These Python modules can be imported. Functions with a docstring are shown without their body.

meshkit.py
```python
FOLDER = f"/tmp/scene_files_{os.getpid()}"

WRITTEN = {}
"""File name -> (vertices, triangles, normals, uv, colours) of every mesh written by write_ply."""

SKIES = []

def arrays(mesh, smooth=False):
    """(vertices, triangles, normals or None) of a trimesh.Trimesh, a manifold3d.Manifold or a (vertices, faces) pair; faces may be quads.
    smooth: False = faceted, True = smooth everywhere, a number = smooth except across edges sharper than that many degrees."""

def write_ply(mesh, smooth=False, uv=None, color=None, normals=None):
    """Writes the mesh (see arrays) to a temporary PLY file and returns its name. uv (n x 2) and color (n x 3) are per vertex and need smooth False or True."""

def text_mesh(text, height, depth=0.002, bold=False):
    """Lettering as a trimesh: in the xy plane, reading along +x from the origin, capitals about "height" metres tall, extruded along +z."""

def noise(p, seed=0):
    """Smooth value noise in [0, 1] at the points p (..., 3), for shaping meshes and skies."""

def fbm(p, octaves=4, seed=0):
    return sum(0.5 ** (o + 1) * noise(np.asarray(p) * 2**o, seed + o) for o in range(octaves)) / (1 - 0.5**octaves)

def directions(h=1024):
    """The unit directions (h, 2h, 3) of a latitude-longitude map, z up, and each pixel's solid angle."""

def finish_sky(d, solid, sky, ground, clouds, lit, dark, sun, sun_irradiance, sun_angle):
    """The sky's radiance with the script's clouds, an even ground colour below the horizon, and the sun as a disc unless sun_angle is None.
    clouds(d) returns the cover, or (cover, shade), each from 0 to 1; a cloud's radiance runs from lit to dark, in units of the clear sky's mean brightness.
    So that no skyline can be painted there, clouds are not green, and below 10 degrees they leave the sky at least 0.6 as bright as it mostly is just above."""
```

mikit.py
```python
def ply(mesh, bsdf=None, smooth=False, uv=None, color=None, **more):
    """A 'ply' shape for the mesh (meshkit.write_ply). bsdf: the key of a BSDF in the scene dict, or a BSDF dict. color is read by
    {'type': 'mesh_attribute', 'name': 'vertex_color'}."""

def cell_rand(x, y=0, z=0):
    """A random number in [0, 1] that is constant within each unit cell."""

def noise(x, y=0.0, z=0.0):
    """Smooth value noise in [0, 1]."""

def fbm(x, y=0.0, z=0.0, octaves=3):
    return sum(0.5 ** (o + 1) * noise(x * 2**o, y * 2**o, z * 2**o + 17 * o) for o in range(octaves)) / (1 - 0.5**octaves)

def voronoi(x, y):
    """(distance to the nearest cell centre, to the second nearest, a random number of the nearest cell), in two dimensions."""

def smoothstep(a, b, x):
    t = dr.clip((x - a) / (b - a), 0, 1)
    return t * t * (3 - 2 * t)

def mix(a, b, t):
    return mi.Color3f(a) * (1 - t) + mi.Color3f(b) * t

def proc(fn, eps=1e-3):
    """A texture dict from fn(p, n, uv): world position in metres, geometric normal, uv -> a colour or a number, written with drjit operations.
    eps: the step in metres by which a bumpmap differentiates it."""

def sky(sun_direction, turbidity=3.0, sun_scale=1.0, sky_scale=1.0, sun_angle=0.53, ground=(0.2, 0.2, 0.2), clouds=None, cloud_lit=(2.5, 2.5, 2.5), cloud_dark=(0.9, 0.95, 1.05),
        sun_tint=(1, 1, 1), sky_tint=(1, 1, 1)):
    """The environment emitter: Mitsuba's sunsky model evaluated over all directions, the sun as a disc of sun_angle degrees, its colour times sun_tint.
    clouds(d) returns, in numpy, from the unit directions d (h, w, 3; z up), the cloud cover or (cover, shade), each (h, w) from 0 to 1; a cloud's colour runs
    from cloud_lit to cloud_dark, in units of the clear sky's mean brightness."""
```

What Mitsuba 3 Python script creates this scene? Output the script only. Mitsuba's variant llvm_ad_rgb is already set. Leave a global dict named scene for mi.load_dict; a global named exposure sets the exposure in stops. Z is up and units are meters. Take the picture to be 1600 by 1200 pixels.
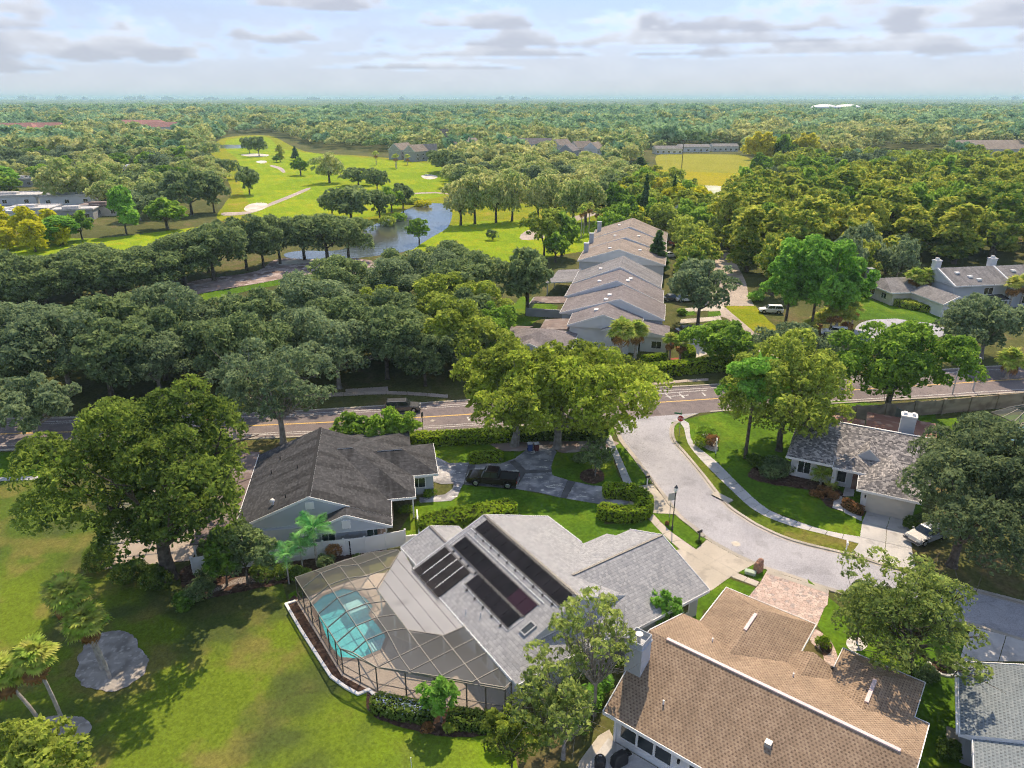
import math, random
import numpy as np, trimesh, mitsuba as mi, drjit as dr, mikit, meshkit
import manifold3d as m3
from shapely.geometry import Polygon, Point, LineString
from shapely import affinity
from shapely.ops import unary_union
T = mi.ScalarTransform4f
PI = math.pi
scene, labels = {}, {}
# ------------------------------------------------------------------ camera, sky, exposure
CAM_H, FOCAL, PITCH = 40.0, 1101.0, math.atan(448 / 1101.0)
fwd = np.array([0, math.cos(PITCH), -math.sin(PITCH)])
scene['camera'] = dict(type='perspective', fov=2 * math.degrees(math.atan(800 / FOCAL)), fov_axis='x', near_clip=0.5, far_clip=60000.0,
                       to_world=T().look_at(origin=[0, 0, CAM_H], target=(np.array([0, 0, CAM_H]) + fwd).tolist(), up=[0, 0, 1]))
exposure = 2.72
SUN_AZ, SUN_EL = math.radians(13), math.radians(51)
SUN = [math.sin(SUN_AZ) * math.cos(SUN_EL), math.cos(SUN_AZ) * math.cos(SUN_EL), math.sin(SUN_EL)]
def ss_np(x): x = np.clip(x, 0, 1); return x * x * (3 - 2 * x)
def clouds(d):
    az, el = np.degrees(np.arctan2(d[..., 0], d[..., 1])), np.degrees(np.arcsin(np.clip(d[..., 2], -1, 1)))
    e = np.maximum(el, 0.02)
    q = np.stack([az / 2.4, e / .85, az * 0], -1)
    n = meshkit.fbm(q, 4, seed=5)
    q2 = np.stack([az / 14, e / 2.6, az * 0 + 3], -1)
    big = meshkit.fbm(q2, 3, seed=12)
    cover, shade = np.zeros_like(az), np.zeros_like(az)
    # cumulus banks: azimuth, base elevation, half width, height (degrees)
    banks = [(-13.5, 5.9, 9.5, 1.9), (-3.5, 4.9, 7, 1.8), (-16.5, 3.8, 4.2, 1.7), (-35, 4.1, 8, 1.9), (-28, 2.6, 11, 2.2), (-37, 1.6, 6, 1.1), (-22.5, 2.5, 3.5, .9), (20, 4.5, 10, 2.3), (31, 4.2, 11, 2.2), (10, 3.6, 16, 1.7), (25, 2.9, 15, 1.7),
             (6, 7.2, 9, 1.0), (36, 3.3, 8, 1.0), (-6, 2.0, 6, .6), (36, 6.5, 8, 1.6), (-2, 2.9, 9, .9), (60, 6, 12, 2), (-60, 6, 12, 2), (85, 4, 10, 2), (-90, 5, 14, 2), (120, 7, 16, 2), (-130, 6, 14, 2), (170, 7, 15, 2)]
    for a, b, w, h in banks:
        da = (az - a + 180) % 360 - 180
        x, y = da / (w * 1.25), (el - b) / (h * 1.25)
        edge = (n - .5) * 1.9
        up = 1 - np.abs(x) ** 1.6 - np.where(y > 0, y * 1.0, -y * 5.0) + edge
        c = ss_np(up * 1.25 + .12)
        cover = np.maximum(cover, c * .9)
        shade = np.where(c > .05, np.maximum(shade, np.clip(.92 - y * 1.15 + (n - .5) * 1.3, .12, 1) * c), shade)
    over = np.clip((big - .40) * 3.2, 0, 1) * np.clip((el - 8) / 6, 0, 1) * .9  # overhead cloud out of view, added extra bright as fill light for the shadows
    veil = np.clip(1 - el / 9.0, 0, 1) ** .7 * .92 + .08 * np.clip((big - .30) * 2.5, 0, 1)
    cov = np.maximum(np.maximum(cover, over), veil * (1 - cover))
    low = np.clip(1 - (el - 9) / 6, 0, 1)
    wv = np.clip(cover * 2.5, 0, 1)
    return cov, np.clip(shade * wv + (.66 + .25 * (n - .5)) * (1 - wv) * low + .08 * (1 - low), 0, 1)
scene['sky'] = mikit.sky(SUN, turbidity=3.0, sky_scale=.62, sun_scale=.62, clouds=clouds, cloud_lit=(2.9, 2.92, 3.0), cloud_dark=(1.60, 1.64, 1.84), sun_tint=(1.0, .97, .92), sky_tint=(.80, .90, 1.08))
HAZE = 0.00014
if HAZE:
    scene['haze_air'] = dict(type='homogeneous', albedo={'type': 'rgb', 'value': [.58, .84, 1.0]}, sigma_t=HAZE)
    scene['haze'] = dict(type='cube', to_world=T().translate([0, 8000, 35]).scale([16800, 16800, 37.6]), bsdf={'type': 'null'}, interior={'type': 'ref', 'id': 'haze_air'})
    scene['camera']['medium'] = {'type': 'ref', 'id': 'haze_air'}
    labels['haze'] = dict(label='thin bluish haze over the far woods', kind='stuff')

# ------------------------------------------------------------------ helpers
def at(px, py, z=0.0):
    """the place in the world that shows at this pixel of the 1600 x 1200 photograph, at height z"""
    a, b = (px - 800) / FOCAL, (py - 600) / FOCAL
    d = np.array([a, math.cos(PITCH) - b * math.sin(PITCH), -math.sin(PITCH) - b * math.cos(PITCH)])
    return np.array([0, 0, CAM_H]) + d * ((z - CAM_H) / d[2])
def g2(pts, z=0.0): return np.array([at(x, y, z)[:2] for x, y in pts])
def height(px, py, pytop):
    return CAM_H - at(px, py)[1] * math.tan(math.atan((pytop - 600) / FOCAL) + PITCH)
used = {}
def key_for(name):
    n = used.get(name, 0); used[name] = n + 1
    return name if n == 0 else f'{name}_{n:03d}'
def tag(k, label=None, cat=None, group=None, kind=None, category=None):
    cat = cat or category; d = labels.setdefault(k, {})
    for a, b in (('label', label), ('category', cat), ('group', group), ('kind', kind)):
        if b: d[a] = b
    return k
def thing(name, label, cat, group=None): return tag(key_for(name), label, cat, group)
def ent(name, mesh, bsdf, parent=None, smooth=False, **lab):
    k = key_for(f'{parent}__{name}' if parent else name)
    if isinstance(mesh, m3.Manifold) or isinstance(mesh, tuple) or isinstance(mesh, trimesh.Trimesh):
        scene[k] = mikit.ply(mesh, bsdf, smooth=smooth)
    else:
        scene[k] = dict(mesh)
    if lab: tag(k, **lab)
    return k
def place(name, shape, M, parent=None):
    k = key_for(f'{parent}__{name}' if parent else name)
    scene[k] = {**shape, 'to_world': M}
    return k
def inst(k, group, M): scene[k] = {'type': 'instance', 'shapegroup': {'type': 'ref', 'id': group}, 'to_world': M}; return k
def cat(ms): return trimesh.util.concatenate([m for m in ms])
def smooth_curve(pts, n=6, closed=False):
    p = np.asarray(pts, float); N = len(p)
    if N < 3: return p
    out, idx = [], range(N if closed else N - 1)
    for i in idx:
        a, b, c, d = (p[(i + o) % N] if closed else p[min(max(i + o, 0), N - 1)] for o in (-1, 0, 1, 2))
        for t in np.arange(n) / n:
            out.append(.5 * (2 * b + (c - a) * t + (2 * a - 5 * b + 4 * c - d) * t * t + (3 * b - a - 3 * c + d) * t ** 3))
    if not closed: out.append(p[-1])
    return np.array(out)
def tri(poly):
    v, f = trimesh.creation.triangulate_polygon(poly, engine='earcut')
    return v, f
def polys(g): return [q for q in getattr(g, 'geoms', [g]) if q.geom_type == 'Polygon' and q.area > 1e-6]
def sheet_mesh(poly, z):
    ms = []
    for q in polys(poly.buffer(0)):
        v, f = tri(q)
        a, b, c = v[f[:, 0]], v[f[:, 1]], v[f[:, 2]]
        w = (b[:, 0] - a[:, 0]) * (c[:, 1] - a[:, 1]) - (b[:, 1] - a[:, 1]) * (c[:, 0] - a[:, 0])
        f = np.where(w[:, None] < 0, f[:, ::-1], f)
        ms.append(trimesh.Trimesh(np.column_stack([v, np.full(len(v), z)]), f, process=False))
    return cat(ms)
def slab_mesh(poly, z0, z1):
    ms = [trimesh.creation.extrude_polygon(q, z1 - z0, engine='earcut') for q in polys(poly.buffer(0))]
    m = cat(ms); m.apply_translation([0, 0, z0]); return m
def pg(pts, n=0, z=0.0):
    w = g2(pts, z)
    return Polygon(smooth_curve(w, n, True) if n else w).buffer(0)
def sheet(name, poly, z, bsdf, parent=None, **lab): return ent(name, sheet_mesh(poly, z), bsdf, parent, **lab)
def box(x0, x1, y0, y1, z0, z1):
    m = trimesh.creation.box((x1 - x0, y1 - y0, z1 - z0)); m.apply_translation([(x0 + x1) / 2, (y0 + y1) / 2, (z0 + z1) / 2]); return m
def rbox(x, y, z, r=.03, seg=8):
    """a box of this size about the origin with rounded edges"""
    s = m3.Manifold.sphere(r, seg)
    return m3.Manifold.batch_hull([s.translate((a * (x / 2 - r), b * (y / 2 - r), c * (z / 2 - r))) for a in (-1, 1) for b in (-1, 1) for c in (-1, 1)])
def tm(man):
    m = man.to_mesh(); return trimesh.Trimesh(m.vert_properties[:, :3], m.tri_verts, process=False)
def beam(p0, p1, w, h, up=(0, 0, 1)):
    p0, p1 = np.asarray(p0, float), np.asarray(p1, float)
    d = p1 - p0; L = np.linalg.norm(d); d /= L
    s = np.cross(d, up); n = np.linalg.norm(s)
    s = np.array([1, 0, 0.]) if n < 1e-6 else s / n
    u = np.cross(s, d)
    v = [p + s * a * w / 2 + u * b * h / 2 for p in (p0, p1) for a, b in ((-1, -1), (1, -1), (1, 1), (-1, 1))]
    f = [[0, 1, 2], [0, 2, 3], [4, 6, 5], [4, 7, 6]] + [t for i in range(4) for t in ([i, (i + 4), (i + 1) % 4 + 4], [i, (i + 1) % 4 + 4, (i + 1) % 4])]
    m = trimesh.Trimesh(np.array(v), np.array(f), process=False)
    if m.volume < 0: m.invert()
    return m
def prism(pts, off):
    """polygon in space extruded by a vector"""
    p = np.asarray(pts, float); off = np.asarray(off, float)
    n = sum(np.cross(p[i] - p[0], p[i + 1] - p[0]) for i in range(1, len(p) - 1)); n = n / np.linalg.norm(n)
    e = p[1] - p[0]; e = e / np.linalg.norm(e); s = np.cross(n, e)
    q = np.column_stack([(p - p[0]) @ e, (p - p[0]) @ s])
    v, f = tri(Polygon(q))
    V = p[0] + v[:, :1] * e + v[:, 1:] * s
    N = len(V)
    tri2 = [f, f[:, ::-1] + N]
    # sides along the outline, by position
    ring = [int(np.argmin(np.linalg.norm(v - r, axis=1))) for r in q]
    sd = []
    for i in range(len(ring)):
        a, b = ring[i], ring[(i + 1) % len(ring)]
        sd += [[a, b, b + N], [a, b + N, a + N]]
    m = trimesh.Trimesh(np.vstack([V, V + off]), np.vstack(tri2 + [np.array(sd)]), process=False)
    m.fix_normals(); return m
def tube(path, radii, sides=6, cap=True):
    p = np.asarray(path, float); r = np.broadcast_to(radii, (len(p),)); t = np.gradient(p, axis=0); t /= np.linalg.norm(t, axis=1, keepdims=True) + 1e-9
    a = np.cross(t, np.where(np.abs(t[:, 2:]) < .9, [0, 0, 1.], [1., 0, 0])); a /= np.linalg.norm(a, axis=1, keepdims=True) + 1e-9
    b = np.cross(t, a); ang = np.arange(sides) * 2 * PI / sides
    v = (p[:, None] + r[:, None, None] * (np.cos(ang)[None, :, None] * a[:, None] + np.sin(ang)[None, :, None] * b[:, None])).reshape(-1, 3)
    i, j = np.meshgrid(np.arange(len(p) - 1), np.arange(sides), indexing='ij')
    A, B, C, D = i * sides + j, i * sides + (j + 1) % sides, (i + 1) * sides + (j + 1) % sides, (i + 1) * sides + j
    f = np.vstack([np.stack([A, B, C], -1).reshape(-1, 3), np.stack([A, C, D], -1).reshape(-1, 3)])
    if cap:
        v = np.vstack([v, p[0], p[-1]]); n = len(v); k = np.arange(sides)
        f = np.vstack([f, np.stack([np.full(sides, n - 2), (k + 1) % sides, k], 1), np.stack([np.full(sides, n - 1), (len(p) - 1) * sides + k, (len(p) - 1) * sides + (k + 1) % sides], 1)])
    return trimesh.Trimesh(v, f, process=False)
def cyl(r, z0, z1, x=0, y=0, seg=12):
    m = trimesh.creation.cylinder(r, z1 - z0, sections=seg); m.apply_translation([x, y, (z0 + z1) / 2]); return m
class Fr:
    """a local frame: u along the heading th (degrees from east), v to the right of it"""
    def __init__(s, th, o=(0, 0)): t = math.radians(th); s.u = np.array([math.cos(t), math.sin(t), 0]); s.v = np.array([math.sin(t), -math.cos(t), 0]); s.o = np.array([*o, 0.]); s.th = th
    def __call__(s, u, v, z=0.0): return s.o + s.u * u + s.v * v + np.array([0, 0, z])
    def inv(s, p): q = np.array(p)[:3] - s.o if len(p) > 2 else np.array([*p, 0]) - s.o; return float(q @ s.u), float(q @ s.v)
    def box(s, u0, u1, v0, v1, z0, z1):
        return tm(m3.Manifold.hull_points([s(a, b, c).tolist() for a in (u0, u1) for b in (v0, v1) for c in (z0, z1)]))
    def roof(s, u0, u1, v0, v1, ze, zr, axis='u', h0=0., h1=0., rid=None, t=.2, ze2=None):
        """hull of an eave rectangle and a ridge: gable when h0 = h1 = 0, else hipped by that length at each end"""
        ze2 = ze if ze2 is None else ze2
        pts = []
        for a in (u0, u1):
            for b in (v0, v1):
                z = (ze2 if b == v1 else ze) if axis == 'u' else (ze2 if a == u1 else ze)
                pts += [s(a, b, z), s(a, b, z - t)]
        if axis == 'u':
            r = (v0 + v1) / 2 if rid is None else rid; pts += [s(u0 + h0, r, zr), s(u1 - h1, r, zr)]
        else:
            r = (u0 + u1) / 2 if rid is None else rid; pts += [s(r, v0 + h0, zr), s(r, v1 - h1, zr)]
        return m3.Manifold.hull_points([p.tolist() for p in pts])

# ------------------------------------------------------------------ materials
nz, fb, ss, mixc = mikit.noise, mikit.fbm, mikit.smoothstep, mikit.mix
def rgb(c): return {'type': 'rgb', 'value': [float(x) for x in c]}
def mat(name, col, rough=.7, spec=.4, metallic=0., bump=None, bscale=.01, twosided=True, **kw):
    b = {'type': 'principled', 'base_color': mikit.proc(col) if callable(col) else rgb(col), 'roughness': rough, 'specular': spec, 'metallic': metallic, **kw}
    if bump: b = {'type': 'bumpmap', 'tex': mikit.proc(bump, eps=.02), 'scale': bscale, 'bsdf': b}
    scene[name] = {'type': 'twosided', 'bsdf': b} if twosided else b
    return name
def dif(name, col):
    scene[name] = {'type': 'twosided', 'bsdf': {'type': 'diffuse', 'reflectance': mikit.proc(col) if callable(col) else rgb(col)}}; return name
def vary(c1, c2, s, o=3, c3=None, s3=1., lo=.25, hi=.75):
    def fn(p, n, uv):
        c = mixc(c1, c2, ss(lo, hi, fb(p.x * s, p.y * s, p.z * s, o)))
        if c3 is not None: c = mixc(c, c3, ss(.5, .8, fb(p.x * s3 + 31, p.y * s3, p.z * s3, 2)))
        return c
    return fn
def grass(c1, c2, c3, dry=.5, mow=0.):
    def fn(p, n, uv):
        a = fb(p.x * .09, p.y * .09, 3., 3); b = fb(p.x * .55 + 9, p.y * .55, 1., 3); f = fb(p.x * 4.5, p.y * 4.5, 0., 3)
        c = mixc(c1, c2, ss(.3, .7, a * .6 + b * .4)); c = mixc(c, c3, ss(.52, .78, b * .6 + a * .4) * dry)
        return c * (.58 + .84 * f) * (.93 + .14 * mow * ss(-.2, .2, dr.sin(p.x * 1.15 + p.y * .45 + 1.5 * nz(p.x * .05, p.y * .05, 2.))))
    return fn
def gbump(p, n, uv): return fb(p.x * 5, p.y * 5, 0., 3)
mat('m_ground', grass((.075, .085, .028), (.105, .115, .034), (.15, .115, .06), .8), .95, .1)
def field_fn(p, n, uv):
    a = fb(p.x * .07, p.y * .07, 3., 3); b = fb(p.x * .33 + 9, p.y * .33, 1., 4); f = fb(p.x * 5.5, p.y * 5.5, 0., 3); g = nz(p.x * 14, p.y * 14, 2.)
    c = mixc((.070, .112, .018), (.118, .172, .016), ss(.35, .65, a))
    c = mixc(c, (.185, .155, .05), ss(.46, .72, b) * .7 * ss(.25, .6, a + .1))
    c = mixc(c, (.058, .078, .026), ss(.5, .75, fb(p.x * .2 + 40, p.y * .2, 7., 3)) * .8)
    # the mown lawn close to the camera is lusher and yellower towards the houses' side
    c = mixc(c, (.155, .260, .010), ss(-14., 2., p.x + (36. - p.y) * .35) * ss(.25, .6, b + .12) * .85)
    return c * (.55 + .62 * f + .28 * g)
mat('m_field', field_fn, .95, .08, bump=gbump, bscale=.06)
mat('m_lawn', grass((.062, .135, .010), (.105, .19, .010), (.15, .185, .02), .6, .8), .95, .1, bump=gbump, bscale=.05)
mat('m_verge', grass((.09, .14, .014), (.14, .165, .02), (.21, .17, .06), .9), .95, .1)
mat('m_fairway', grass((.175, .270, .012), (.245, .325, .014), (.34, .29, .02), .6, .4), .95, .05)
mat('m_rough', grass((.19, .235, .012), (.27, .27, .018), (.32, .23, .05), .7), .95, .05)
mat('m_drygrass', grass((.25, .255, .03), (.31, .29, .04), (.22, .25, .03), .7), .95, .05)
mat('m_reeds', grass((.30, .28, .012), (.36, .30, .02), (.2, .22, .015), .6), .95, .05)
mat('m_sand', vary((.60, .57, .50), (.46, .42, .35), .5, 4), .95, .1)
mat('m_mulch', vary((.10, .06, .045), (.045, .028, .022), 3.5, 3, (.16, .11, .085), 6.), .95, .1, bump=lambda p, n, uv: fb(p.x * 7, p.y * 7, 0., 3), bscale=.08)
mat('m_litter', vary((.34, .27, .25), (.17, .125, .11), .35, 4, (.46, .40, .385), .8), .95, .1)
mat('m_ashbed', vary((.36, .335, .31), (.22, .205, .19), 1.6, 4, (.46, .43, .40), 4.), .95, .1, bump=lambda p, n, uv: fb(p.x * 4, p.y * 4, 0., 3), bscale=.1)
def asphalt(c1, c2):
    def fn(p, n, uv):
        a = fb(p.x * .25, p.y * .25, 0., 3); f = nz(p.x * 16, p.y * 16, 0.); st = fb(p.x * 1.7, p.y * 1.7, 5., 3)
        w, w2, r = mikit.voronoi(p.x * .22 + 1.5 * nz(p.x * .8, p.y * .8, 1.), p.y * .22 + 1.5 * nz(p.x * .8, p.y * .8, 8.))
        crack = (1 - ss(.006, .022, w2 - w)) * ss(.45, .6, nz(p.x * .15, p.y * .15, 4.))
        stain = ss(.60, .80, fb(p.x * .7 + 4, p.y * .7, 9., 3))
        return mixc(c1, c2, ss(.3, .7, a * .7 + st * .3)) * (.84 + .32 * f) * (1 - .38 * crack) * (1 - .16 * stain)
    return fn
mat('m_street', asphalt((.315, .318, .355), (.385, .388, .425)), .9, .2)
mat('m_mainroad', asphalt((.165, .142, .148), (.215, .185, .182)), .9, .2)
mat('m_patch', asphalt((.13, .105, .105), (.16, .135, .13)), .9, .2)
mat('m_path', asphalt((.34, .29, .25), (.42, .36, .31)), .9, .2)
mat('m_paint', vary((.55, .55, .54), (.34, .33, .33), 1.5, 4), .7)
mat('m_yellow', vary((.62, .38, .10), (.5, .33, .13), 2.), .7)
def conc(c1, c2):
    def fn(p, n, uv):
        a = fb(p.x * .5, p.y * .5, p.z * .5, 4); f = nz(p.x * 11, p.y * 11, p.z * 11); d = ss(.62, .8, fb(p.x * .9 + 20, p.y * .9, 2., 3))
        return mixc(c1, c2, ss(.3, .7, a)) * (.92 + .16 * f) * (1 - .22 * d)
    return fn
mat('m_concrete', conc((.41, .375, .32), (.48, .44, .38)), .85, .3)
mat('m_concrete_grey', conc((.42, .42, .425), (.50, .495, .49)), .85, .3)
mat('m_curb', conc((.33, .31, .27), (.42, .385, .335)), .85, .3)
def stamped(p, n, uv):
    a = fb(p.x * .8, p.y * .8, 0., 4); w, w2, r = mikit.voronoi(p.x * 1.1, p.y * 1.1)
    c = mixc((.17, .175, .20), (.36, .36, .385), ss(.35, .7, a)); c = mixc(c, (.62, .60, .57), ss(.66, .78, fb(p.x * 1.5 + 7, p.y * 3.2, 4., 4)))
    return c * (.85 + .3 * r)
mat('m_stamped', stamped, .6, .4)
mat('m_stampband', vary((.085, .085, .095), (.13, .13, .14), 1.2), .7, .3)
def pavers(p, n, uv):
    x, y = p.x * .857 + p.y * .515, p.y * .857 - p.x * .515
    w, w2, r = mikit.voronoi(x * 3.3, y * 3.3)
    j = ss(.03, .10, w2 - w)
    c = mixc((.42, .31, .27), (.56, .46, .41), r); c = mixc(c, (.34, .29, .28), ss(.75, .95, mikit.cell_rand(dr.floor(r * 97), 3.)))
    return c * (.55 + .45 * j) * (.9 + .2 * nz(p.x * 9, p.y * 9, 0.))
mat('m_pavers', pavers, .85, .3)
def slope_uv(p, n):
    l = dr.maximum(dr.sqrt(n.x * n.x + n.y * n.y), 1e-4)
    ex, ey = -n.y / l, n.x / l
    return p.x * ex + p.y * ey, p.z / l          # along the eave, up the slope
def shingle(base, dark, light, tab=.34, course=.24, gap=.6, mott=.5, streak=0., shadow_dash=0., trim=(.62, .64, .66)):
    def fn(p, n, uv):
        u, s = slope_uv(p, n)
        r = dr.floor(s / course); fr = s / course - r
        off = (r - 2 * dr.floor(r / 2)) * tab * .5 if shadow_dash else mikit.cell_rand(r, 7.) * tab * 2
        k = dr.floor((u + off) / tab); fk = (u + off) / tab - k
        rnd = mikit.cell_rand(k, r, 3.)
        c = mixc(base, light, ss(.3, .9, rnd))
        if shadow_dash: c = mixc(c, dark, shadow_dash * (1 - ss(.40, .55, fk)) * (1 - ss(.50, .66, fr)) * (.55 + .45 * mikit.cell_rand(k, r, 9.)))  # shadow gaps between the tabs, painted in as staggered dark dashes
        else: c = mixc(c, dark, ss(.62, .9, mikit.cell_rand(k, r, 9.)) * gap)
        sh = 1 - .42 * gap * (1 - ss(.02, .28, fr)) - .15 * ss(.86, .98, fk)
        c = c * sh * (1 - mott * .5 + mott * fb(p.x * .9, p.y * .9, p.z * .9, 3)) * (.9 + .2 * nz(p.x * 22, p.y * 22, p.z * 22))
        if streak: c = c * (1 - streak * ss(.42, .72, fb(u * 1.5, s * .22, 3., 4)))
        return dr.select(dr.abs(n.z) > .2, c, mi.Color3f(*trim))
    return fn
mat('m_roof_grey', shingle((.30, .31, .33), (.22, .23, .25), (.36, .37, .385), tab=.22, course=.27, gap=.62, mott=.16), .9, .2)
mat('m_roof_char', shingle((.052, .054, .060), (.030, .031, .035), (.080, .082, .089), tab=.3, course=.2, gap=.25, mott=.4, streak=.42), .9, .2)
mat('m_roof_brown', shingle((.29, .215, .152), (.095, .066, .05), (.345, .26, .188), tab=.25, course=.2, gap=.2, mott=.35, streak=.12, shadow_dash=.8), .9, .2)
mat('m_roof_speck', shingle((.175, .17, .178), (.075, .075, .085), (.40, .38, .375), tab=.26, course=.2, gap=.75, mott=.5), .9, .2)
mat('m_roof_blue', shingle((.19, .225, .25), (.055, .07, .08), (.22, .255, .28), tab=.27, course=.21, gap=.25, mott=.35, shadow_dash=.7), .9, .2)
mat('m_roof_mauve', shingle((.19, .172, .178), (.13, .115, .12), (.235, .215, .22), gap=.3, mott=.4, streak=.2), .9, .2)
mat('m_roof_tan', shingle((.255, .215, .185), (.185, .15, .13), (.31, .265, .23), gap=.3, mott=.4, streak=.2), .9, .2)
mat('m_roof_lightgrey', shingle((.20, .197, .204), (.14, .138, .145), (.25, .245, .25), gap=.3, mott=.4, streak=.2), .9, .2)
mat('m_roof_red', shingle((.36, .17, .15), (.26, .11, .1), (.42, .22, .19), gap=.3), .9, .2)
mat('m_white', vary((.78, .78, .77), (.68, .68, .68), .7), .55, .4)
mat('m_trim', (.72, .73, .74), .5, .4)
mat('m_wall_blue', vary((.47, .50, .54), (.42, .45, .49), .6), .8, .3)
mat('m_wall_white', vary((.66, .67, .68), (.58, .59, .60), .6), .8, .3)
mat('m_wall_cream', vary((.62, .58, .52), (.52, .49, .44), .6), .8, .3)
mat('m_wall_grey', vary((.36, .37, .40), (.30, .31, .34), .6), .8, .3)
mat('m_stone', vary((.42, .30, .22), (.28, .19, .14), 3., 3, (.5, .4, .32), 5.), .9, .2)
mat('m_lanai', vary((.275, .285, .305), (.24, .25, .268), .35, 3, (.205, .21, .228), .9), .6, .4)
mat('m_rustroof', vary((.27, .14, .10), (.20, .10, .075), .5, 3, (.33, .22, .17), 1.1), .8, .3)
mat('m_patioroof', vary((.20, .155, .14), (.14, .105, .098), .5, 4, (.25, .22, .21), 1.3), .8, .3)
mat('m_glass', (.025, .032, .035), .06, .9)
mat('m_glass_green', (.04, .07, .065), .08, .8)
mat('m_bronze', (.10, .09, .08), .5, .5)
mat('m_alu', (.19, .18, .165), .45, .5)
def solar(p, n, uv):
    u, s = slope_uv(p, n)
    return mixc((.010, .011, .016), (.019, .019, .026), ss(.3, .7, fb(u * .8, s * .3, 1., 3))) * (1 - .35 * ss(.55, 1., dr.abs(dr.sin(u * 42.))))
mat('m_solar', solar, .75, .08)
mat('m_solar_purple', (.028, .013, .027), .7, .1)
mat('m_black', (.02, .02, .022), .5, .4)
mat('m_darkmetal', (.06, .06, .065), .45, .5)
mat('m_pool', vary((.02, .52, .60), (.05, .62, .68), .5, 2), .5, .4)
mat('m_poolstep', (.30, .66, .70), .5, .4)
mat('m_coping', (.20, .16, .145), .7)
mat('m_deck', vary((.44, .375, .315), (.50, .43, .365), .6), .8, .3)
mat('m_bluepool', vary((.12, .32, .50), (.2, .42, .6), .5, 2), .1, .8)
scene['m_water'] = {'type': 'blendbsdf', 'weight': .10, 'a': {'type': 'null'}, 'b': {'type': 'twosided', 'bsdf': {'type': 'principled', 'base_color': rgb((.4, .7, .75)), 'roughness': .1, 'specular': 1.}}}
scene['m_screen'] = {'type': 'blendbsdf', 'weight': .27, 'a': {'type': 'null'}, 'b': {'type': 'twosided', 'bsdf': {'type': 'diffuse', 'reflectance': rgb((.25, .255, .25))}}}
scene['m_screen_dark'] = {'type': 'blendbsdf', 'weight': .38, 'a': {'type': 'null'}, 'b': {'type': 'twosided', 'bsdf': {'type': 'diffuse', 'reflectance': rgb((.06, .05, .045))}}}
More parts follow.
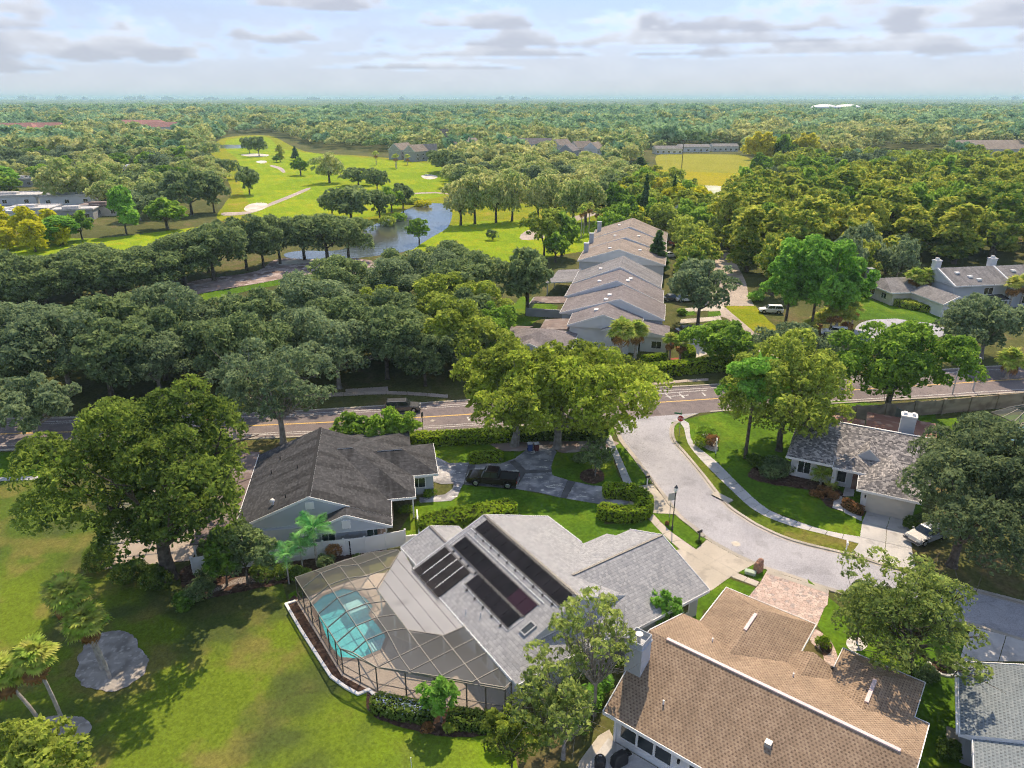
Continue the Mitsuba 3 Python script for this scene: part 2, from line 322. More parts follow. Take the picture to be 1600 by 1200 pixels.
mat('m_pond', vary((.035, .045, .05), (.06, .06, .05), .05), .12, .9, bump=lambda p, n, uv: fb(p.x * .5, p.y * 1.2, 0., 3), bscale=.03)
mat('m_marsh', vary((.50, .50, .40), (.36, .40, .26), .1, 4, (.25, .30, .12), .3), .7, .3)
mat('m_wood', vary((.30, .245, .19), (.20, .16, .125), .8, 4), .9, .2)
mat('m_greywood', vary((.33, .34, .35), (.24, .25, .26), .8, 4), .9, .2)
def precast(p, n, uv): return mixc((.36, .29, .21), (.26, .205, .15), ss(.3, .7, fb(p.x * .6, p.y * .6, p.z * 1.5, 4))) * (1 - .35 * ss(.5, .75, fb(p.x * 1.1, p.y * 1.1, p.z * .5 + 9, 3)))
mat('m_precast', precast, .9, .2)
mat('m_bark', vary((.15, .125, .105), (.075, .06, .05), 3., 3), .95, .1)
mat('m_bark_grey', vary((.33, .305, .28), (.20, .18, .165), 3., 3), .95, .1)
mat('m_palmtrunk', vary((.46, .43, .39), (.32, .29, .265), 4., 3), .95, .1)
mat('m_carblack', (.020, .010, .011), .10, .6, clearcoat=1.0, clearcoat_gloss=.95)
mat('m_carwhite', (.72, .73, .74), .2, .7, clearcoat=1.0)
mat('m_carsilver', (.22, .235, .25), .25, .7, clearcoat=1.0)
mat('m_cardark', (.05, .055, .065), .2, .8, clearcoat=1.0)
mat('m_carred', (.25, .05, .04), .2, .8, clearcoat=1.0)
mat('m_tyre', (.018, .018, .018), .9, .2)
mat('m_rim', (.5, .5, .5), .3, .6, metallic=.7)
mat('m_lamp', (.75, .75, .72), .2, .6)
mat('m_tail', (.35, .02, .02), .25, .6)
mat('m_red', (.48, .025, .03), .5, .4)
mat('m_signgreen', (.02, .16, .07), .5, .4)
mat('m_signback', (.40, .41, .42), .5, .5, metallic=.3)
mat('m_binblue', (.045, .075, .22), .5, .4)
mat('m_binmaroon', (.12, .035, .04), .5, .4)
mat('m_greenbox', (.33, .42, .33), .6, .4)
mat('m_brickcol', vary((.34, .20, .145), (.24, .135, .10), 5., 3, (.42, .29, .22), 7.), .9, .2)
mat('m_flower', vary((.25, .30, .55), (.10, .17, .05), 5., 2, (.45, .5, .75), 9.), .8, .2)
mat('m_redmulch', (.32, .10, .07), .95, .1)
mat('m_ridgevent', (.62, .50, .50), .6, .4)
mat('m_stones', vary((.66, .64, .62), (.42, .40, .38), 5., 2), .9, .2)
LEAF = 2.4
def leafmat(name, dark, light, fine=1.6, coarse=.11, trans=1.0, rough=.5):
    dark, light = ([min(.62, a * LEAF) for a in c] for c in (dark, light))
    def fn(p, n, uv):
        t = fb(p.x * coarse, p.y * coarse, p.z * coarse, 2) * .5 + nz(p.x * fine, p.y * fine, p.z * fine) * .5
        return mixc(dark, light, ss(.25, .75, t)) * (.5 + 1.0 * nz(p.x * fine * 3.1, p.y * fine * 3.1, p.z * fine * 3.1))
    scene[name] = {'type': 'principledthin', 'base_color': mikit.proc(fn), 'roughness': rough, 'diff_trans': trans, 'spec_trans': 0.0, 'eta': 1.4}
    return name
leafmat('l_oak', (.052, .080, .036), (.135, .175, .070), coarse=.06)
leafmat('l_oakgrey', (.055, .082, .042), (.13, .17, .088))
leafmat('l_oaklight', (.13, .185, .055), (.30, .365, .11))
leafmat('l_green', (.055, .105, .018), (.155, .235, .032))
leafmat('l_camphor', (.055, .078, .014), (.205, .250, .036), fine=.9)
leafmat('l_scraggly', (.065, .095, .024), (.19, .23, .065))
leafmat('l_bright', (.070, .150, .024), (.145, .265, .044))
leafmat('l_yellow', (.29, .30, .015), (.46, .42, .02))
leafmat('l_orange', (.42, .24, .02), (.50, .34, .03))
leafmat('l_forest', (.060, .115, .018), (.28, .355, .045), coarse=.045)
leafmat('l_pine', (.030, .06, .022), (.065, .11, .035))
leafmat('l_olive', (.085, .115, .022), (.20, .24, .042))
leafmat('l_palm', (.13, .20, .03), (.27, .34, .07))
leafmat('l_palmbright', (.065, .19, .055), (.145, .32, .10))
leafmat('l_brown', (.12, .065, .03), (.20, .115, .05))
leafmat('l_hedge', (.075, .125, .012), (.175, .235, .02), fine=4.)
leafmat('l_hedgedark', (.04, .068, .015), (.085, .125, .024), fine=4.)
leafmat('l_far', (.080, .140, .048), (.31, .40, .105), coarse=.02, fine=.25, trans=.8)
leafmat('l_farblue', (.060, .125, .070), (.19, .275, .13), coarse=.012, fine=.2, trans=.7)
# ------------------------------------------------------------------ ground, roads, paths
Z5 = lambda x, y: (440 + x * .175, 850 + y * .175)          # the enlargement that a list was traced in -> photograph pixels
pool_px = [Z5(*q) for q in [(285, 550), (370, 470), (550, 403), (668, 425), (760, 500), (812, 560), (775, 640), (850, 722), (930, 832), (885, 950), (690, 1030), (520, 1015), (430, 900), (350, 700)]]
pool = pg(pool_px)
def annulus(r0, r1, n=96):
    a = np.linspace(0, 2 * PI, n, endpoint=False)
    c = np.column_stack([np.cos(a), np.sin(a)])
    return Polygon(c * r1, [c * r0])
parts = [sheet_mesh(Polygon([(-200, 0), (200, 0), (200, 420), (-200, 420)]).difference(pool), 0.0)]
# the ground goes on to the horizon in rings of coarser and coarser tiles
core = Polygon([(-200, 0), (200, 0), (200, 420), (-200, 420)])
last = core
for R in (900, 2500, 6000, 12000, 26000):
    a = np.linspace(0, 2 * PI, 64, endpoint=False)
    disk = Polygon(np.column_stack([np.cos(a) * R, np.sin(a) * R + 200])).intersection(Polygon([(-16000, -8000), (16000, -8000), (16000, 24000), (-16000, 24000)]))
    parts.append(sheet_mesh(disk.difference(last), 0.0)); last = disk
ent('ground', cat(parts), 'm_ground', label='green and brown ground under the trees out to the horizon', kind='structure')
S = dict(kind='structure')
sheet('lawn', pg([(-60, 770), (0, 752), (60, 746), (150, 800), (240, 900), (330, 912), (440, 905), (452, 950), (470, 985), (517, 1058), (575, 1085), (600, 1110), (800, 1160), (830, 1290), (-300, 1290), (-300, 900)]).difference(pool.buffer(.3)), .008, 'm_field', label='yellow green rough lawn with dry patches in the foreground', **S)
sheet('lawn', pg([(-200, 708), (0, 707), (60, 705), (150, 720), (60, 748), (-200, 755)]), .010, 'm_lawn', label='strip of bright lawn left of the big oak, beside the road', **S)
# lawns round the houses (one sheet each, above the ground)
deck_area = pg([(459, 950), (500, 890), (570, 862), (640, 850), (760, 840), (800, 1000), (800, 1100), (640, 1090), (560, 1072), (520, 1040)])
def lawn(px, label, m='m_lawn', n=0, z=.02): return sheet('lawn', pg(px, n).difference(deck_area), z, m, label=label, **S)
lawn([(620, 838), (652, 783), (705, 782), (725, 757), (806, 764), (877, 778), (937, 788), (945, 820), (1013, 812), (1062, 860), (1100, 930), (1095, 1010), (780, 1090), (560, 1095), (470, 985), (450, 930), (560, 862)], 'bright lawn between the truck drive and the grey solar roof')
lawn([(655, 690), (770, 683), (900, 672), (965, 668), (950, 695), (965, 740), (977, 763), (925, 759), (889, 751), (863, 743), (861, 729), (867, 712), (820, 705), (804, 717), (782, 725), (702, 724), (683, 715), (655, 715)], 'shaded front lawn under the two spreading trees')
lawn([(1054, 690), (1049, 660), (1140, 640), (1310, 625), (1460, 640), (1470, 700), (1440, 800), (1343, 839), (1294, 833), (1198, 795), (1136, 760)], 'lawn of the corner house inside the bend of the street')
lawn([(1066, 664), (1075, 694), (1097, 721), (1136, 760), (1180, 799), (1232, 821), (1294, 837), (1342, 850), (1329, 865), (1245, 845), (1188, 823), (1140, 792), (1097, 740), (1072, 710), (1054, 689), (1053, 674)], 'curved strip of dry grass between street and pavement', 'm_verge', z=.03)
lawn([(949, 695), (960, 690), (972, 690), (989, 714), (1002, 735), (1018, 753), (991, 762), (975, 740)], 'narrow grass strip left of the street below the spreading trees', z=.03)
lawn([(1020, 802), (1042, 803), (1057, 806), (1080, 824), (1103, 843), (1088, 858), (1047, 830)], 'grass island with lamp post and black mailbox', z=.03)
lawn([(1153, 894), (1178, 882), (1198, 891), (1188, 909)], 'small grass triangle with the brick mailbox column', z=.03)
lawn([(1138, 904), (1181, 919), (1172, 930), (1135, 960), (1080, 950), (1110, 923)], 'grass between the two concrete drives left of the brown roof', z=.03)
lawn([(1262, 905), (1320, 955), (1400, 978), (1520, 1010), (1520, 1080), (1495, 1240), (1400, 1240), (1420, 1040), (1330, 1050), (1305, 1030), (1290, 995), (1273, 973)], 'bright front lawn of the brown roofed house', z=.028)
lawn([(1450, 655), (1600, 648), (1700, 640), (1700, 720), (1560, 720), (1480, 700)], 'bright back lawn behind the grey fence', z=.025)
lawn([(1340, 440), (1365, 470), (1420, 478), (1470, 492), (1475, 508), (1400, 498), (1340, 500), (1320, 490)], 'bright lawn by the turning circle', z=.02)
lawn([(780, 515), (800, 480), (815, 462), (872, 478), (868, 488), (840, 500), (800, 530)], 'bright lawn beside the stepped townhouses', z=.02)
lawn([(1130, 478), (1180, 478), (1200, 500), (1235, 530), (1180, 520)], 'dry yellow grass beside the far street', 'm_rough', z=.02)
lawn([(1068, 488), (1085, 486), (1088, 492), (1066, 494)], 'small lawn patch before the townhouse drives', z=.03)
lawn([(1106, 487), (1125, 486), (1127, 493), (1106, 495)], 'small lawn patch by the far street', z=.03)
# the main road with its markings
near = smooth_curve(g2([(-300, 722), (-100, 711), (0, 704), (200, 695), (391, 686), (650, 676), (769, 669), (900, 660), (1096, 645), (1250, 634), (1457, 622), (1600, 613), (1750, 604), (2000, 588)]), 5)
far = smooth_curve(g2([(-300, 664), (-100, 658), (0, 655), (200, 651), (330, 648), (478, 642), (697, 628), (860, 617), (977, 609), (1105, 602), (1250, 594), (1490, 577), (1600, 570), (1750, 561), (2000, 545)]), 5)
road = Polygon(np.vstack([near, far[::-1]])).buffer(0)
street = Polygon(np.vstack([smooth_curve(g2([(958, 655), (962, 672), (970, 690), (989, 714), (1018, 753), (1038, 778), (1058, 805), (1080, 823), (1103, 842), (1130, 858), (1153, 870), (1177, 881), (1198, 890), (1240, 903), (1295, 922), (1400, 950), (1519, 978), (1600, 1003), (1750, 1045)]), 4),
                            smooth_curve(g2([(1096, 644), (1068, 655), (1054, 664), (1051, 674), (1054, 689), (1072, 710), (1097, 740), (1118, 767), (1140, 792), (1163, 808), (1188, 823), (1240, 845), (1332, 868), (1387, 885), (1504, 917), (1600, 942), (1750, 985)]), 4)[::-1]])).buffer(0)
kr = street.difference(road.buffer(.01))
sheet('main_road', road, .014, 'm_mainroad', label='pinkish grey two lane main road running across the view', **S)
sheet('street', kr, .018, 'm_street', label='pale grey residential street that curves down to the right', **S)
# concrete kerbs with a real step
def ribbon(line, w): return LineString(line).buffer(w / 2, cap_style=2)
gaps = unary_union([pg([(1014, 745), (1045, 790), (1062, 800), (1030, 815), (990, 770)]), pg([(1100, 838), (1182, 880), (1150, 915), (1070, 880)]), pg([(1196, 885), (1298, 918), (1290, 950), (1190, 915)]), pg([(1326, 862), (1440, 895), (1445, 860), (1330, 845)]), pg([(1515, 970), (1700, 1010), (1700, 1060), (1515, 1010)])])
kerb = street.boundary.buffer(.17, cap_style=2).difference(road.buffer(.4)).difference(gaps)
kerb = kerb.intersection(Polygon([(-100, 30), (70, 30), (70, 100), (-100, 100)]))
ent('street_kerb', slab_mesh(kerb, .0, .11), 'm_curb', label='pale concrete kerb along both sides of the street', **S)
kerb2 = unary_union([ribbon(far, .35), ribbon(near, .35)]).difference(street.buffer(1.2)).difference(pg([(1130, 604), (1240, 598), (1240, 585), (1130, 592)]))
ent('road_kerb', slab_mesh(kerb2, .0, .12), 'm_curb', label='concrete kerb along both sides of the main road', **S)
gut = street.boundary.buffer(.42, cap_style=2).intersection(street).difference(road.buffer(.4))
sheet('gutter', gut.intersection(Polygon([(-100, 30), (70, 30), (70, 100), (-100, 100)])), .023, 'm_curb', label='concrete gutter along the street edge', **S)
def line_between(t, w, m, z=.022, d0=None, d1=None, name='road_line', label=None):
    n = 60; s = np.linspace(0, 1, n)
    def res(c):
        l = np.r_[0, np.cumsum(np.linalg.norm(np.diff(c, axis=0), axis=1))]; return np.column_stack([np.interp(s * l[-1], l, c[:, i]) for i in (0, 1)])
    a, b = res(near), res(far); c = a * (1 - t) + b * t
    x = c[:, 0]; c = c[(x > (d0 or -1e9)) & (x < (d1 or 1e9))]
    return sheet(name, ribbon(c, w), z, m, label=label, **S)
line_between(.5, .28, 'm_yellow', d1=-1.5, label='faded yellow centre line left of the junction')
line_between(.46, .24, 'm_yellow', d0=17.5, label='faded yellow centre line right of the junction')
line_between(.13, .16, 'm_paint', d1=11, label='white edge line on the near side of the main road')
line_between(.19, .12, 'm_paint', d1=9, label='thin inner white line on the near side of the main road')
line_between(.88, .16, 'm_paint', label='white edge line on the far side of the main road')
line_between(.81, .12, 'm_paint', d1=8, label='thin inner white line on the far side of the main road')
line_between(.1, .16, 'm_paint', d0=27, label='white edge line right of the junction')
def mark(px, label, m='m_paint', z=.026): return sheet('road_marking', pg(px), z, m, label=label, **S)
mark([(983, 614), (986, 613), (1014, 645), (1009, 646)], 'white stop line slanting across the junction')
mark([(1011, 617), (1013, 616.4), (1022, 625), (1019, 625.6)], 'first white lane tick beyond the stop line')
mark([(1039, 616), (1041, 615.6), (1050, 622.6), (1047, 623)], 'second white lane tick beyond the stop line')
mark([(1060, 615), (1062, 614.6), (1070, 621.6), (1067, 622)], 'third white lane tick beyond the stop line')
mark([(1096, 613.6), (1098, 613.2), (1104, 618.4), (1101, 618.8)], 'fourth white lane tick near the slim pine')
mark([(1028, 615), (1104, 609.5), (1104, 610.4), (1028, 616)], 'long white line joining the lane ticks')
mark([(1040, 619.4), (1076, 617.2), (1076, 618.1), (1040, 620.4)], 'short white cross bar through the lane ticks')
mark([(729, 652), (732, 651.6), (735, 657), (732, 657.4)], 'small white bar in the near lane by the spreading tree')
sheet('road_patch', pg([(986, 613), (1006, 612), (1033, 648), (1014, 650)]), .0185, 'm_patch', label='darker asphalt band beside the stop line', **S)
for px, lab in (((676, 657.5), 'white reflector disc in the near lane of the main road'), ((1150, 850), 'round pale manhole cover in the street bend')):
    c = at(*px)
    k = ent('manhole_cover', cyl(.42 if px[0] > 1000 else .3, .0, .032, c[0], c[1], 24), 'm_concrete', label=lab, category='manhole cover')
    if px[0] > 1000: ent('ring', cat([trimesh.creation.annulus(.30, .34, .01, transform=trimesh.transformations.translation_matrix([c[0], c[1], .036]))]), 'm_signback', k)
# pavements laid in slabs
def resample(line, step):
    l = np.r_[0, np.cumsum(np.linalg.norm(np.diff(line, axis=0), axis=1))]
    n = max(1, int(round(l[-1] / step))); s = np.linspace(0, l[-1], n + 1)
    return np.column_stack([np.interp(s, l, line[:, i]) for i in (0, 1)])
def slab_path(name, left, right, step, m, label, z0=0., z1=.05, gap=.05, piece='slab'):
    k = key_for(name); tag(k, label, kind='structure')
    L, R = smooth_curve(g2(left), 8), smooth_curve(g2(right), 8)
    n = max(2, int(round(np.linalg.norm(np.diff(L, axis=0), axis=1).sum() / step)))
    def cut(c):
        l = np.r_[0, np.cumsum(np.linalg.norm(np.diff(c, axis=0), axis=1))]; s = np.linspace(0, l[-1], n + 1)
        return np.column_stack([np.interp(s, l, c[:, i]) for i in (0, 1)])
    L, R = cut(L), cut(R)
    mid = [(L[i], L[i + 1], R[i + 1], R[i]) for i in range(n)]
    for q in mid:
        p = Polygon(q).buffer(0).buffer(-gap / 2, join_style=2)
        if p.area > .05: ent(piece, slab_mesh(p, z0, z1 + random.uniform(-.004, .004)), m, k)
    return k
random.seed(4)
slab_path('pavement', [(1049, 655), (1066, 664), (1075, 694), (1097, 721), (1136, 760), (1180, 799), (1232, 821), (1294, 837), (1342, 850)], [(1066, 655), (1077, 662), (1082, 690), (1119, 721), (1154, 756), (1198, 795), (1246, 815), (1294, 830), (1344, 839)], 1.55, 'm_concrete_grey', 'concrete pavement curving along the right side of the street')
slab_path('pavement', [(940, 680), (949, 695), (960, 719), (977, 763)], [(955, 680), (961, 695), (972, 719), (991, 762)], 1.55, 'm_concrete_grey', 'concrete pavement left of the street under the spreading trees')
slab_path('pavement', [(1014, 812), (1030, 830), (1048, 847), (1062, 859)], [(1020, 802), (1033, 817), (1047, 830), (1088, 859)], 1.5, 'm_concrete', 'short concrete pavement beside the lamp post island')
slab_path('pavement', [(1142, 902), (1182, 917)], [(1150, 895), (1187, 910)], 1.5, 'm_concrete', 'strip of concrete pavement below the brick mailbox column')
slab_path('pavement', [(979, 607.0), (1044, 599.5), (1107, 595)], [(979, 603), (1044, 595.5), (1107, 591)], 3., 'm_path', 'pavement on the far side of the junction')
slab_path('pavement', [(225, 632), (310, 632), (420, 625), (519, 620), (606, 616), (700, 622)], [(225, 625), (310, 626), (420, 619), (519, 614), (606, 611), (700, 617)], 3., 'm_path', 'pavement along the far side of the main road under the dark oaks')
slab_path('pavement', [(-150, 755), (0, 752), (60, 750)], [(-150, 748), (0, 746), (60, 744)], 1.6, 'm_concrete_grey', 'short pavement strip at the left edge beyond the lawn')
ent('concrete_pad', slab_mesh(pg([(540, 609), (606, 605), (607, 612), (540, 616)]), 0, .12), 'm_path', label='flat concrete pad by the road under the dark oaks', category='concrete pad')
# drives
def slabs(name, px_list, m, label, z1=.055, gap=.05, piece='slab'):
    k = key_for(name); tag(k, label, kind='structure')
    for px in px_list: ent(piece, slab_mesh(pg(px).buffer(-gap / 2, join_style=2), 0, z1), m, k)
    return k
k = key_for('driveway'); tag(k, 'cream concrete drive of the grey house with solar panels', kind='structure')
out1 = pg([(1104, 844), (1088, 859), (1062, 859), (1054, 861), (1079, 893), (1105, 924), (1112, 923), (1141, 902), (1152, 896), (1178, 882), (1153, 871), (1130, 859)])
cuts = unary_union([LineString(g2(l)).buffer(.025) for l in ([(1068, 860), (1138, 903)], [(1086, 858), (1156, 897)], [(1098, 888), (1142, 862)], [(1083, 893), (1118, 889)])])
for q in polys(out1.difference(cuts)): ent('slab', slab_mesh(q, 0, .055), 'm_concrete', k)
sheet('joint', out1.buffer(-.02), .045, 'm_curb', k)
slabs('driveway', [[(1355, 796), (1347, 815), (1385, 826), (1391, 807)], [(1391, 807), (1385, 826), (1423, 838), (1424, 817)], [(1347, 815), (1343, 839), (1384, 849), (1385, 826)], [(1385, 826), (1384, 849), (1425, 858), (1423, 838)],
                   [(1343, 839), (1341, 850), (1329, 866), (1380, 881), (1384, 849)], [(1384, 849), (1380, 881), (1432, 895), (1425, 858)]], 'm_concrete_grey', 'concrete drive before the double garage of the corner house')
slabs('driveway', [[(1519, 979), (1508, 1000), (1498, 1034), (1560, 1034), (1572, 994)], [(1572, 994), (1560, 1034), (1640, 1034), (1650, 1018)]], 'm_concrete_grey', 'grey concrete drive at the right edge before the blue grey roof')
sheet('driveway', pg([(1199, 891), (1240, 904), (1295, 923), (1293, 945), (1288, 950), (1275, 982), (1140, 945), (1171, 931), (1187, 912)]), .05, 'm_pavers', label='pinkish drive of irregular paving stones behind the brown roof', **S)
ent('paver_border', slab_mesh(pg([(1199, 891), (1240, 904), (1295, 923), (1294, 928), (1240, 910), (1197, 896)]), 0, .06), 'm_curb', label='pale concrete apron at the street end of the paved drive', **S)
k = key_for('driveway'); tag(k, 'stamped grey concrete drive with the parked black truck', kind='structure')
whole = pg([(650, 715), (683, 715), (702, 724), (744, 723), (782, 725), (804, 717), (820, 705), (828, 695), (848, 695), (870, 706), (867, 712), (861, 729), (863, 743), (889, 751), (925, 759), (977, 763), (1019, 757), (1038, 779), (1058, 804), (1020, 802), (1014, 812), (985, 790), (937, 788), (877, 778), (844, 770), (806, 764), (723, 757), (715, 776), (705, 783), (656, 786), (655, 778), (695, 773), (707, 764), (709, 756), (690, 757), (650, 745)])
bands = [pg([(733, 724), (743, 724), (736, 757), (725, 757)]), pg([(797, 722), (804, 719), (823, 736), (804, 765), (795, 763), (811, 737)]), pg([(822, 735), (865, 734), (865, 738), (822, 740)]), pg([(888, 750), (899, 753), (884, 780), (876, 778)])]
apron = pg([(977, 762), (1020, 755), (1060, 805), (1020, 803), (1010, 815), (985, 791)])
bd = unary_union(bands)
for q in polys(whole.difference(bd.buffer(.04)).difference(apron.buffer(.04))): ent('slab', slab_mesh(q, 0, .05), 'm_stamped', k)
for b in bands: ent('band', slab_mesh(b.intersection(whole), 0, .047), 'm_stampband', k)
ent('apron', slab_mesh(apron.intersection(whole), 0, .052), 'm_concrete', k)
slabs('garden_path', [[(1304, 776), (1316, 776), (1318, 786), (1318, 800), (1300, 794)], [(1318, 786), (1333, 803), (1347, 806), (1346, 815), (1318, 801)], [(1316, 776), (1334, 776), (1337, 755), (1322, 752)]], 'm_concrete_grey', 'pale garden path to the porch of the corner house')
sheet('garden_path', pg([(1262, 985), (1276, 984), (1296, 1000), (1306, 1018), (1308, 1035), (1290, 1048), (1285, 1020), (1268, 1005)], 3), .04, 'm_pavers', label='curved path of paving stones behind the brown roof', **S)
# far street, turning circle, car parks
sheet('far_street', Polygon(np.vstack([smooth_curve(g2([(1218, 597), (1190, 560), (1175, 535), (1140, 500), (1112, 490), (1100, 470), (1105, 440), (1118, 415), (1112, 395)]), 5), smooth_curve(g2([(1270, 592), (1240, 545), (1212, 512), (1185, 488), (1170, 460), (1165, 440), (1152, 415), (1140, 395)]), 5)[::-1]])).buffer(0), .014, 'm_path', label='tan street between the townhouses and the tall pines', **S)
sheet('turning_circle', pg([(1338, 510), (1360, 500), (1400, 498), (1445, 503), (1478, 514), (1470, 526), (1400, 540), (1340, 530)], 4), .016, 'm_street', label='grey turning circle behind the round trees', **S)
for i, (px, lab) in enumerate((([(1064, 499), (1125, 494), (1128, 500), (1062, 506)], 'upper pale concrete drive of the stepped townhouses'), ([(1064, 482), (1130, 478), (1132, 484), (1066, 488)], 'topmost pale concrete drive of the stepped townhouses'), ([(1062, 512), (1110, 508), (1130, 545), (1085, 560), (1068, 545)], 'lower concrete drive with dark parked cars'))):
    sheet('townhouse_drive', pg(px), .022, 'm_concrete', label=lab, **S)
sheet('red_mulch', pg([(1048, 560), (1068, 558), (1072, 572), (1048, 574)]), .03, 'm_redmulch', label='patch of red mulch by the townhouse hedge', **S)
# golf course
def turf(px, m, z, label, n=5, name='fairway'): return sheet(name, pg(px, n), z, m, label=label, **S)
turf([(345, 345), (350, 320), (362, 300), (352, 275), (338, 252), (330, 236), (352, 215), (420, 212), (475, 236), (560, 243), (640, 250), (705, 258), (720, 285), (705, 316), (660, 318), (640, 325), (600, 345), (560, 352), (460, 352)], 'm_rough', .02, 'golden rough round the near golf holes', name='golf_rough')
turf([(400, 340), (392, 322), (380, 300), (372, 272), (372, 250), (352, 232), (360, 217), (415, 214), (440, 232), (500, 240), (560, 246), (640, 253), (700, 262), (702, 300), (640, 316), (600, 335), (540, 342), (470, 345)], 'm_fairway', .04, 'bright yellow green fairway left of the pond')
turf([(628, 388), (660, 370), (706, 352), (760, 345), (900, 342), (940, 352), (930, 385), (880, 398), (800, 410), (730, 412), (690, 416), (660, 405)], 'm_fairway', .04, 'bright putting green right of the pond')
turf([(660, 345), (705, 320), (800, 318), (960, 322), (985, 345), (900, 352), (760, 352), (700, 362)], 'm_rough', .03, 'golden rough under the row of oaks behind the green', name='golf_rough')
turf([(0, 375), (60, 372), (160, 372), (250, 362), (340, 352), (345, 362), (300, 385), (200, 400), (0, 415)], 'm_fairway', .04, 'bright strip of fairway at the left behind the oak row')
turf([(258, 490), (262, 474), (320, 458), (385, 447), (440, 436), (505, 428), (480, 438), (400, 452), (330, 470), (285, 492)], 'm_lawn', .03, 'green strip of grass beside the sandy path', name='grass_strip')
turf([(240, 470), (300, 440), (400, 424), (440, 404), (560, 404), (600, 418), (560, 428), (480, 430), (420, 440), (360, 450), (300, 462), (260, 478)], 'm_litter', .026, 'sandy leaf strewn ground under the row of oaks', name='bare_ground')
turf([(440, 408), (500, 404), (560, 408), (560, 413), (500, 410), (440, 414)], 'm_sand', .034, 'pale sandy bank in front of the pond', name='sand_bank')
turf([(350, 332), (390, 330), (420, 318), (450, 306), (480, 294), (484, 296), (455, 309), (425, 321), (390, 334), (350, 337)], 'm_path', .05, 'pale cart path across the fairway', 3, 'cart_path')
turf([(425, 258), (440, 262), (446, 268), (442, 270), (434, 264), (422, 260)], 'm_path', .05, 'short bend of cart path far up the fairway', 3, 'cart_path')
turf([(640, 302), (680, 300), (705, 303), (705, 304.5), (680, 302), (640, 304)], 'm_path', .05, 'thin cart path behind the pond', 2, 'cart_path')
turf([(820, 362), (870, 345), (925, 332), (930, 336), (880, 352), (850, 366), (850, 372), (815, 375)], 'm_path', .05, 'grey path under the oaks by the townhouses', 3, 'cart_path')
for px, lab in (([(381, 327), (388, 320), (402, 317), (417, 318), (416, 324), (406, 329), (390, 331)], 'white sand bunker nearest on the left fairway'), ([(658, 275), (668, 272.5), (680, 274), (684, 277), (676, 280), (664, 279.5)], 'white sand bunker beside the oaks right of the fairway'),
                ([(400, 252.5), (408, 251), (417, 252), (414, 255), (404, 255)], 'small pale bunker far up the fairway'), ([(376, 242), (395, 240), (419, 241.5), (416, 244.5), (390, 244.5)], 'long white bunker far up the fairway')):
    turf(px, 'm_sand', .06, lab, 3, 'bunker')
turf([(444, 397), (470, 392), (520, 392), (548, 385), (562, 372), (570, 358), (590, 349), (612, 340), (630, 330), (652, 322), (676, 317.5), (700, 320), (706, 330), (706, 340), (699, 356), (676, 370), (655, 383), (640, 392), (600, 398), (569, 402), (520, 405), (456, 404)], 'm_pond', .045, 'pond on the golf course reflecting the pale sky', 3, 'pond')
turf([(331, 229), (350, 226.5), (376, 226.5), (391, 229), (380, 231.5), (345, 232)], 'm_pond', .05, 'thin far pond beyond the left fairway', 3, 'pond')
turf([(1085, 292), (1110, 290), (1142, 293), (1150, 300), (1138, 308), (1105, 311), (1090, 304)], 'm_marsh', .03, 'pale lily covered pond beyond the far street', 3, 'marsh_pond')
turf([(1338, 241), (1366, 239), (1368, 246), (1352, 250), (1338, 249)], 'm_pond', .03, 'small blue pond far right between the trees', 3, 'pond')
turf([(1026, 243), (1060, 241), (1120, 241), (1160, 243), (1180, 256), (1172, 272), (1120, 272), (1060, 270), (1030, 262)], 'm_drygrass', .02, 'open field of dry yellow grass', 3, 'field')
turf([(1000, 262), (1040, 266), (1120, 270), (1178, 272), (1175, 290), (1120, 292), (1060, 296), (1010, 280)], 'm_reeds', .025, 'yellow reeds below the dry field', 3, 'reed_bed')
turf([(1370, 236), (1400, 234), (1440, 238), (1430, 245), (1390, 242)], 'm_lawn', .02, 'far green lawn on the right', 3, 'field')
turf([(1445, 246), (1470, 244), (1488, 248), (1484, 255), (1455, 254)], 'm_fairway', .02, 'small bright far lawn on the right', 3, 'field')
# planting beds
def rough(poly, amp, f=1.3):
    out = []
    for q in polys(poly):
        c = np.array(LineString(q.exterior.coords).segmentize(.25).coords)[:-1]; d = np.roll(c, -1, 0) - np.roll(c, 1, 0); nn = np.column_stack([d[:, 1], -d[:, 0]]) / (np.linalg.norm(d, axis=1, keepdims=True) + 1e-9)
        a = meshkit.fbm(np.column_stack([c * f, c[:, :1] * 0]), 3, 6) - .5
        out.append(Polygon(c + nn * a[:, None] * 2 * amp).buffer(0))
    return unary_union(out)
def bed(px, m, label, n=3, z=.05): return sheet('planting_bed', rough(pg(px, n), .38 if m == 'm_ashbed' else .16), z, m, label=label, **S)
bed([(118, 1052), (130, 1012), (160, 990), (195, 990), (222, 1015), (230, 1040), (218, 1062), (185, 1078), (155, 1082), (128, 1070)], 'm_ashbed', 'round grey bed under the twin palm')
bed([(38, 1158), (50, 1135), (75, 1122), (110, 1120), (140, 1130), (140, 1145), (122, 1160), (90, 1165)], 'm_ashbed', 'round grey bed under the two lower left palms')
bed([(447, 945), (470, 988), (517, 1058), (560, 1084), (576, 1080), (586, 1095), (592, 1082), (545, 1050), (480, 955), (460, 930)], 'm_mulch', 'dark mulch bed along the left of the pool cage', 0)
bed([(575, 1085), (600, 1080), (790, 1105), (800, 1130), (760, 1150), (680, 1150), (585, 1120)], 'm_mulch', 'dark mulch bed below the pool cage')
bed([(280, 900), (310, 880), (440, 860), (500, 850), (610, 842), (620, 850), (580, 868), (470, 905), (440, 912), (330, 935), (300, 940)], 'm_mulch', 'dark planting bed along the white fence')
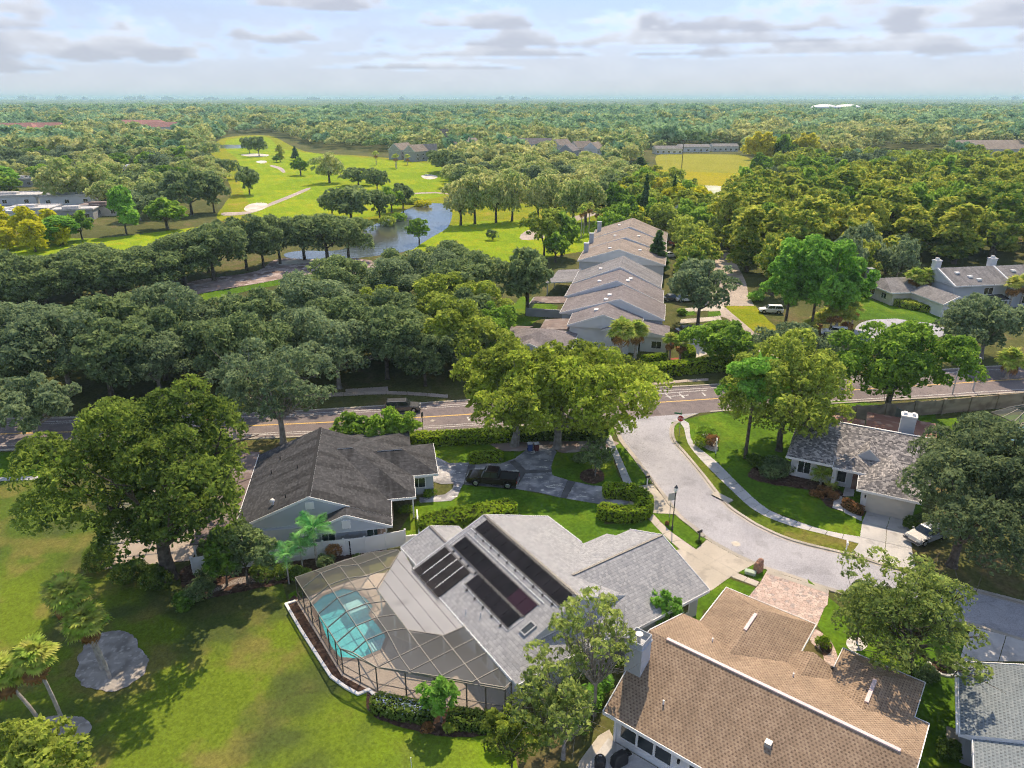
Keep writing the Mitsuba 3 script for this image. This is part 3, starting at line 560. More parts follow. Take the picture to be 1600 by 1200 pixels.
bed([(1170, 745), (1180, 730), (1230, 720), (1290, 745), (1330, 790), (1320, 800), (1290, 790), (1275, 770), (1240, 762), (1200, 756)], 'm_mulch', 'dark mulch bed before the corner house')
bed([(1315, 785), (1325, 778), (1350, 795), (1347, 806), (1335, 803)], 'm_mulch', 'small mulch bed by the garage of the corner house', 3, .062)
bed([(905, 742), (920, 733), (938, 735), (945, 748), (930, 756), (912, 753)], 'm_mulch', 'mulch ring round the small tree on the front lawn')
bed([(1322, 1000), (1338, 993), (1356, 1000), (1354, 1014), (1336, 1019), (1324, 1012)], 'm_stones', 'stone edged ring under the small tree on the brown house lawn')
bed([(1450, 1040), (1480, 1030), (1500, 1040), (1496, 1056), (1474, 1056), (1455, 1048)], 'm_mulch', 'mulch bed with pale stone edging by the blue grey roof', 3)
bed([(1085, 690), (1105, 676), (1118, 690), (1120, 706), (1100, 700)], 'm_stones', 'pale stones round the shrubs by the pavement')
bed([(770, 690), (860, 690), (960, 690), (950, 700), (880, 708), (860, 700), (790, 706)], 'm_litter', 'leaf litter under the two spreading trees', 3, .04)
bed([(1280, 1010), (1295, 1003), (1300, 1015), (1288, 1025)], 'm_mulch', 'dark bed inside the curved garden path', 3, .055)
bed([(300, 940), (330, 928), (375, 912), (440, 906), (450, 900), (440, 890), (430, 902), (380, 902), (340, 918), (312, 935)], 'm_stones', 'winding edge of white stones before the shrubs')
ent('garden_edging', slab_mesh(ribbon(smooth_curve(g2([(462, 940), (447, 945), (470, 985), (517, 1058), (540, 1075), (560, 1086), (576, 1079), (590, 1092)]), 1), .22), 0, .16), 'm_white', label='white concrete edging round the mulch bed of the pool cage', category='garden edging')
tag('garden_edging', kind=None)
ent('stone_edging', cat([tm(rbox(.3, .22, .2, .06, 6).rotate((0, 0, random.uniform(0, 180))).translate((*at(x, y)[:2], .08))) for x, y in smooth_curve([(1450, 1033), (1455, 1045), (1466, 1053), (1480, 1057), (1496, 1055)], 5)]), 'm_stones', label='pale stone edging of the bed by the blue grey roof', category='garden edging')
# ------------------------------------------------------------------ buildings
def union(ms):
    r = ms[0]
    for m in ms[1:]: r = r + m
    return r
def eave_boards(fr, rects, t=.22, w=.05):
    """fascia boards along eave rectangles: (u0,u1,v0,v1,z, sides)"""
    ms = []
    for u0, u1, v0, v1, z, sides in rects:
        zc = z - t / 2 + .015
        if 'n' in sides: ms.append(beam(fr(u0 - .03, v1 + w / 2 + .012, zc), fr(u1 + .03, v1 + w / 2 + .012, zc), w, t + .05))
        if 'f' in sides: ms.append(beam(fr(u0 - .03, v0 - w / 2 - .012, zc), fr(u1 + .03, v0 - w / 2 - .012, zc), w, t + .05))
        if 'a' in sides: ms.append(beam(fr(u0 - w / 2 - .012, v0 - .03, zc), fr(u0 - w / 2 - .012, v1 + .03, zc), w, t + .05))
        if 'b' in sides: ms.append(beam(fr(u1 + w / 2 + .012, v0 - .03, zc), fr(u1 + w / 2 + .012, v1 + .03, zc), w, t + .05))
    return ms
def rakes(fr, pts, w=.06, h=.24):
    return [beam(fr(*pts[i]) - np.array([0, 0, h / 2 - .03]), fr(*pts[i + 1]) - np.array([0, 0, h / 2 - .03]), w, h) for i in range(len(pts) - 1)]
def window(h, fr, u, v, z, w, hgt, side, panes=2, frame='m_white', glass='m_glass'):
    """frame with panes on a wall: side is the way it looks, 'u+', 'u-', 'v+' or 'v-'"""
    s = 1 if side[1] == '+' else -1
    def B(a0, a1, d0, d1, z0, z1):
        d0, d1 = sorted((s * d0, s * d1))
        return fr.box(u + d0, u + d1, v + a0, v + a1, z0, z1) if side[0] == 'u' else fr.box(u + a0, u + a1, v + d0, v + d1, z0, z1)
    t = .09
    ms = [B(-w / 2 - t, w / 2 + t, 0, .06, z - t, z), B(-w / 2 - t, w / 2 + t, 0, .06, z + hgt, z + hgt + t), B(-w / 2 - t, -w / 2, 0, .06, z, z + hgt), B(w / 2, w / 2 + t, 0, .06, z, z + hgt)]
    ms += [B(-w / 2 + w * i / panes - .03, -w / 2 + w * i / panes + .03, 0, .05, z, z + hgt) for i in range(1, panes)]
    k = ent('window', cat(ms), frame, h)
    for i in range(panes): ent('pane', B(-w / 2 + w * i / panes + .03, -w / 2 + w * (i + 1) / panes - .03, .005, .025, z, z + hgt), glass, k)
    return k
def panel_door(h, fr, u, v, z0, w, hgt, side, rows=4, cols=4, m='m_white'):
    s = 1 if side[1] == '+' else -1
    def B(a0, a1, d0, d1, z0, z1):
        d0, d1 = sorted((s * d0, s * d1))
        return fr.box(u + d0, u + d1, v + a0, v + a1, z0, z1) if side[0] == 'u' else fr.box(u + a0, u + a1, v + d0, v + d1, z0, z1)
    k = ent('garage_door', B(-w / 2, w / 2, 0, .04, z0, z0 + hgt), m, h)
    for i in range(rows):
        for j in range(cols):
            ent('panel', B(-w / 2 + w * j / cols + .05, -w / 2 + w * (j + 1) / cols - .05, .035, .06, z0 + hgt * i / rows + .04, z0 + hgt * (i + 1) / rows - .04), m, k)
    return k
def gablewall(h, fr, pts, off, m): return ent('gable', prism([fr(*p) for p in pts], off), m, h)
def boards(h, ms):
    for m in ms: ent('fascia', m, 'm_trim', h)
def hipcap(fr, a, b, w=.22, h=.05): return beam(fr(*a) + [0, 0, .02], fr(*b) + [0, 0, .02], w, h)

# ---- the house with solar panels and the pool
F = Fr(-56)
h = main = thing('house', 'grey shingled house with black solar panels on its roof beside the screened pool', 'house')
K1 = 2.75 / 7.15
R = union([F.roof(-46, -32.4, -35.2, -20.9, 2.75, 5.5), F.roof(-44, -30.4, -35.2, -20.9, 2.75, 5.5, h1=7.15), F.roof(-49.3, -44.5, -27.2, -21.3, 2.75, 3.9),
           F.roof(-39.4, -29.9, -39.6, -29, 3.3, 4.9, 'v', rid=-35.5, ze2=2.75), F.roof(-40.6, -36, -37.9, -33.5, 2.83, 4.7, 'v', rid=-36.0)])
roof = ent('roof', R, 'm_roof_grey', h)
tag(roof, 'pale grey shingle roof with several ridges')
ent('ridge_cap', cat([hipcap(F, (-46, -28.05, 5.5), (-32.4, -28.05, 5.5)), hipcap(F, (-35.5, -39.6, 4.9), (-35.5, -29.7, 4.9), .2), hipcap(F, (-49.3, -24.25, 3.9), (-46, -24.25, 3.9), .2)]), 'm_darkmetal', roof)
boards(h, eave_boards(F, [(-46, -31, -35.2, -20.9, 2.75, 'n'), (-46, -41, -35.2, -20.9, 2.75, 'f'), (-30.5, -30.4, -35.2, -20.9, 2.75, 'b'), (-29.95, -29.9, -39.6, -30, 2.75, 'b'), (-49.3, -46, -27.2, -21.3, 2.75, 'nf')]) +
    rakes(F, [(-46.04, -35.2, 2.77), (-46.04, -28.05, 5.52), (-46.04, -20.9, 2.77)]) + rakes(F, [(-39.4, -39.64, 3.32), (-35.5, -39.64, 4.92), (-29.9, -39.64, 2.77)]) + rakes(F, [(-49.34, -27.2, 2.77), (-49.34, -24.25, 3.92), (-49.34, -21.3, 2.77)]))
for b in ((-45.5, -31., -34.6, -21.5), (-48.9, -45.5, -26.8, -21.8), (-38.9, -30.5, -39.1, -34.6)): ent('wall', F.box(*b, 0, 2.58), 'm_wall_blue', h)
gablewall(h, F, [(-32.39, -32.8, 3.66), (-32.39, -28.05, 5.28), (-32.39, -23.3, 3.66)], F.u * .02, 'm_wall_blue')
gablewall(h, F, [(-46.01, -34.5, 2.75), (-46.01, -28.05, 5.25), (-46.01, -21.6, 2.75)], F.u * -.02, 'm_wall_blue')
gablewall(h, F, [(-38.6, -39.61, 3.3), (-35.5, -39.61, 4.65), (-30.4, -39.61, 2.7)], F.v * -.02, 'm_wall_blue')
panel_door(h, F, -34.7, -39.11, .02, 4.9, 2.15, 'v-')
window(h, F, -30.5, -37.4, .9, 1.1, 1.2, 'u+', 1); window(h, F, -30.5, -35.6, .9, .9, 1.2, 'u+', 1)
for i, u in enumerate((-44.3, -42.2, -40.1, -36., -33.4)): window(h, F, u, -21.49, .25, 1.7, 1.95, 'v+', 2, 'm_white', 'm_glass_green')
# flat white patio roof in long pans
lan = Polygon([(-49.15, -21.33), (-45.3, -17.15), (-39.5, -17.15), (-37.5, -19.15), (-37.4, -20.86), (-46.1, -20.86)])
pr = ent('patio_roof', cat([F.box(-45.4, -39.4, -17.32, -17.2, 2.36, 2.50), F.box(-46.1, -37.5, -20.95, -20.87, 2.55, 2.70)]), 'm_trim', h)
tag(pr, 'flat white patio roof in long pans')
for i in range(4):
    st = lan.intersection(Polygon([(-60, -17.15 - i * 1.05), (-30, -17.15 - i * 1.05), (-30, -18.2 - i * 1.05), (-60, -18.2 - i * 1.05)]))
    for q in polys(st.buffer(-.018, join_style=2)):
        c = list(q.exterior.coords)[:-1]
        ent('roof_panel', prism([F(a, b, 2.50 + .055 * -(b + 17.15) + .012 * (i % 2)) for a, b in c], [0, 0, -.09]), 'm_lanai', pr)
for u, v in ((-45.1, -17.4), (-42.3, -17.3), (-39.6, -17.3), (-37.7, -19.2)): ent('post', F.box(u - .05, u + .05, v - .05, v + .05, 0, 2.42), 'm_white', pr)
# solar collectors on the near slope
def near_z(v, up=0.): return 5.5 - K1 * (v + 28.05) + up * math.sqrt(1 + K1 * K1)
def on_slope(u0, u1, v0, v1, lift, t):
    p = [F(u0, v0, near_z(v0, lift)), F(u1, v0, near_z(v0, lift)), F(u1, v1, near_z(v1, lift)), F(u0, v1, near_z(v1, lift))]
    n = np.cross(p[1] - p[0], p[3] - p[0]); n /= np.linalg.norm(n); n = n if n[2] > 0 else -n
    return prism(p, n * t)
def collector_row(u0, u1, v0, v1, n, label, mats, rail=True):
    k = thing('solar_collector', label, 'solar panel', 'solar collectors on the grey roof')
    du = (u1 - u0) / n
    for i in range(n): ent('panel', on_slope(u0 + i * du + .02, u0 + (i + 1) * du - .02, v0, v1, .05, .035), mats(i), k)
    ent('header_pipe', cat([tube([F(u0 - .15, v0 - .06, near_z(v0 - .06, .08)), F(u1 + .1, v0 - .06, near_z(v0 - .06, .08))], .035), tube([F(u0 - .1, v1 + .06, near_z(v1 + .06, .08)), F(u1 + .15, v1 + .06, near_z(v1 + .06, .08))], .035)]), 'm_darkmetal', k)
    if rail:
        for i in range(n):
            u = u0 + (i + .5) * du
            ent('clamp', cat([on_slope(u - .06, u + .06, v1 + .16, v1 + .34, .0, .12)]), 'm_black', k)
    return k
collector_row(-45.25, -33.05, -27.8, -26.6, 10, 'long top row of black solar panels just under the roof ridge', lambda i: 'm_solar')
collector_row(-45.2, -34.45, -25.55, -24.33, 9, 'middle row of black solar panels, purplish at its lower end', lambda i: 'm_solar_purple' if i > 6 else 'm_solar')
collector_row(-40.75, -34.6, -24.12, -22.98, 5, 'short lower row of black solar panels nearest the skylight', lambda i: 'm_solar')
k = thing('solar_collector', 'four black solar panels with white dividers between them by the flat patio roof', 'solar panel')
mat('m_solar_brown', lambda p, n, uv: mixc((.014, .012, .014), (.026, .024, .027), ss(.3, .7, fb(p.x * 1.2, p.y * 1.2, p.z, 3))), .6, .12)
for i in range(4):
    u0 = -45.75 + i * 1.1
    ent('panel', on_slope(u0 + .04, u0 + 1.05, -23.8, -21.3, .05, .03), 'm_solar_brown', k)
    ent('panel', prism([F(u0 + .04, -21.28, near_z(-21.28, .05)), F(u0 + 1.05, -21.28, near_z(-21.28, .05)), F(u0 + 1.05, -20.75, 2.80), F(u0 + .04, -20.75, 2.80)], [0, 0, .03]), 'm_solar_brown', k)
    if i: ent('divider', on_slope(u0 - .035, u0 + .025, -23.8, -21.1, .06, .06), 'm_white', k)
ent('header_pipe', cat([tube([F(-45.9, -23.88, near_z(-23.88, .09)), F(-41.2, -23.88, near_z(-23.88, .09))], .035), tube([F(-45.9, -20.7, 2.86), F(-41.2, -20.7, 2.86)], .04)]), 'm_darkmetal', k)
ent('solar_pipe', cat([tube([F(-45.6, -24.2, near_z(-24.2, .06)), F(-45.6, -26.4, near_z(-26.4, .06)), F(-33.2, -26.4, near_z(-26.4, .06))], .03), tube([F(-45.5, -25.95, near_z(-25.95, .06)), F(-34.2, -25.95, near_z(-25.95, .06))], .03), tube([F(-41, -22.8, near_z(-22.8, .05)), F(-34.4, -22.8, near_z(-22.8, .05)), F(-34.3, -24.2, near_z(-24.2, .05))], .028)]), 'm_trim', label='white solar supply pipes running along the grey roof between the panel rows', category='pipe')
sk = ent('skylight', cat([on_slope(-33.7, -33.6, -24.5, -23.4, 0, .15), on_slope(-33.1, -33.0, -24.5, -23.4, 0, .15), on_slope(-33.6, -33.1, -24.5, -24.4, 0, .15), on_slope(-33.6, -33.1, -23.5, -23.4, 0, .15)]), 'm_signback', h)
ent('pane', on_slope(-33.6, -33.1, -24.4, -23.5, .05, .05), 'm_glass', sk)
for u, v in ((-37.2, -22.2), (-44.3, -26.1), (-38.4, -21.6)): ent('vent_pipe', cyl(.05, near_z(v) - .1, near_z(v) + .35, *F(u, v)[:2], 8), 'm_trim', h)
# deck, pool, screen cage
cage_out = Polygon([(-50.85, -12.2), (-40.8, -12.3), (-37.7, -13.7), (-30.8, -20.2), (-31.0, -20.9), (-37.4, -20.9), (-46.1, -20.9), (-49.2, -21.2), (-50.6, -18.6)])
def W(poly): return Polygon([F(a, b)[:2] for a, b in poly.exterior.coords])
deck = W(Polygon([(-51, -12.0), (-40.7, -12.1), (-37.6, -13.5), (-30.5, -20.2), (-30.7, -21.6), (-46.1, -21.6), (-49.3, -21.4), (-50.9, -18.6)])).difference(pool)
ent('pool_deck', slab_mesh(deck, 0, .06), 'm_deck', label='tan concrete deck round the turquoise pool', kind='structure')
pk = thing('swimming_pool', 'turquoise swimming pool under the screen cage', 'swimming pool')
rim = pool.buffer(.28, join_style=2).difference(pool)
ent('coping', slab_mesh(rim, .0, .09), 'm_coping', pk)
wl = []
pc = np.array(pool.exterior.coords)[:-1]
for i in range(len(pc)):
    a, b = pc[i], pc[(i + 1) % len(pc)]
    wl.append(trimesh.Trimesh([[*a, .05], [*b, .05], [*b, -1.5], [*a, -1.5]], [[0, 1, 2], [0, 2, 3]], process=False))
ent('basin', cat(wl + [sheet_mesh(pool, -1.3)]), 'm_pool', pk)
ent('step', slab_mesh(pool.intersection(W(Polygon([(-48.6, -15.3), (-47.2, -15.3), (-47.2, -17), (-48.6, -17)]))), -1.3, -.35), 'm_poolstep', pk)
ent('step', slab_mesh(pool.intersection(W(Polygon([(-43, -15.2), (-42.0, -15.2), (-42.0, -17), (-43, -17)]))), -1.3, -.3), 'm_poolstep', pk)
ent('water', sheet_mesh(pool, -.06), 'm_water', pk)
ck = thing('pool_cage', 'bronze framed screen cage over the turquoise pool and deck', 'pool cage')
def cage_z(u, v):
    if u <= -37.6:
        e = min(max(min(v * -1 - 12.3, u + 50.85), 0), 1.6) / 1.6
        z = 2.4 + .8 * e
        r = max(0., min(1., (-v - 15.6) / 1.55)); z -= .5 * r * (1 if e > .9 else e)
        z0 = 2.4 + .35 * max(0, min(1, (-v - 13.7) / 7))
        t = max(0., min(1., (u + 39.7) / 2.1)); return z * (1 - t) + max(z0, 2.4) * t
    return 2.4 + .35 * max(0, min(1, (-v - 13.7) / 7)) * max(0, 1 - (u + 37.6) / 14)
us = [-50.85, -49.15, -47.28, -45.38, -43.46, -41.55, -39.7, -37.6, -35.9, -34.2, -32.5, -30.7]
vs = [-12.2, -13.9, -15.55, -17.15, -19.0, -20.95]
open_roof = cage_out.difference(lan.buffer(.02))
edges = {}
for i in range(len(us) - 1):
    for j in range(len(vs) - 1):
        cell = Polygon([(us[i], vs[j]), (us[i + 1], vs[j]), (us[i + 1], vs[j + 1]), (us[i], vs[j + 1])]).intersection(open_roof)
        for q in polys(cell):
            if q.area < .15: continue
            c = [p for p in list(q.simplify(.02).exterior.coords)[:-1]]
            P3 = [F(a, b, cage_z(a, b)) for a, b in c]
            n = len(P3); m = trimesh.Trimesh(P3 + [np.mean(P3, 0)], [[a, (a + 1) % n, n] for a in range(n)], process=False)
            ent('screen_panel', m, 'm_screen', ck)
            for a in range(n):
                p, r = c[a], c[(a + 1) % n]
                kk = tuple(sorted((tuple(np.round(p, 1)), tuple(np.round(r, 1)))))
                edges[kk] = (p, r)
for p, r in edges.values():
    a, b = F(*p, cage_z(*p)), F(*r, cage_z(*r))
    if np.linalg.norm(a - b) > .25: ent('beam', beam(a, b, .05, .10), 'm_alu', ck)
peri = [(-50.6, -18.6), (-50.85, -16.5), (-50.85, -14.3), (-50.85, -12.2), (-49.15, -12.22), (-47.28, -12.24), (-45.38, -12.26), (-43.46, -12.27), (-41.9, -12.28), (-40.8, -12.3), (-39.2, -13.0), (-37.7, -13.7), (-36.05, -15.2), (-34.5, -16.7), (-32.8, -18.3), (-31.8, -19.25), (-30.8, -20.2), (-31.0, -20.85)]
for i, (a, b) in enumerate(peri): ent('post', F.box(a - .04, a + .04, b - .04, b + .04, 0, 2.42), 'm_bronze', ck)
for i in range(len(peri) - 1):
    a, b = peri[i], peri[i + 1]
    ent('screen_panel', trimesh.Trimesh([F(*a, .08), F(*b, .08), F(*b, 2.36), F(*a, 2.36)], [[0, 1, 2], [0, 2, 3]], process=False), 'm_screen_dark' if i < 9 else 'm_screen', ck)
    for z, w in ((.10, .08), (.85, .05), (2.38, .09)): ent('rail', beam(F(*a, z), F(*b, z), .05, w), 'm_bronze' if z < 2 else 'm_alu', ck)
    if i in (11, 12, 3, 5): ent('brace', beam(F(*a, .1), F(*b, 2.3), .015, .015), 'm_bronze', ck)
# side fence panels of the little back gate by the patio
# ---- the charcoal roofed neighbour on the left
F = Fr(-80)
h = thing('house', 'house with a streaked charcoal roof left of the solar house, behind the white fence', 'house')
R = union([F.roof(-74.4, -59.3, 1.35, 15.8, 2.5, 5.5, rid=8.8, ze2=2.7), F.roof(-70, -57.7, 1.35, 9.65, 2.5, 4.15, rid=5.5),
           F.roof(-78.2, -62.4, -1.1, 9.0, 2.6, 4.75, 'v', rid=-70.3, h0=6.3), F.roof(-74, -66.75, -3.7, 5, 2.6, 4.05, 'v', h0=3.6)])
roof = ent('roof', R, 'm_roof_char', h)
ent('ridge_cap', cat([hipcap(F, (-74.4, 8.8, 5.5), (-59.3, 8.8, 5.5), .34), hipcap(F, (-70.3, 5.2, 4.75), (-70.3, 6.8, 4.75)), hipcap(F, (-70.37, -.1, 4.05), (-70.37, 2.6, 4.05))]), 'm_roof_char', roof)
boards(h, eave_boards(F, [(-66, -57.7, 1.35, 9, 2.5, 'f'), (-66.7, -62.4, -1.1, 3, 2.6, 'bf'), (-74, -66.75, -3.7, 0, 2.6, 'bf'), (-74.4, -59.3, 1, 15.8, 2.7, 'n')]) +
    rakes(F, [(-59.27, 15.8, 2.72), (-59.27, 8.8, 5.52), (-59.27, 5.2, 4.1)]) + rakes(F, [(-57.67, 9.65, 2.52), (-57.67, 5.5, 4.17), (-57.67, 1.35, 2.52)]))
for b in ((-73.9, -60.4, 1.9, 15.3), (-66, -58.4, 2., 9.2), (-73.5, -67.2, -3.2, 4), (-77, -67, -.6, 4)): ent('wall', F.box(*b, 0, 2.4), 'm_wall_blue', h)
gablewall(h, F, [(-59.29, 15.4, 2.6), (-59.29, 8.8, 5.27), (-59.29, 5.2, 3.9), (-59.29, 5.2, 2.6)], F.u * .02, 'm_wall_blue')
gablewall(h, F, [(-57.69, 9.2, 2.4), (-57.69, 5.5, 3.93), (-57.69, 1.8, 2.4)], F.u * .02, 'm_wall_blue')
ent('louvre', F.box(-57.68, -57.62, 5.1, 5.9, 2.75, 3.6), 'm_white', h); ent('louvre', F.box(-59.28, -59.22, 8.4, 9.2, 4.2, 4.95), 'm_white', h)
ent('panel_wall', F.box(-60.4, -58.9, 8.2, 15.2, 0, 2.5), 'm_wall_blue', h)
window(h, F, -58.4, 3.1, .35, 1.3, 1.75, 'u+', 2, 'm_white', 'm_glass_green'); window(h, F, -58.4, 7.3, .35, 1.2, 1.75, 'u+', 2, 'm_white', 'm_glass_green')
window(h, F, -67.2, -1.6, .9, 1.4, 1.1, 'u+', 2)
ent('stone_corner', F.box(-58.42, -58.34, 1.98, 2.75, 0, 2.38), 'm_stone', h)
ent('porch_post', F.box(-62.75, -62.6, -.9, -.75, 0, 2.4), 'm_white', h); ent('porch_post', F.box(-62.75, -62.6, 1.2, 1.35, 0, 2.4), 'm_stone', h)
ent('planter_wall', cat([F.box(-63, -58.4, -1.25, -1.1, 0, .75), F.box(-58.55, -58.4, -1.1, 1.2, 0, .75)]), 'm_white', h)
ent('patio_roof', prism([F(-76.2, 18.6, 2.5), F(-57.9, 19.5, 2.45), F(-57.6, 15.9, 2.62), F(-75.2, 15.85, 2.62)], [0, 0, -.1]), 'm_patioroof', h)
for u, v in ((-58.2, 19.2), (-58.0, 16.6), (-64, 19), (-70, 18.7)): ent('patio_post', F.box(u - .07, u + .07, v - .07, v + .07, 0, 2.4), 'm_white', h)
for u, v, r in ((-70.5, 12.9, .06), (-68, 13.5, .05), (-66.5, 10.6, .05), (-61.2, 11.2, .05)):
    z = 5.5 - .4 * abs(v - 8.8); ent('vent_pipe', cyl(r, z - .2, z + .4, *F(u, v)[:2], 8), 'm_black', h)
z = 5.5 - .4 * 3.6; c = F(-60.9, 12.4); ent('turbine_vent', cat([cyl(.12, z - .1, z + .3, *c[:2]), trimesh.creation.icosphere(2, .24).apply_transform(trimesh.transformations.translation_matrix([c[0], c[1], z + .42]))]), 'm_white', h)
ent('wall_ornament', cat([tm(m3.Manifold.cylinder(.03, .22, .22, 14).rotate((90, 0, 0)).rotate((0, 0, -80 + 90)).translate(F(-58.37, 3.9 + .42 * i, 1.35 + .1 * math.sin(i * 2)).tolist())) for i in range(6)]), 'm_signback', h)
k = thing('pool_cage', 'screened patio behind the huge oak, left of the charcoal roof', 'pool cage')
ent('deck', slab_mesh(Polygon([F(a, b)[:2] for a, b in ((-73, 19.7), (-59, 19.9), (-59, 27.5), (-73, 27.5))]), 0, .05), 'm_deck', k)
for a in (-73, -69.5, -66, -62.5, -59):
    ent('beam', beam(F(a, 19.8, 2.6), F(a, 27.5, 2.6), .06, .1), 'm_alu', k); ent('post', beam(F(a, 27.5, 0), F(a, 27.5, 2.6), .07, .07, (0, 1, 0)), 'm_bronze', k)
for b in (19.8, 23.6, 27.5): ent('beam', beam(F(-73, b, 2.62), F(-59, b, 2.62), .06, .1), 'm_alu', k)
for i in range(4): ent('screen_panel', trimesh.Trimesh([F(-73 + 3.5 * i, 19.8, 2.6), F(-69.5 + 3.5 * i, 19.8, 2.6), F(-69.5 + 3.5 * i, 27.5, 2.6), F(-73 + 3.5 * i, 27.5, 2.6)], [[0, 1, 2], [0, 2, 3]], process=False), 'm_screen', k)
# white vinyl fence between the two houses
def run_fence(name, line, hgt, label, m='m_white', step=1.85, z0=.03, cap=True, category='fence', post_w=.13, thick=.045):
    k = thing(name, label, category)
    pts = resample(np.asarray(line), step)
    for i, p in enumerate(pts):
        ent('post', cat([box(p[0] - post_w / 2, p[0] + post_w / 2, p[1] - post_w / 2, p[1] + post_w / 2, 0, hgt + .06)] + ([box(p[0] - post_w / 2 - .02, p[0] + post_w / 2 + .02, p[1] - post_w / 2 - .02, p[1] + post_w / 2 + .02, hgt + .06, hgt + .11)] if cap else [])), m, k)
    for a, b in zip(pts[:-1], pts[1:]):
        d = (b - a) / np.linalg.norm(b - a); a2, b2 = a + d * post_w / 2, b - d * post_w / 2
        ent('panel', beam([*a2, (hgt + z0) / 2], [*b2, (hgt + z0) / 2], thick, hgt - z0 - .1), m, k)
        ent('rail', beam([*a2, hgt - .05], [*b2, hgt - .05], thick + .03, .1), m, k)
    return k
run_fence('vinyl_fence', g2([(372, 889), (440, 880), (500, 872), (570, 865), (634, 853)]), 1.8, 'long white vinyl fence between the charcoal roofed house and the pool cage')
run_fence('vinyl_fence', g2([(303, 897), (350, 889), (372, 885)]), 1.75, 'short white fence panel beside the trunk of the big oak')
# ---- the brown shingled house at the bottom
F = Fr(-38)
h = thing('house', 'brown shingled house with a white chimney at the bottom of the view', 'house')
R = union([F.roof(-16.65, .35, -43.05, -31.05, 2.7, 5.2), F.roof(-15.25, -8.15, -48.1, -38, 2.7, 4.2, 'v', h0=2.8), F.roof(-8.8, -5.7, -44.25, -38, 2.7, 3.35, 'v'), F.roof(-5.8, -.5, -46.75, -38, 2.7, 3.8, 'v', h0=2.6)])
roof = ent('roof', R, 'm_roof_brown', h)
def bz(v): return 5.2 - 2.5 / 6 * abs(v + 37.05)
ent('ridge_vent', F.box(-15.3, -.6, -37.17, -36.93, 5.17, 5.27), 'm_ridgevent', roof)
ent('ridge_vent', F.box(-11.82, -11.58, -44.6, -42.4, 4.17, 4.27), 'm_ridgevent', roof); ent('ridge_vent', F.box(-3.27, -3.03, -43.6, -41.2, 3.77, 3.87), 'm_ridgevent', roof)
boards(h, eave_boards(F, [(-16.65, .35, -43.05, -31.05, 2.7, 'n'), (-15.25, -8.15, -48.1, -43.1, 2.7, 'fab'), (-5.8, -.5, -46.75, -43.1, 2.7, 'fab'), (-.45, .35, -43.05, -42, 2.7, 'f')]) + rakes(F, [(-16.68, -43.05, 2.72), (-16.68, -37.05, 5.22), (-16.68, -31.05, 2.72)]) + rakes(F, [(.38, -43.05, 2.72), (.38, -37.05, 5.22), (.38, -31.05, 2.72)]))
for b in ((-16.1, -.2, -42.5, -31.6), (-14.8, -8.6, -47.6, -42.5), (-5.4, -.9, -46.3, -42.5)): ent('wall', F.box(*b, 0, 2.52), 'm_wall_white', h)
gablewall(h, F, [(-16.66, -42.6, 2.6), (-16.66, -37.05, 4.95), (-16.66, -31.5, 2.6)], F.u * -.02, 'm_wall_white')
gablewall(h, F, [(.36, -42.6, 2.6), (.36, -37.05, 4.95), (.36, -31.5, 2.6)], F.u * .02, 'm_wall_white')
c = ent('chimney', F.box(-16.85, -15.65, -35.3, -33.95, 2.5, 6.1), 'm_wall_blue', h)
ent('cap', cat([F.box(-16.92, -15.58, -35.37, -33.88, 6.1, 6.2), F.box(-16.85, -15.65, -34.0, -33.95, 6.2, 6.62), F.box(-16.85, -15.65, -35.3, -35.25, 6.2, 6.62), F.box(-16.85, -16.8, -35.3, -33.95, 6.2, 6.62), F.box(-15.7, -15.65, -35.3, -33.95, 6.2, 6.62)]), 'm_wall_blue', c)
ent('flue', cat([cyl(.14, 6.1, 6.75, *F(-16.25, -34.6)[:2]), cyl(.26, 6.75, 6.85, *F(-16.25, -34.6)[:2])]), 'm_signback', c)
for u in (-15.0, -13.75, -12.5): window(h, F, u, -31.6, .75, 1.12, 1.45, 'v+', 1)
window(h, F, -10.2, -31.6, .75, 1.1, 1.45, 'v+', 1); window(h, F, -8.9, -31.6, .75, 1.1, 1.45, 'v+', 1)
lk = ent('wall_lamp', cat([cyl(.09, 1.55, 1.8, *F(-11.4, -31.42)[:2]), cyl(.05, 1.8, 1.95, *F(-11.4, -31.45)[:2]), F.box(-11.44, -11.36, -31.6, -31.42, 1.86, 1.9)]), 'm_black', h)
ent('downpipe', F.box(-16.0, -15.9, -31.58, -31.5, 0, 2.5), 'm_trim', h)
for u, v in ((-13.5, -33.2), (-7.6, -40.6), (-13.2, -40.2)): ent('vent_pipe', cyl(.06, bz(v) - .1, bz(v) + .3, *F(u, v)[:2], 8), 'm_trim', h)
ent('box_vent', F.box(-7.2, -6.8, -34.2, -33.8, bz(-34) - .1, bz(-34) + .22), 'm_signback', h)
ent('downspout', F.box(-5.95, -5.8, -44.2, -44.05, 0.5, 2.9), 'm_black', h)
ent('brown_house_patio', slab_mesh(Polygon([F(a, b)[:2] for a, b in ((-16.4, -31.5), (-6, -31.5), (-6, -26), (-16.4, -26))]), 0, .08), 'm_concrete_grey', label='grey patio slab before the windows of the brown house', kind='structure')
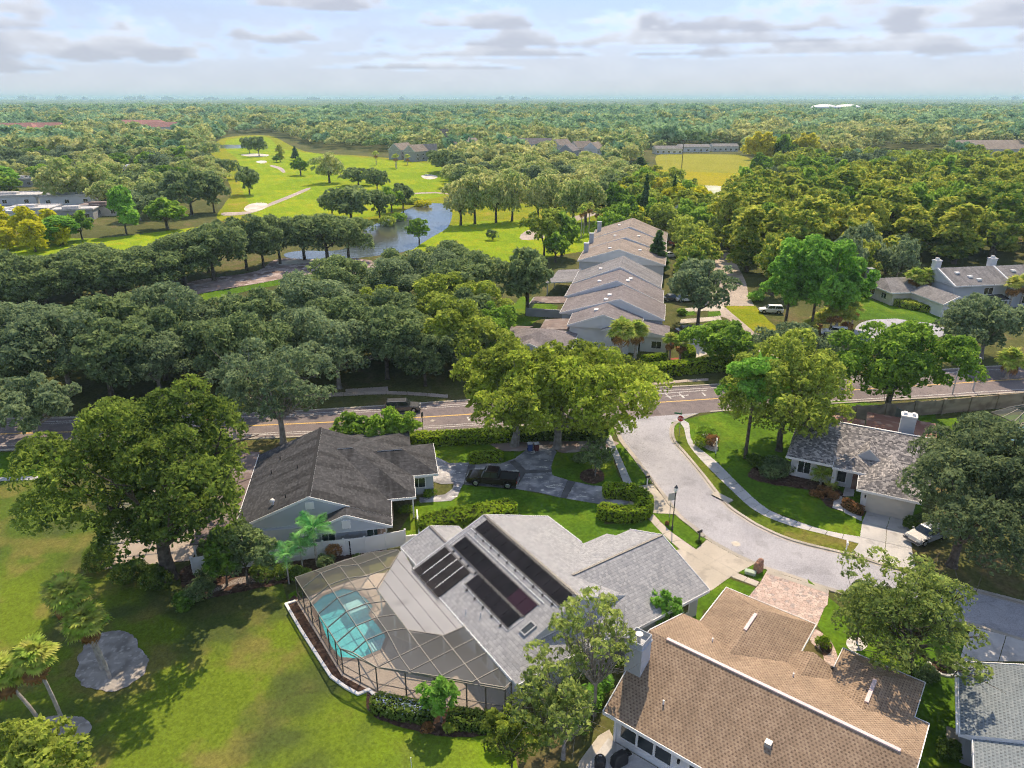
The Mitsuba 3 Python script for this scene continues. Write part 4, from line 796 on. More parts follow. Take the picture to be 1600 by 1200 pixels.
# ---- blue grey roof at the right lower corner
F = Fr(-29.5)
e0, e1 = F.inv(at(1497, 1034, 2.7)), F.inv(at(1500, 1140, 2.7))
h = thing('house', 'house with a weathered blue grey roof cut off by the lower right corner', 'house')
u0, va, vb = e0[0], min(e0[1], e1[1]), max(e0[1], e1[1])
R = union([F.roof(u0, u0 + 15, va, vb + .4, 2.7, 5.6, 'v'), F.roof(u0 + .7, u0 + 14, vb - 4, vb + 9, 2.7, 5.2, 'v', h1=6.5)])
ent('roof', R, 'm_roof_blue', h)
boards(h, eave_boards(F, [(u0, u0 + 1, va, vb + .4, 2.7, 'a')]) + rakes(F, [(u0, va - .03, 2.72), (u0 + 7.5, va - .03, 5.62)]) + eave_boards(F, [(u0 + .7, u0 + 14, vb + .5, vb + 9, 2.7, 'a')]))
ent('gutter', F.box(u0 - .2, u0 - .08, va, vb + .3, 2.5, 2.64), 'm_white', h)
ent('wall', F.box(u0 + .5, u0 + 14.5, va + .5, vb - .1, 0, 2.52), 'm_wall_grey', h); ent('wall', F.box(u0 + 1.2, u0 + 13.4, vb - .1, vb + 8.4, 0, 2.5), 'm_wall_white', h)
window(h, F, u0 + 1.2, vb + 2.5, .8, 1.2, 1.3, 'u-', 2)
ent('skylight', F.box(u0 + 4.3, u0 + 5.5, va + 2, va + 3.2, 4.3, 4.75), 'm_trim', h)
# ---- the corner house in the bend
F = Fr(-27.4)
h = thing('house', 'corner house with a speckled grey roof, white chimney and double garage', 'house')
R = union([F.roof(-5.0, 9.3, -88.7, -76.5, 2.7, 5.2, rid=-83, h0=1.7), F.roof(-.1, 3.7, -83, -75.6, 2.95, 3.75, 'v', h1=1.6), F.roof(2.5, 8.3, -84, -72.3, 2.7, 3.95, 'v', h1=2.6)])
roof = ent('roof', R, 'm_roof_speck', h)
boards(h, eave_boards(F, [(-5, .2, -88, -76.5, 2.7, 'n'), (-.1, 3.7, -80, -75.6, 2.95, 'nab'), (2.5, 8.3, -76, -72.3, 2.7, 'nab'), (-5, 9.3, -88.7, -76.5, 2.7, 'f')]) + [hipcap(F, (-3.3, -83, 5.2), (9.3, -83, 5.2), .2, .06)] + rakes(F, [(9.33, -88.7, 2.72), (9.33, -83, 5.22), (9.33, -76.5, 2.72)]))
for b in ((-4.4, 8.8, -88.1, -77.3), (3.1, 7.8, -77.3, -72.95), (-.05, .35, -77.3, -76.1)): ent('wall', F.box(*b, 0, 2.52), 'm_wall_white', h)
gablewall(h, F, [(9.31, -88.2, 2.6), (9.31, -83, 4.98), (9.31, -77, 2.6)], F.u * .02, 'm_wall_white')
gb = ent('gablet', tm(m3.Manifold.hull_points([p.tolist() for p in (F(1.6, -78.4, 3.3), F(4.6, -78.4, 3.3), F(3.1, -78.4, 4.55), F(1.6, -81, 3.6), F(4.6, -81, 3.6), F(3.1, -81, 4.55))])), 'm_roof_speck', h)
ent('vent_face', prism([F(1.75, -78.37, 3.36), F(4.45, -78.37, 3.36), F(3.1, -78.37, 4.45)], F.v * .05), 'm_wall_blue', gb)
panel_door(h, F, 5.75, -72.94, .03, 4.35, 2.15, 'v+', 4, 8, 'm_wall_cream')
window(h, F, -3.0, -77.29, .7, 1.3, 1.4, 'v+', 2); window(h, F, .9, -77.29, .6, .9, 1.6, 'v+', 1)
ent('door', F.box(2.0, 2.9, -77.29, -77.2, .05, 2.1), 'm_rustroof', h)
ent('wall_lamp', F.box(3.32, 3.46, -72.95, -72.8, 1.6, 1.9), 'm_black', h)
c = ent('chimney', F.box(5.8, 7.3, -85.4, -84.3, 3.5, 6.7), 'm_wall_blue', h)
ent('cap', cat([F.box(5.72, 7.38, -85.48, -84.22, 6.7, 6.85), F.box(5.95, 6.3, -85.1, -84.6, 6.85, 7.1), F.box(6.8, 7.15, -85.1, -84.6, 6.85, 7.1)]), 'm_trim', c)
ent('patio_roof', F.box(-1.6, 2.45, -91.2, -88.2, 2.52, 2.64), 'm_rustroof', h); ent('patio_roof', F.box(2.55, 10.2, -94, -88.2, 2.55, 2.68), 'm_rustroof', h)
for u, v in ((-1.4, -91), (10, -93.8), (2.7, -93.8), (6.3, -93.8)): ent('patio_post', F.box(u - .08, u + .08, v - .08, v + .08, 0, 2.54), 'm_white', h)
# precast wall along the main road, grey fence, neighbour's pool cage
k = thing('boundary_wall', 'brown precast concrete wall along the main road on the right', 'wall')
wp = resample(g2([(1290, 660), (1390, 653), (1450, 648), (1530, 641), (1610, 633), (1720, 624)]), 4.2)
for i, (a, b) in enumerate(zip(wp[:-1], wp[1:])):
    d = (b - a) / np.linalg.norm(b - a)
    ent('panel', beam([*(a + d * .28), 1.05], [*(b - d * .28), 1.05], .14, 2.06), 'm_precast', k)
    ent('pier', beam([*(a - d * .27), 1.1], [*(a + d * .27), 1.1], .36, 2.2), 'm_precast', k)
run_fence('board_fence', g2([(1398, 655), (1440, 682), (1480, 706), (1525, 736)]), 1.75, 'weathered grey board fence beside the corner house', 'm_greywood', 2.4, cap=False, post_w=.1)
k = thing('pool_cage', 'smaller screen cage over a blue pool at the right edge', 'pool cage')
c0, c1, c2_, c3 = (at(1541, 673)[:2], at(1575, 689)[:2], at(1660, 700)[:2], at(1640, 655)[:2])
cent = (c0 + c1 + c2_ + c3) / 4
ring = [c0, (c0 + c1) / 2, c1, c1 * .75 + c2_ * .25, c1 * .5 + c2_ * .5, c1 * .25 + c2_ * .75, c2_, c3, (c3 + c0) / 2]
inner = [r * .55 + cent * .45 for r in ring]
sheet('pool_deck', Polygon(ring).buffer(.3), .05, 'm_deck', label='pale deck of the far right pool', **S)
ent('swimming_pool', cat([sheet_mesh(Polygon([r * .8 + cent * .2 + [0, -.4] for r in (c0, c1, c2_, c3)]).buffer(.6).buffer(-.3), .07)]), 'm_bluepool', label='blue swimming pool under the screen cage at the right edge', category='swimming pool')
for i, (a, b) in enumerate(zip(ring, inner)):
    nx, ni = ring[(i + 1) % len(ring)], inner[(i + 1) % len(ring)]
    ent('post', beam([*a, 0], [*a, 2.6], .07, .07, (0, 1, 0)), 'm_bronze', k)
    ent('beam', beam([*a, 2.6], [*b, 3.6], .06, .1), 'm_alu', k); ent('beam', beam([*a, 2.6], [*nx, 2.6], .06, .1), 'm_bronze', k); ent('beam', beam([*b, 3.6], [*ni, 3.6], .06, .1), 'm_alu', k); ent('rail', beam([*a, .9], [*nx, .9], .05, .05), 'm_bronze', k)
    ent('screen_panel', trimesh.Trimesh([[*a, 0.1], [*nx, .1], [*nx, 2.6], [*a, 2.6]], [[0, 1, 2], [0, 2, 3]], process=False), 'm_screen', k)
    ent('screen_panel', trimesh.Trimesh([[*a, 2.6], [*nx, 2.6], [*ni, 3.6], [*b, 3.6]], [[0, 1, 2], [0, 2, 3]], process=False), 'm_screen', k)
# ---- stepped row of townhouses
F = Fr(78)
TG = 'stepped row of townhouses beyond the main road'
def townhouse(label, u0, u1, vl, vr, rid, zl, zr, zt, m, walls='m_wall_blue', low=None, win=(), sky=(), chim=None, group=TG, cam='a'):
    h = thing('townhouse', label, 'townhouse', group)
    s = [F.roof(u0, u1, vl, vr, zl, zt, rid=rid, ze2=zr)]
    if low: s.append(F.roof(low[0], low[1], low[2], low[3], low[5], low[4], 'u', rid=low[2], ze2=low[5]))
    roof = ent('roof', union(s), m, h)
    boards(h, rakes(F, [(u0 - .03, vl, zl + .02), (u0 - .03, rid, zt + .02), (u0 - .03, vr, zr + .02)], .08, .3) + eave_boards(F, [(u0, u1, vl, vr, zl, 'f'), (u0, u1, vl, vr, zr, 'n')]))
    ent('wall', prism([F(u0 + .35, vl + .35, 0), F(u0 + .35, vr - .35, 0), F(u0 + .35, vr - .35, zr - .1), F(u0 + .35, rid, zt - .3), F(u0 + .35, vl + .35, zl - .1)], F.u * .2), walls, h)
    ent('wall', F.box(u0 + .56, u1 - .3, vl + .4, vr - .4, 0, min(zl, zr) - .22), walls, h)
    if low: ent('wall', F.box(low[0] + .4, low[1] - .3, low[2], low[3] - .4, 0, low[5] - .22), walls, h)
    for (v, z, w, hh) in win: window(h, F, u0 + .35, v, z, w, hh, 'u-', 2)
    for (u, v) in sky:
        z = zt - (zt - zl) * abs(v - rid) / abs(vl - rid) if v < rid else zt - (zt - zr) * abs(v - rid) / abs(vr - rid)
        ent('skylight', F.box(u - .45, u + .45, v - .35, v + .35, z - .1, z + .22), 'm_trim', h)
    if chim: ent('chimney', cat([F.box(chim[0], chim[0] + 1.1, chim[1], chim[1] + 1.1, 2, zt - .7), F.box(chim[0] - .08, chim[0] + 1.18, chim[1] - .08, chim[1] + 1.18, zt - .7, zt - .55)]), 'm_wall_blue', h)
    return h
h = townhouse('front townhouse of the stepped row, with a bay window in its grey end wall', 113.6, 121.2, -14.6, -2.2, -8.6, 4.3, 4.2, 6.5, 'm_roof_mauve', 'm_wall_white', low=(114.8, 121.2, -2.3, 2.5, 3.9, 2.9), win=((-11.6, .5, .5, .9), (-9.8, .5, .5, .9), (-12.9, .5, .5, .9)), sky=((118, -10.2),))
ent('bay', F.box(113.1, 113.95, -8.4, -4.2, 0, 4.1), 'm_wall_white', h); ent('bay_roof', F.roof(112.8, 114.5, -8.8, -3.8, 4.1, 5.0, 'u'), 'm_roof_mauve', h); window(h, F, 113.1, -6.2, 2.1, 1.8, 1.2, 'u-', 2)
window(h, F, 115.2, .4, .7, 1.6, 1.2, 'u-', 2)
ent('carport_roof', prism([F(114, -19.5, 3.0), F(114, -14.3, 3.5), F(120.5, -14.3, 3.5), F(120.5, -19.5, 3.0)], [0, 0, -.12]), 'm_patioroof', h)
townhouse('second townhouse of the stepped row, its pinkish roof over the front one', 121.4, 131.8, -17, 1.5, -6.5, 4.1, 3.9, 7.2, 'm_roof_mauve', 'm_wall_blue', sky=((123.2, -9.), (126, -8.6)))
townhouse('third townhouse of the stepped row, with dark maroon roof and two skylights', 132.0, 141.8, -17.6, 1.1, -7.8, 4.3, 4.0, 7.9, 'm_roof_mauve', 'm_wall_blue', sky=((135.5, -5.9), (138, -5.5), (136, -11.4)))
townhouse('rearmost townhouse of the near stepped row', 142.0, 153.2, -17.5, .6, -7.9, 4.4, 4.3, 8.3, 'm_roof_lightgrey', 'm_wall_blue', sky=((147, -12.2),))
k = thing('carport', 'flat grey carport roof left of the stepped townhouses', 'carport')
ent('roof', prism([F(147.6, -24, 2.9), F(147.6, -17.7, 3.5), F(160, -17.7, 3.5), F(160, -23, 2.9)], [0, 0, -.2]), 'm_roof_lightgrey', k)
for u, v in ((148, -23.6), (159.5, -22.6), (154, -23)): ent('post', F.box(u - .1, u + .1, v - .1, v + .1, 0, 2.8), 'm_wall_white', k)
k = thing('patio_enclosure', 'low grey walled patio beside the second townhouse', 'patio')
ent('wall', F.box(131.5, 131.8, -25, -17.2, 0, 1.6), 'm_wall_grey', k); ent('wall', F.box(131.5, 140, -25.2, -25, 0, 1.6), 'm_wall_grey', k); ent('roof', prism([F(133, -24.5, 2.3), F(133, -17.6, 2.7), F(138, -17.6, 2.7), F(138, -24.5, 2.3)], [0, 0, -.15]), 'm_patioroof', k)
h = thing('house', 'low maroon roofed building left of the front townhouse, half behind the spreading tree', 'house')
R = union([F.roof(105.3, 115, -25, -12.8, 2.75, 4.3, h0=4, h1=4, rid=-18.8), F.roof(104.6, 110, -22, -17, 2.75, 3.7, 'u')])
ent('roof', R, 'm_roof_mauve', h); ent('wall', F.box(106, 114.5, -24.4, -13.4, 0, 2.5), 'm_wall_white', h)
gablewall(h, F, [(104.59, -21.8, 2.7), (104.59, -19.5, 3.55), (104.59, -17.2, 2.7)], F.u * -.03, 'm_wall_blue')
boards(h, rakes(F, [(104.55, -22, 2.77), (104.55, -19.5, 3.72), (104.55, -17, 2.77)], .08, .25) + eave_boards(F, [(105.3, 115, -25, -12.8, 2.75, 'afn')]))
ent('patio_roof', prism([F(109, -29.5, 2.4), F(109, -25.1, 2.6), F(117, -21, 2.6), F(117, -27, 2.4)], [0, 0, -.12]), 'm_patioroof', h)
G2 = 'tan roofed townhouses behind the stepped row'
townhouse('nearest tan roofed townhouse, with a window in its grey gable', 163.3, 177, -19, 1.2, -9.6, 4.6, 4.4, 7.6, 'm_roof_tan', 'm_wall_blue', win=((-12.5, 3.2, 2.2, 1.5),), sky=((168, -12), (170, -5)), chim=(172, -18.6), group=G2)
townhouse('middle tan roofed townhouse behind the stepped row', 177.2, 191, -19, 1.2, -9.0, 4.6, 4.4, 7.9, 'm_roof_tan', 'm_wall_blue', sky=((184, -12), (185, -6)), chim=(184, -18.6), group=G2)
townhouse('farthest tan roofed townhouse behind the stepped row', 191.2, 206.5, -19, 1.2, -8.6, 4.6, 4.4, 8.2, 'm_roof_tan', 'm_wall_blue', sky=((200, -12),), chim=(201, -18.2), group=G2)
# ---- townhouses on the right behind the turning circle
F = Fr(9)
G3 = 'grey townhouses by the turning circle'
def rtown(label, u0, u1, win=True):
    h = thing('townhouse', label, 'townhouse', G3)
    ent('roof', F.roof(u0, u1, -133.2, -121.6, 5.2, 7.6, rid=-127.4), 'm_roof_lightgrey', h)
    ent('wall', F.box(u0 + .3, u1 - .3, -132.6, -122.2, 0, 5.0), 'm_wall_blue', h)
    gablewall(h, F, [(u0 - .01, -132.8, 5.1), (u0 - .01, -127.4, 7.4), (u0 - .01, -122, 5.1)], F.u * -.04, 'm_wall_blue')
    boards(h, rakes(F, [(u0 - .06, -133.2, 5.22), (u0 - .06, -127.4, 7.64), (u0 - .06, -121.6, 5.22)], .3, .3) + eave_boards(F, [(u0, u1, -133.2, -121.6, 5.2, 'n')]))
    for a, b in ((u0 + 3, -125.5), (u0 + 5, -124.2), (u0 + 6.3, -123.2)): ent('skylight', F.box(a - .45, a + .45, b - .35, b + .35, 5.2 + .41 * (-121.6 - b) - .1, 5.2 + .41 * (-121.6 - b) + .25), 'm_trim', h)
    window(h, F, u0 + 8.2, -122.19, 3.1, 2, 1.3, 'v+', 2); window(h, F, u0 + 4.5, -122.19, .8, 2, 1.5, 'v+', 2)
    ent('lean_to_roof', prism([F(u0 + 5, -122.2, 3.0), F(u0 + 11.5, -122.2, 3.0), F(u0 + 11.5, -119.6, 2.5), F(u0 + 5, -119.6, 2.5)], [0, 0, -.15]), 'm_roof_char', h)
    ent('chimney', cat([F.box(u0 - 1.0 + 1.2, u0 + 1.5, -129.6, -128.4, 5, 8.7), F.box(u0 + .1, u0 + 1.6, -129.7, -128.3, 8.7, 8.9), F.box(u0 + .5, u0 + 1.1, -129.3, -128.7, 8.9, 9.3)]), 'm_wall_white', h)
    return h
rtown('first grey townhouse by the turning circle, its blue grey gable end in view', 108.6, 121.2)
rtown('second grey townhouse by the turning circle', 121.5, 134); rtown('third grey townhouse by the turning circle, cut by the right edge', 134.3, 147)
h = thing('house', 'low brown roofed house joined to the left end of the grey townhouses', 'house')
R = union([F.roof(99, 109.5, -138.5, -127, 2.8, 4.6, rid=-132.5, h0=2), F.roof(103.3, 109.6, -127.5, -117.6, 2.8, 4.3, 'v')])
ent('roof', R, 'm_roof_lightgrey', h); ent('wall', F.box(99.6, 108.6, -138, -127.4, 0, 2.6), 'm_wall_cream', h); ent('wall', F.box(103.8, 109.1, -127.4, -118.1, 0, 2.6), 'm_wall_white', h)
gablewall(h, F, [(103.5, -117.59, 2.7), (106.45, -117.59, 4.1), (109.4, -117.59, 2.7)], F.v * .03, 'm_wall_white')
boards(h, rakes(F, [(103.3, -117.56, 2.82), (106.45, -117.56, 4.32), (109.6, -117.56, 2.82)], .1, .25) + eave_boards(F, [(99, 109.5, -138.5, -127, 2.8, 'an')]))
window(h, F, 106.4, -118.1, .9, 1, 1.2, 'v+', 1); window(h, F, 99.6, -134, .9, 2, 1.1, 'u-', 2); window(h, F, 99.6, -130, .9, 1.5, 1.1, 'u-', 2)
ent('chimney', cat([F.box(99.4, 100.7, -137, -136, 0, 5.6), F.box(99.3, 100.8, -137.1, -135.9, 5.6, 5.8)]), 'm_wall_grey', h)
# ---- houses farther off
def far_house(px, py, th, L, Wd, hw, hr, wall, roof, label, group=None, wins=3, flat=False, hip=0.):
    global F
    c = at(px, py); F = Fr(th, c[:2])
    h = thing('house', label, 'house', group)
    ent('wall', F.box(-L / 2 + .4, L / 2 - .4, -Wd / 2 + .4, Wd / 2 - .4, 0, hw - .15), wall, h)
    if flat: ent('roof', cat([F.box(-L / 2, L / 2, -Wd / 2, Wd / 2, hw - .15, hw + .15), F.box(-L / 2, L / 2, -Wd / 2, -Wd / 2 + .3, hw + .15, hw + .5), F.box(-L / 2, L / 2, Wd / 2 - .3, Wd / 2, hw + .15, hw + .5), F.box(-L / 4, L / 8, -1.5, 1.5, hw + .15, hw + 1.0)]), roof, h)
    else:
        ent('roof', F.roof(-L / 2, L / 2, -Wd / 2, Wd / 2, hw, hw + hr, h0=hip, h1=hip), roof, h)
        if not hip:
            for s in (-1, 1): gablewall(h, F, [(s * (L / 2 + .02), -Wd / 2 + .3, hw - .05), (s * (L / 2 + .02), 0, hw + hr - .3), (s * (L / 2 + .02), Wd / 2 - .3, hw - .05)], F.u * s * .03, wall)
    for i in range(wins):
        window(h, F, -L / 2 + L * (i + .5) / wins, Wd / 2 - .4, .9, 1.6, 1.3, 'v+', 2)
        if hw > 4.5: window(h, F, -L / 2 + L * (i + .5) / wins, Wd / 2 - .4, 3.6, 1.6, 1.2, 'v+', 2)
    return h
g = 'pale flat roofed houses at the left edge'
for px, py, th, L, w, m, r, lab in ((20, 318, 10, 24, 13, 'm_wall_white', 'm_concrete_grey', 'pale flat roofed house at the left edge, upper of two'), (52, 340, 8, 16, 12, 'm_wall_white', 'm_concrete_grey', 'grey flat roofed house behind the yellow tree at the left edge'), (8, 345, 5, 16, 10, 'm_wall_white', 'm_wall_white', 'white flat roofed house cut by the left edge'),
        (112, 318, 15, 20, 11, 'm_wall_white', 'm_concrete_grey', 'pale flat roofed house under the wide oak on the left'), (120, 342, 15, 14, 9, 'm_wall_grey', 'm_concrete_grey', 'grey flat roofed house before the wide oak on the left'), (162, 335, 10, 15, 10, 'm_wall_cream', 'm_patioroof', 'brown flat roofed house beside the tall bright shrub tree'),
        (36, 290, 5, 18, 12, 'm_wall_grey', 'm_concrete_grey', 'dark fronted flat roofed house far left'), (212, 270, 15, 16, 10, 'm_wall_white', 'm_white', 'white roofed house among grey trees far left'), (112, 240, 12, 34, 12, 'm_wall_grey', 'm_concrete_grey', 'long grey roofed building far left')):
    far_house(px, py, th, L, w, 3.6, 0, m, r, lab, g, 3, True)
g = 'houses with red roofs far left'
for px, py, th, L, w, lab in ((15, 213, 8, 60, 16, 'long red roofed building at the far left edge'), (72, 212, 8, 46, 16, 'second red roofed building from the far left edge'), (225, 206, -5, 60, 22, 'large dark red roofed building beyond the left trees'), (258, 211, 5, 40, 16, 'red roofed building right of the large dark red one')):
    far_house(px, py, th, L, w, 9, 5, 'm_wall_cream', 'm_roof_red', lab, g, 5, hip=5)
g = 'two storey houses behind the golf course'
for px, py, th, L, w, r, wl, lab in ((628, 248, 62, 17, 11, 'm_roof_tan', 'm_wall_grey', 'leftmost gabled house at the edge of the fairway'), (653, 251, 55, 17, 11, 'm_roof_tan', 'm_wall_grey', 'second gabled house at the edge of the fairway'), (672, 250, 10, 10, 8, 'm_roof_lightgrey', 'm_wall_grey', 'small grey house right of the fairway gables'),
        (695, 219, 20, 26, 11, 'm_roof_char', 'm_wall_grey', 'dark roofed house among trees behind the fairway'), (718, 236, 25, 22, 11, 'm_roof_tan', 'm_wall_cream', 'tan roofed house behind the round oaks'), (735, 238, 60, 16, 11, 'm_roof_tan', 'm_wall_cream', 'tan gable just right behind the round oaks'), (790, 236, 55, 15, 10, 'm_roof_lightgrey', 'm_wall_grey', 'grey gabled house among oaks in the middle'), (832, 238, 2, 30, 12, 'm_roof_mauve', 'm_wall_grey', 'wide two storey house with mauve roof in the middle'),
        (876, 240, 45, 15, 11, 'm_roof_tan', 'm_wall_cream', 'tan roofed house right of the wide mauve one'), (888, 250, 70, 17, 11, 'm_roof_mauve', 'm_wall_grey', 'dark walled house with steep brown roof in the middle'), (908, 244, 35, 16, 11, 'm_roof_tan', 'm_wall_cream', 'pale tan gable right of the brown roof in the middle'), (928, 246, 60, 14, 11, 'm_roof_tan', 'm_wall_white', 'rightmost pale gable of the middle houses')):
    far_house(px, py, th, L, w, 6.4, 4.2, wl, r, lab, g, 3)
g = 'low pale buildings behind the dry field'
for px, py, L, lab in ((1042, 240, 34, 'low pale building left behind the dry field'), (1082, 237, 40, 'long low pale building in the middle behind the dry field'), (1130, 236, 34, 'low pale building right behind the dry field')):
    far_house(px, py, 3, L * .62, 12, 4.0, 1.8, 'm_wall_white', 'm_roof_lightgrey', lab, g, 5)
for px, py, th, L, w, r, lab in ((1440, 283, 40, 18, 11, 'm_roof_lightgrey', 'grey roofed house with white gable among the trees right'), (1457, 272, 40, 18, 11, 'm_roof_lightgrey', 'upper grey roofed house among the trees right'), (1436, 292, 40, 12, 9, 'm_roof_tan', 'small tan roofed house among the trees right'), (1540, 233, 5, 60, 16, 'm_roof_tan', 'long pale roofed building far right'), (1565, 241, 0, 40, 16, 'm_roof_tan', 'second pale roofed building far right'),
        (1083, 352, 20, 13, 10, 'm_roof_lightgrey', 'grey roofed house among the trees beyond the tan townhouses'), (1172, 334, 35, 16, 10, 'm_roof_char', 'dark roofed house among the yellow green trees'), (1100, 192, 2, 90, 20, 'm_roof_char', 'long dark roofed building far off in the woods'), (1128, 194, 5, 40, 20, 'm_roof_char', 'short dark roofed building far off in the woods'), (352, 187, 10, 60, 18, 'm_roof_tan', 'pale building on the left horizon woods'), (1560, 352, 0, 20, 10, 'm_roof_tan', 'house glimpsed in the woods at the right')):
    far_house(px, py, th, L, w, 4.2, 3, 'm_wall_white', r, lab, None, 4)
# domed water tanks on the horizon
g = 'domed white water tanks on the right horizon'
for px, lab in ((1285, 'left domed white water tank on the right horizon'), (1321, 'right domed white water tank on the right horizon')):
    c = at(px, 183); k = thing('water_tank', lab, 'water tank', g)
    a = np.linspace(0, PI / 2, 8)
    ent('shell', cyl(26, 0, 19, *c[:2], 40), 'm_wall_grey', k)
    d = trimesh.creation.revolve(np.column_stack([np.cos(a) * 27, 19 + np.sin(a) * 7]), sections=40); d.apply_translation([c[0], c[1], 0]); ent('dome', d, 'm_white', k, smooth=40)
g = 'towers on the skyline'
rs = random.Random(3)
for i, (px, wd, hh) in enumerate(((90, 90, 52), (104, 60, 38), (146, 110, 48), (180, 50, 40), (246, 120, 44), (262, 80, 52), (300, 130, 42), (364, 160, 36), (420, 110, 34), (512, 150, 36), (640, 50, 42), (782, 90, 38), (800, 60, 46), (820, 100, 36), (1500, 70, 40), (1530, 60, 46))):
    x, y = (px - 800) / FOCAL * 9000 / math.cos(0), 9000.
    k = thing('tower', f'pale tower block on the {"left" if px < 560 else "middle" if px < 900 else "right"} skyline', 'tower', g + (' left' if px < 560 else ' middle' if px < 900 else ' right'))
    ent('block', cat([box(x - wd / 2, x + wd / 2, y, y + 40, 0, hh), box(x - wd / 5, x + wd / 6, y, y + 30, hh, hh + 8)]), 'm_wall_grey', k)
# ------------------------------------------------------------------ vehicles
def car(label, px, py, heading, paint, kind='sedan', z=.05, group=None, name='parked_car', category='car', L=4.6):
    c = at(px, py); a = math.radians(heading); k = thing(name, label, category, group)
    M = np.eye(4); M[:2, :2] = [[math.cos(a), -math.sin(a)], [math.sin(a), math.cos(a)]]; M[:3, 3] = [c[0], c[1], z]
    def put(n, m, mt, p=k, smooth=False):
        m = tm(m) if isinstance(m, m3.Manifold) else m.copy(); m.apply_transform(M); return ent(n, m, mt, p, smooth)
    Wd = 1.0 if kind == 'pickup' else .9
    if kind == 'pickup':
        L = 5.7; x0, x1 = -L / 2, L / 2; belt = 1.12; wr, wx = .42, (-1.85, 1.75)
        prof = [(x0, .5), (x0, 1.12), (x0 + 2.0, 1.14), (.95, 1.14), (1.15, 1.16), (2.45, 1.06), (x1 - .05, .92), (x1, .5), (x1 - .1, .38), (x0 + .1, .42)]
        cab = ((-.85, 1.25), (-.65, .72), 1.12, 1.86)
    elif kind == 'suv':
        x0, x1 = -L / 2, L / 2; belt = .98; wr, wx = .36, (-L * .3, L * .31)
        prof = [(x0, .42), (x0, .95), (.75, 1.0), (1.0, 1.0), (x1 - .25, .88), (x1, .6), (x1, .35), (x0 + .1, .33)]
        cab = ((x0 + .05, 1.15), (x0 + .3, .45), .98, 1.68)
    else:
        x0, x1 = -L / 2, L / 2; belt = .88; wr, wx = .33, (-L * .3, L * .31)
        prof = [(x0, .4), (x0 + .03, .85), (x0 + .9, .92), (.95, .92), (x1 - .3, .76), (x1, .55), (x1, .3), (x0 + .1, .3)]
        cab = ((x0 + .55, 1.1), (x0 + 1.15, .4), .9, 1.43)
    P_ = Polygon(prof)
    for w in wx: P_ = P_.difference(Point(w, wr).buffer(wr + .07, 12))
    core = cat([trimesh.creation.extrude_polygon(q, 2 * Wd - .16, engine='earcut') for q in polys(P_)]); core.apply_transform(np.array([[1, 0, 0, 0], [0, 0, -1, Wd - .08], [0, 1, 0, 0], [0, 0, 0, 1.]]))
    side = cat([trimesh.creation.extrude_polygon(q, 2 * Wd, engine='earcut') for q in polys(P_.buffer(-.06))]); side.apply_transform(np.array([[1, 0, 0, 0], [0, 0, -1, Wd], [0, 1, 0, 0], [0, 0, 0, 1.]]))
    body = put('body', cat([core, side]), paint)
    (b0, b1), (t0, t1), zb, zt = cab; wi, wt = Wd - .1, Wd - .26
    hullp = lambda pts: m3.Manifold.hull_points(pts)
    put('cabin', hullp([(x, s * w, z_) for x, w, z_ in ((b0, wi, zb - .1), (b1, wi, zb - .1), (t0, wt, zt - .03), (t1, wt, zt - .03), (t0 + .1, wt - .12, zt), (t1 - .1, wt - .12, zt)) for s in (-1, 1)]), paint)
    def lerp(p, q, t): return tuple(p[i] * (1 - t) + q[i] * t for i in range(3))
    def pane(n, A, B, C, D, out):
        pts = [lerp(A, D, .14), lerp(B, C, .14), lerp(B, C, .88), lerp(A, D, .88)]
        cx = np.mean(pts, 0); pts = [tuple(np.array(p) * .93 + cx * .07) for p in pts]
        put(n, hullp([tuple(np.array(p) + np.array(out) * s) for p in pts for s in (-.01, .012)]), 'm_glass')
    pane('windscreen', (b1, -wi, zb), (b1, wi, zb), (t1, wt, zt), (t1, -wt, zt), (.7, 0, .7)); pane('rear_window', (b0, -wi, zb), (b0, wi, zb), (t0, wt, zt), (t0, -wt, zt), (-.7, 0, .7))
    for s in (-1, 1):
        mb, mt_ = (b0 + b1) / 2, (t0 + t1) / 2
        pane('side_window', (b0 + .1, s * wi, zb), (mb - .03, s * wi, zb), (mt_ - .03, s * wt, zt), (t0, s * wt, zt), (0, s * 1, .3)); pane('side_window', (mb + .03, s * wi, zb), (b1 - .15, s * wi, zb), (t1 - .02, s * wt, zt), (mt_ + .03, s * wt, zt), (0, s, .3))
        put('mirror', rbox(.14, .2, .14, .04, 6).translate((b1 - .25, s * (Wd + .06), zb + .08)), paint)
        put('headlight', rbox(.1, .3, .16, .04, 6).translate((x1 - .08, s * (Wd - .28), .72 if kind != 'pickup' else .82)), 'm_lamp'); put('tail_light', rbox(.08, .22, .26, .03, 6).translate((x0 + .0, s * (Wd - .14), .78 if kind != 'pickup' else .9)), 'm_tail')
    put('bumper', rbox(.16, 2 * Wd - .06, .2, .06, 6).translate((x1 - .02, 0, .48)), 'm_darkmetal' if kind != 'pickup' else 'm_rim'); put('bumper', rbox(.16, 2 * Wd - .06, .2, .06, 6).translate((x0 + .02, 0, .5)), 'm_darkmetal' if kind != 'pickup' else 'm_rim')
    if kind == 'pickup':
        put('bed', cat([box(x0 + .12, -.95, -.78, .78, 1.1, 1.16)]), 'm_darkmetal'); put('bed_rail', cat([box(x0 + .05, -.9, s * .9 - .07, s * .9 + .07, 1.1, 1.2) for s in (-1, 1)] + [box(x0, x0 + .1, -.95, .95, 1.08, 1.2)]), paint)
        put('grille', box(x1 - .03, x1 + .015, -.55, .55, .6, .95), 'm_rim'); put('tonneau', box(x0 + .15, -.95, -.8, .8, 1.16, 1.19), 'm_black')
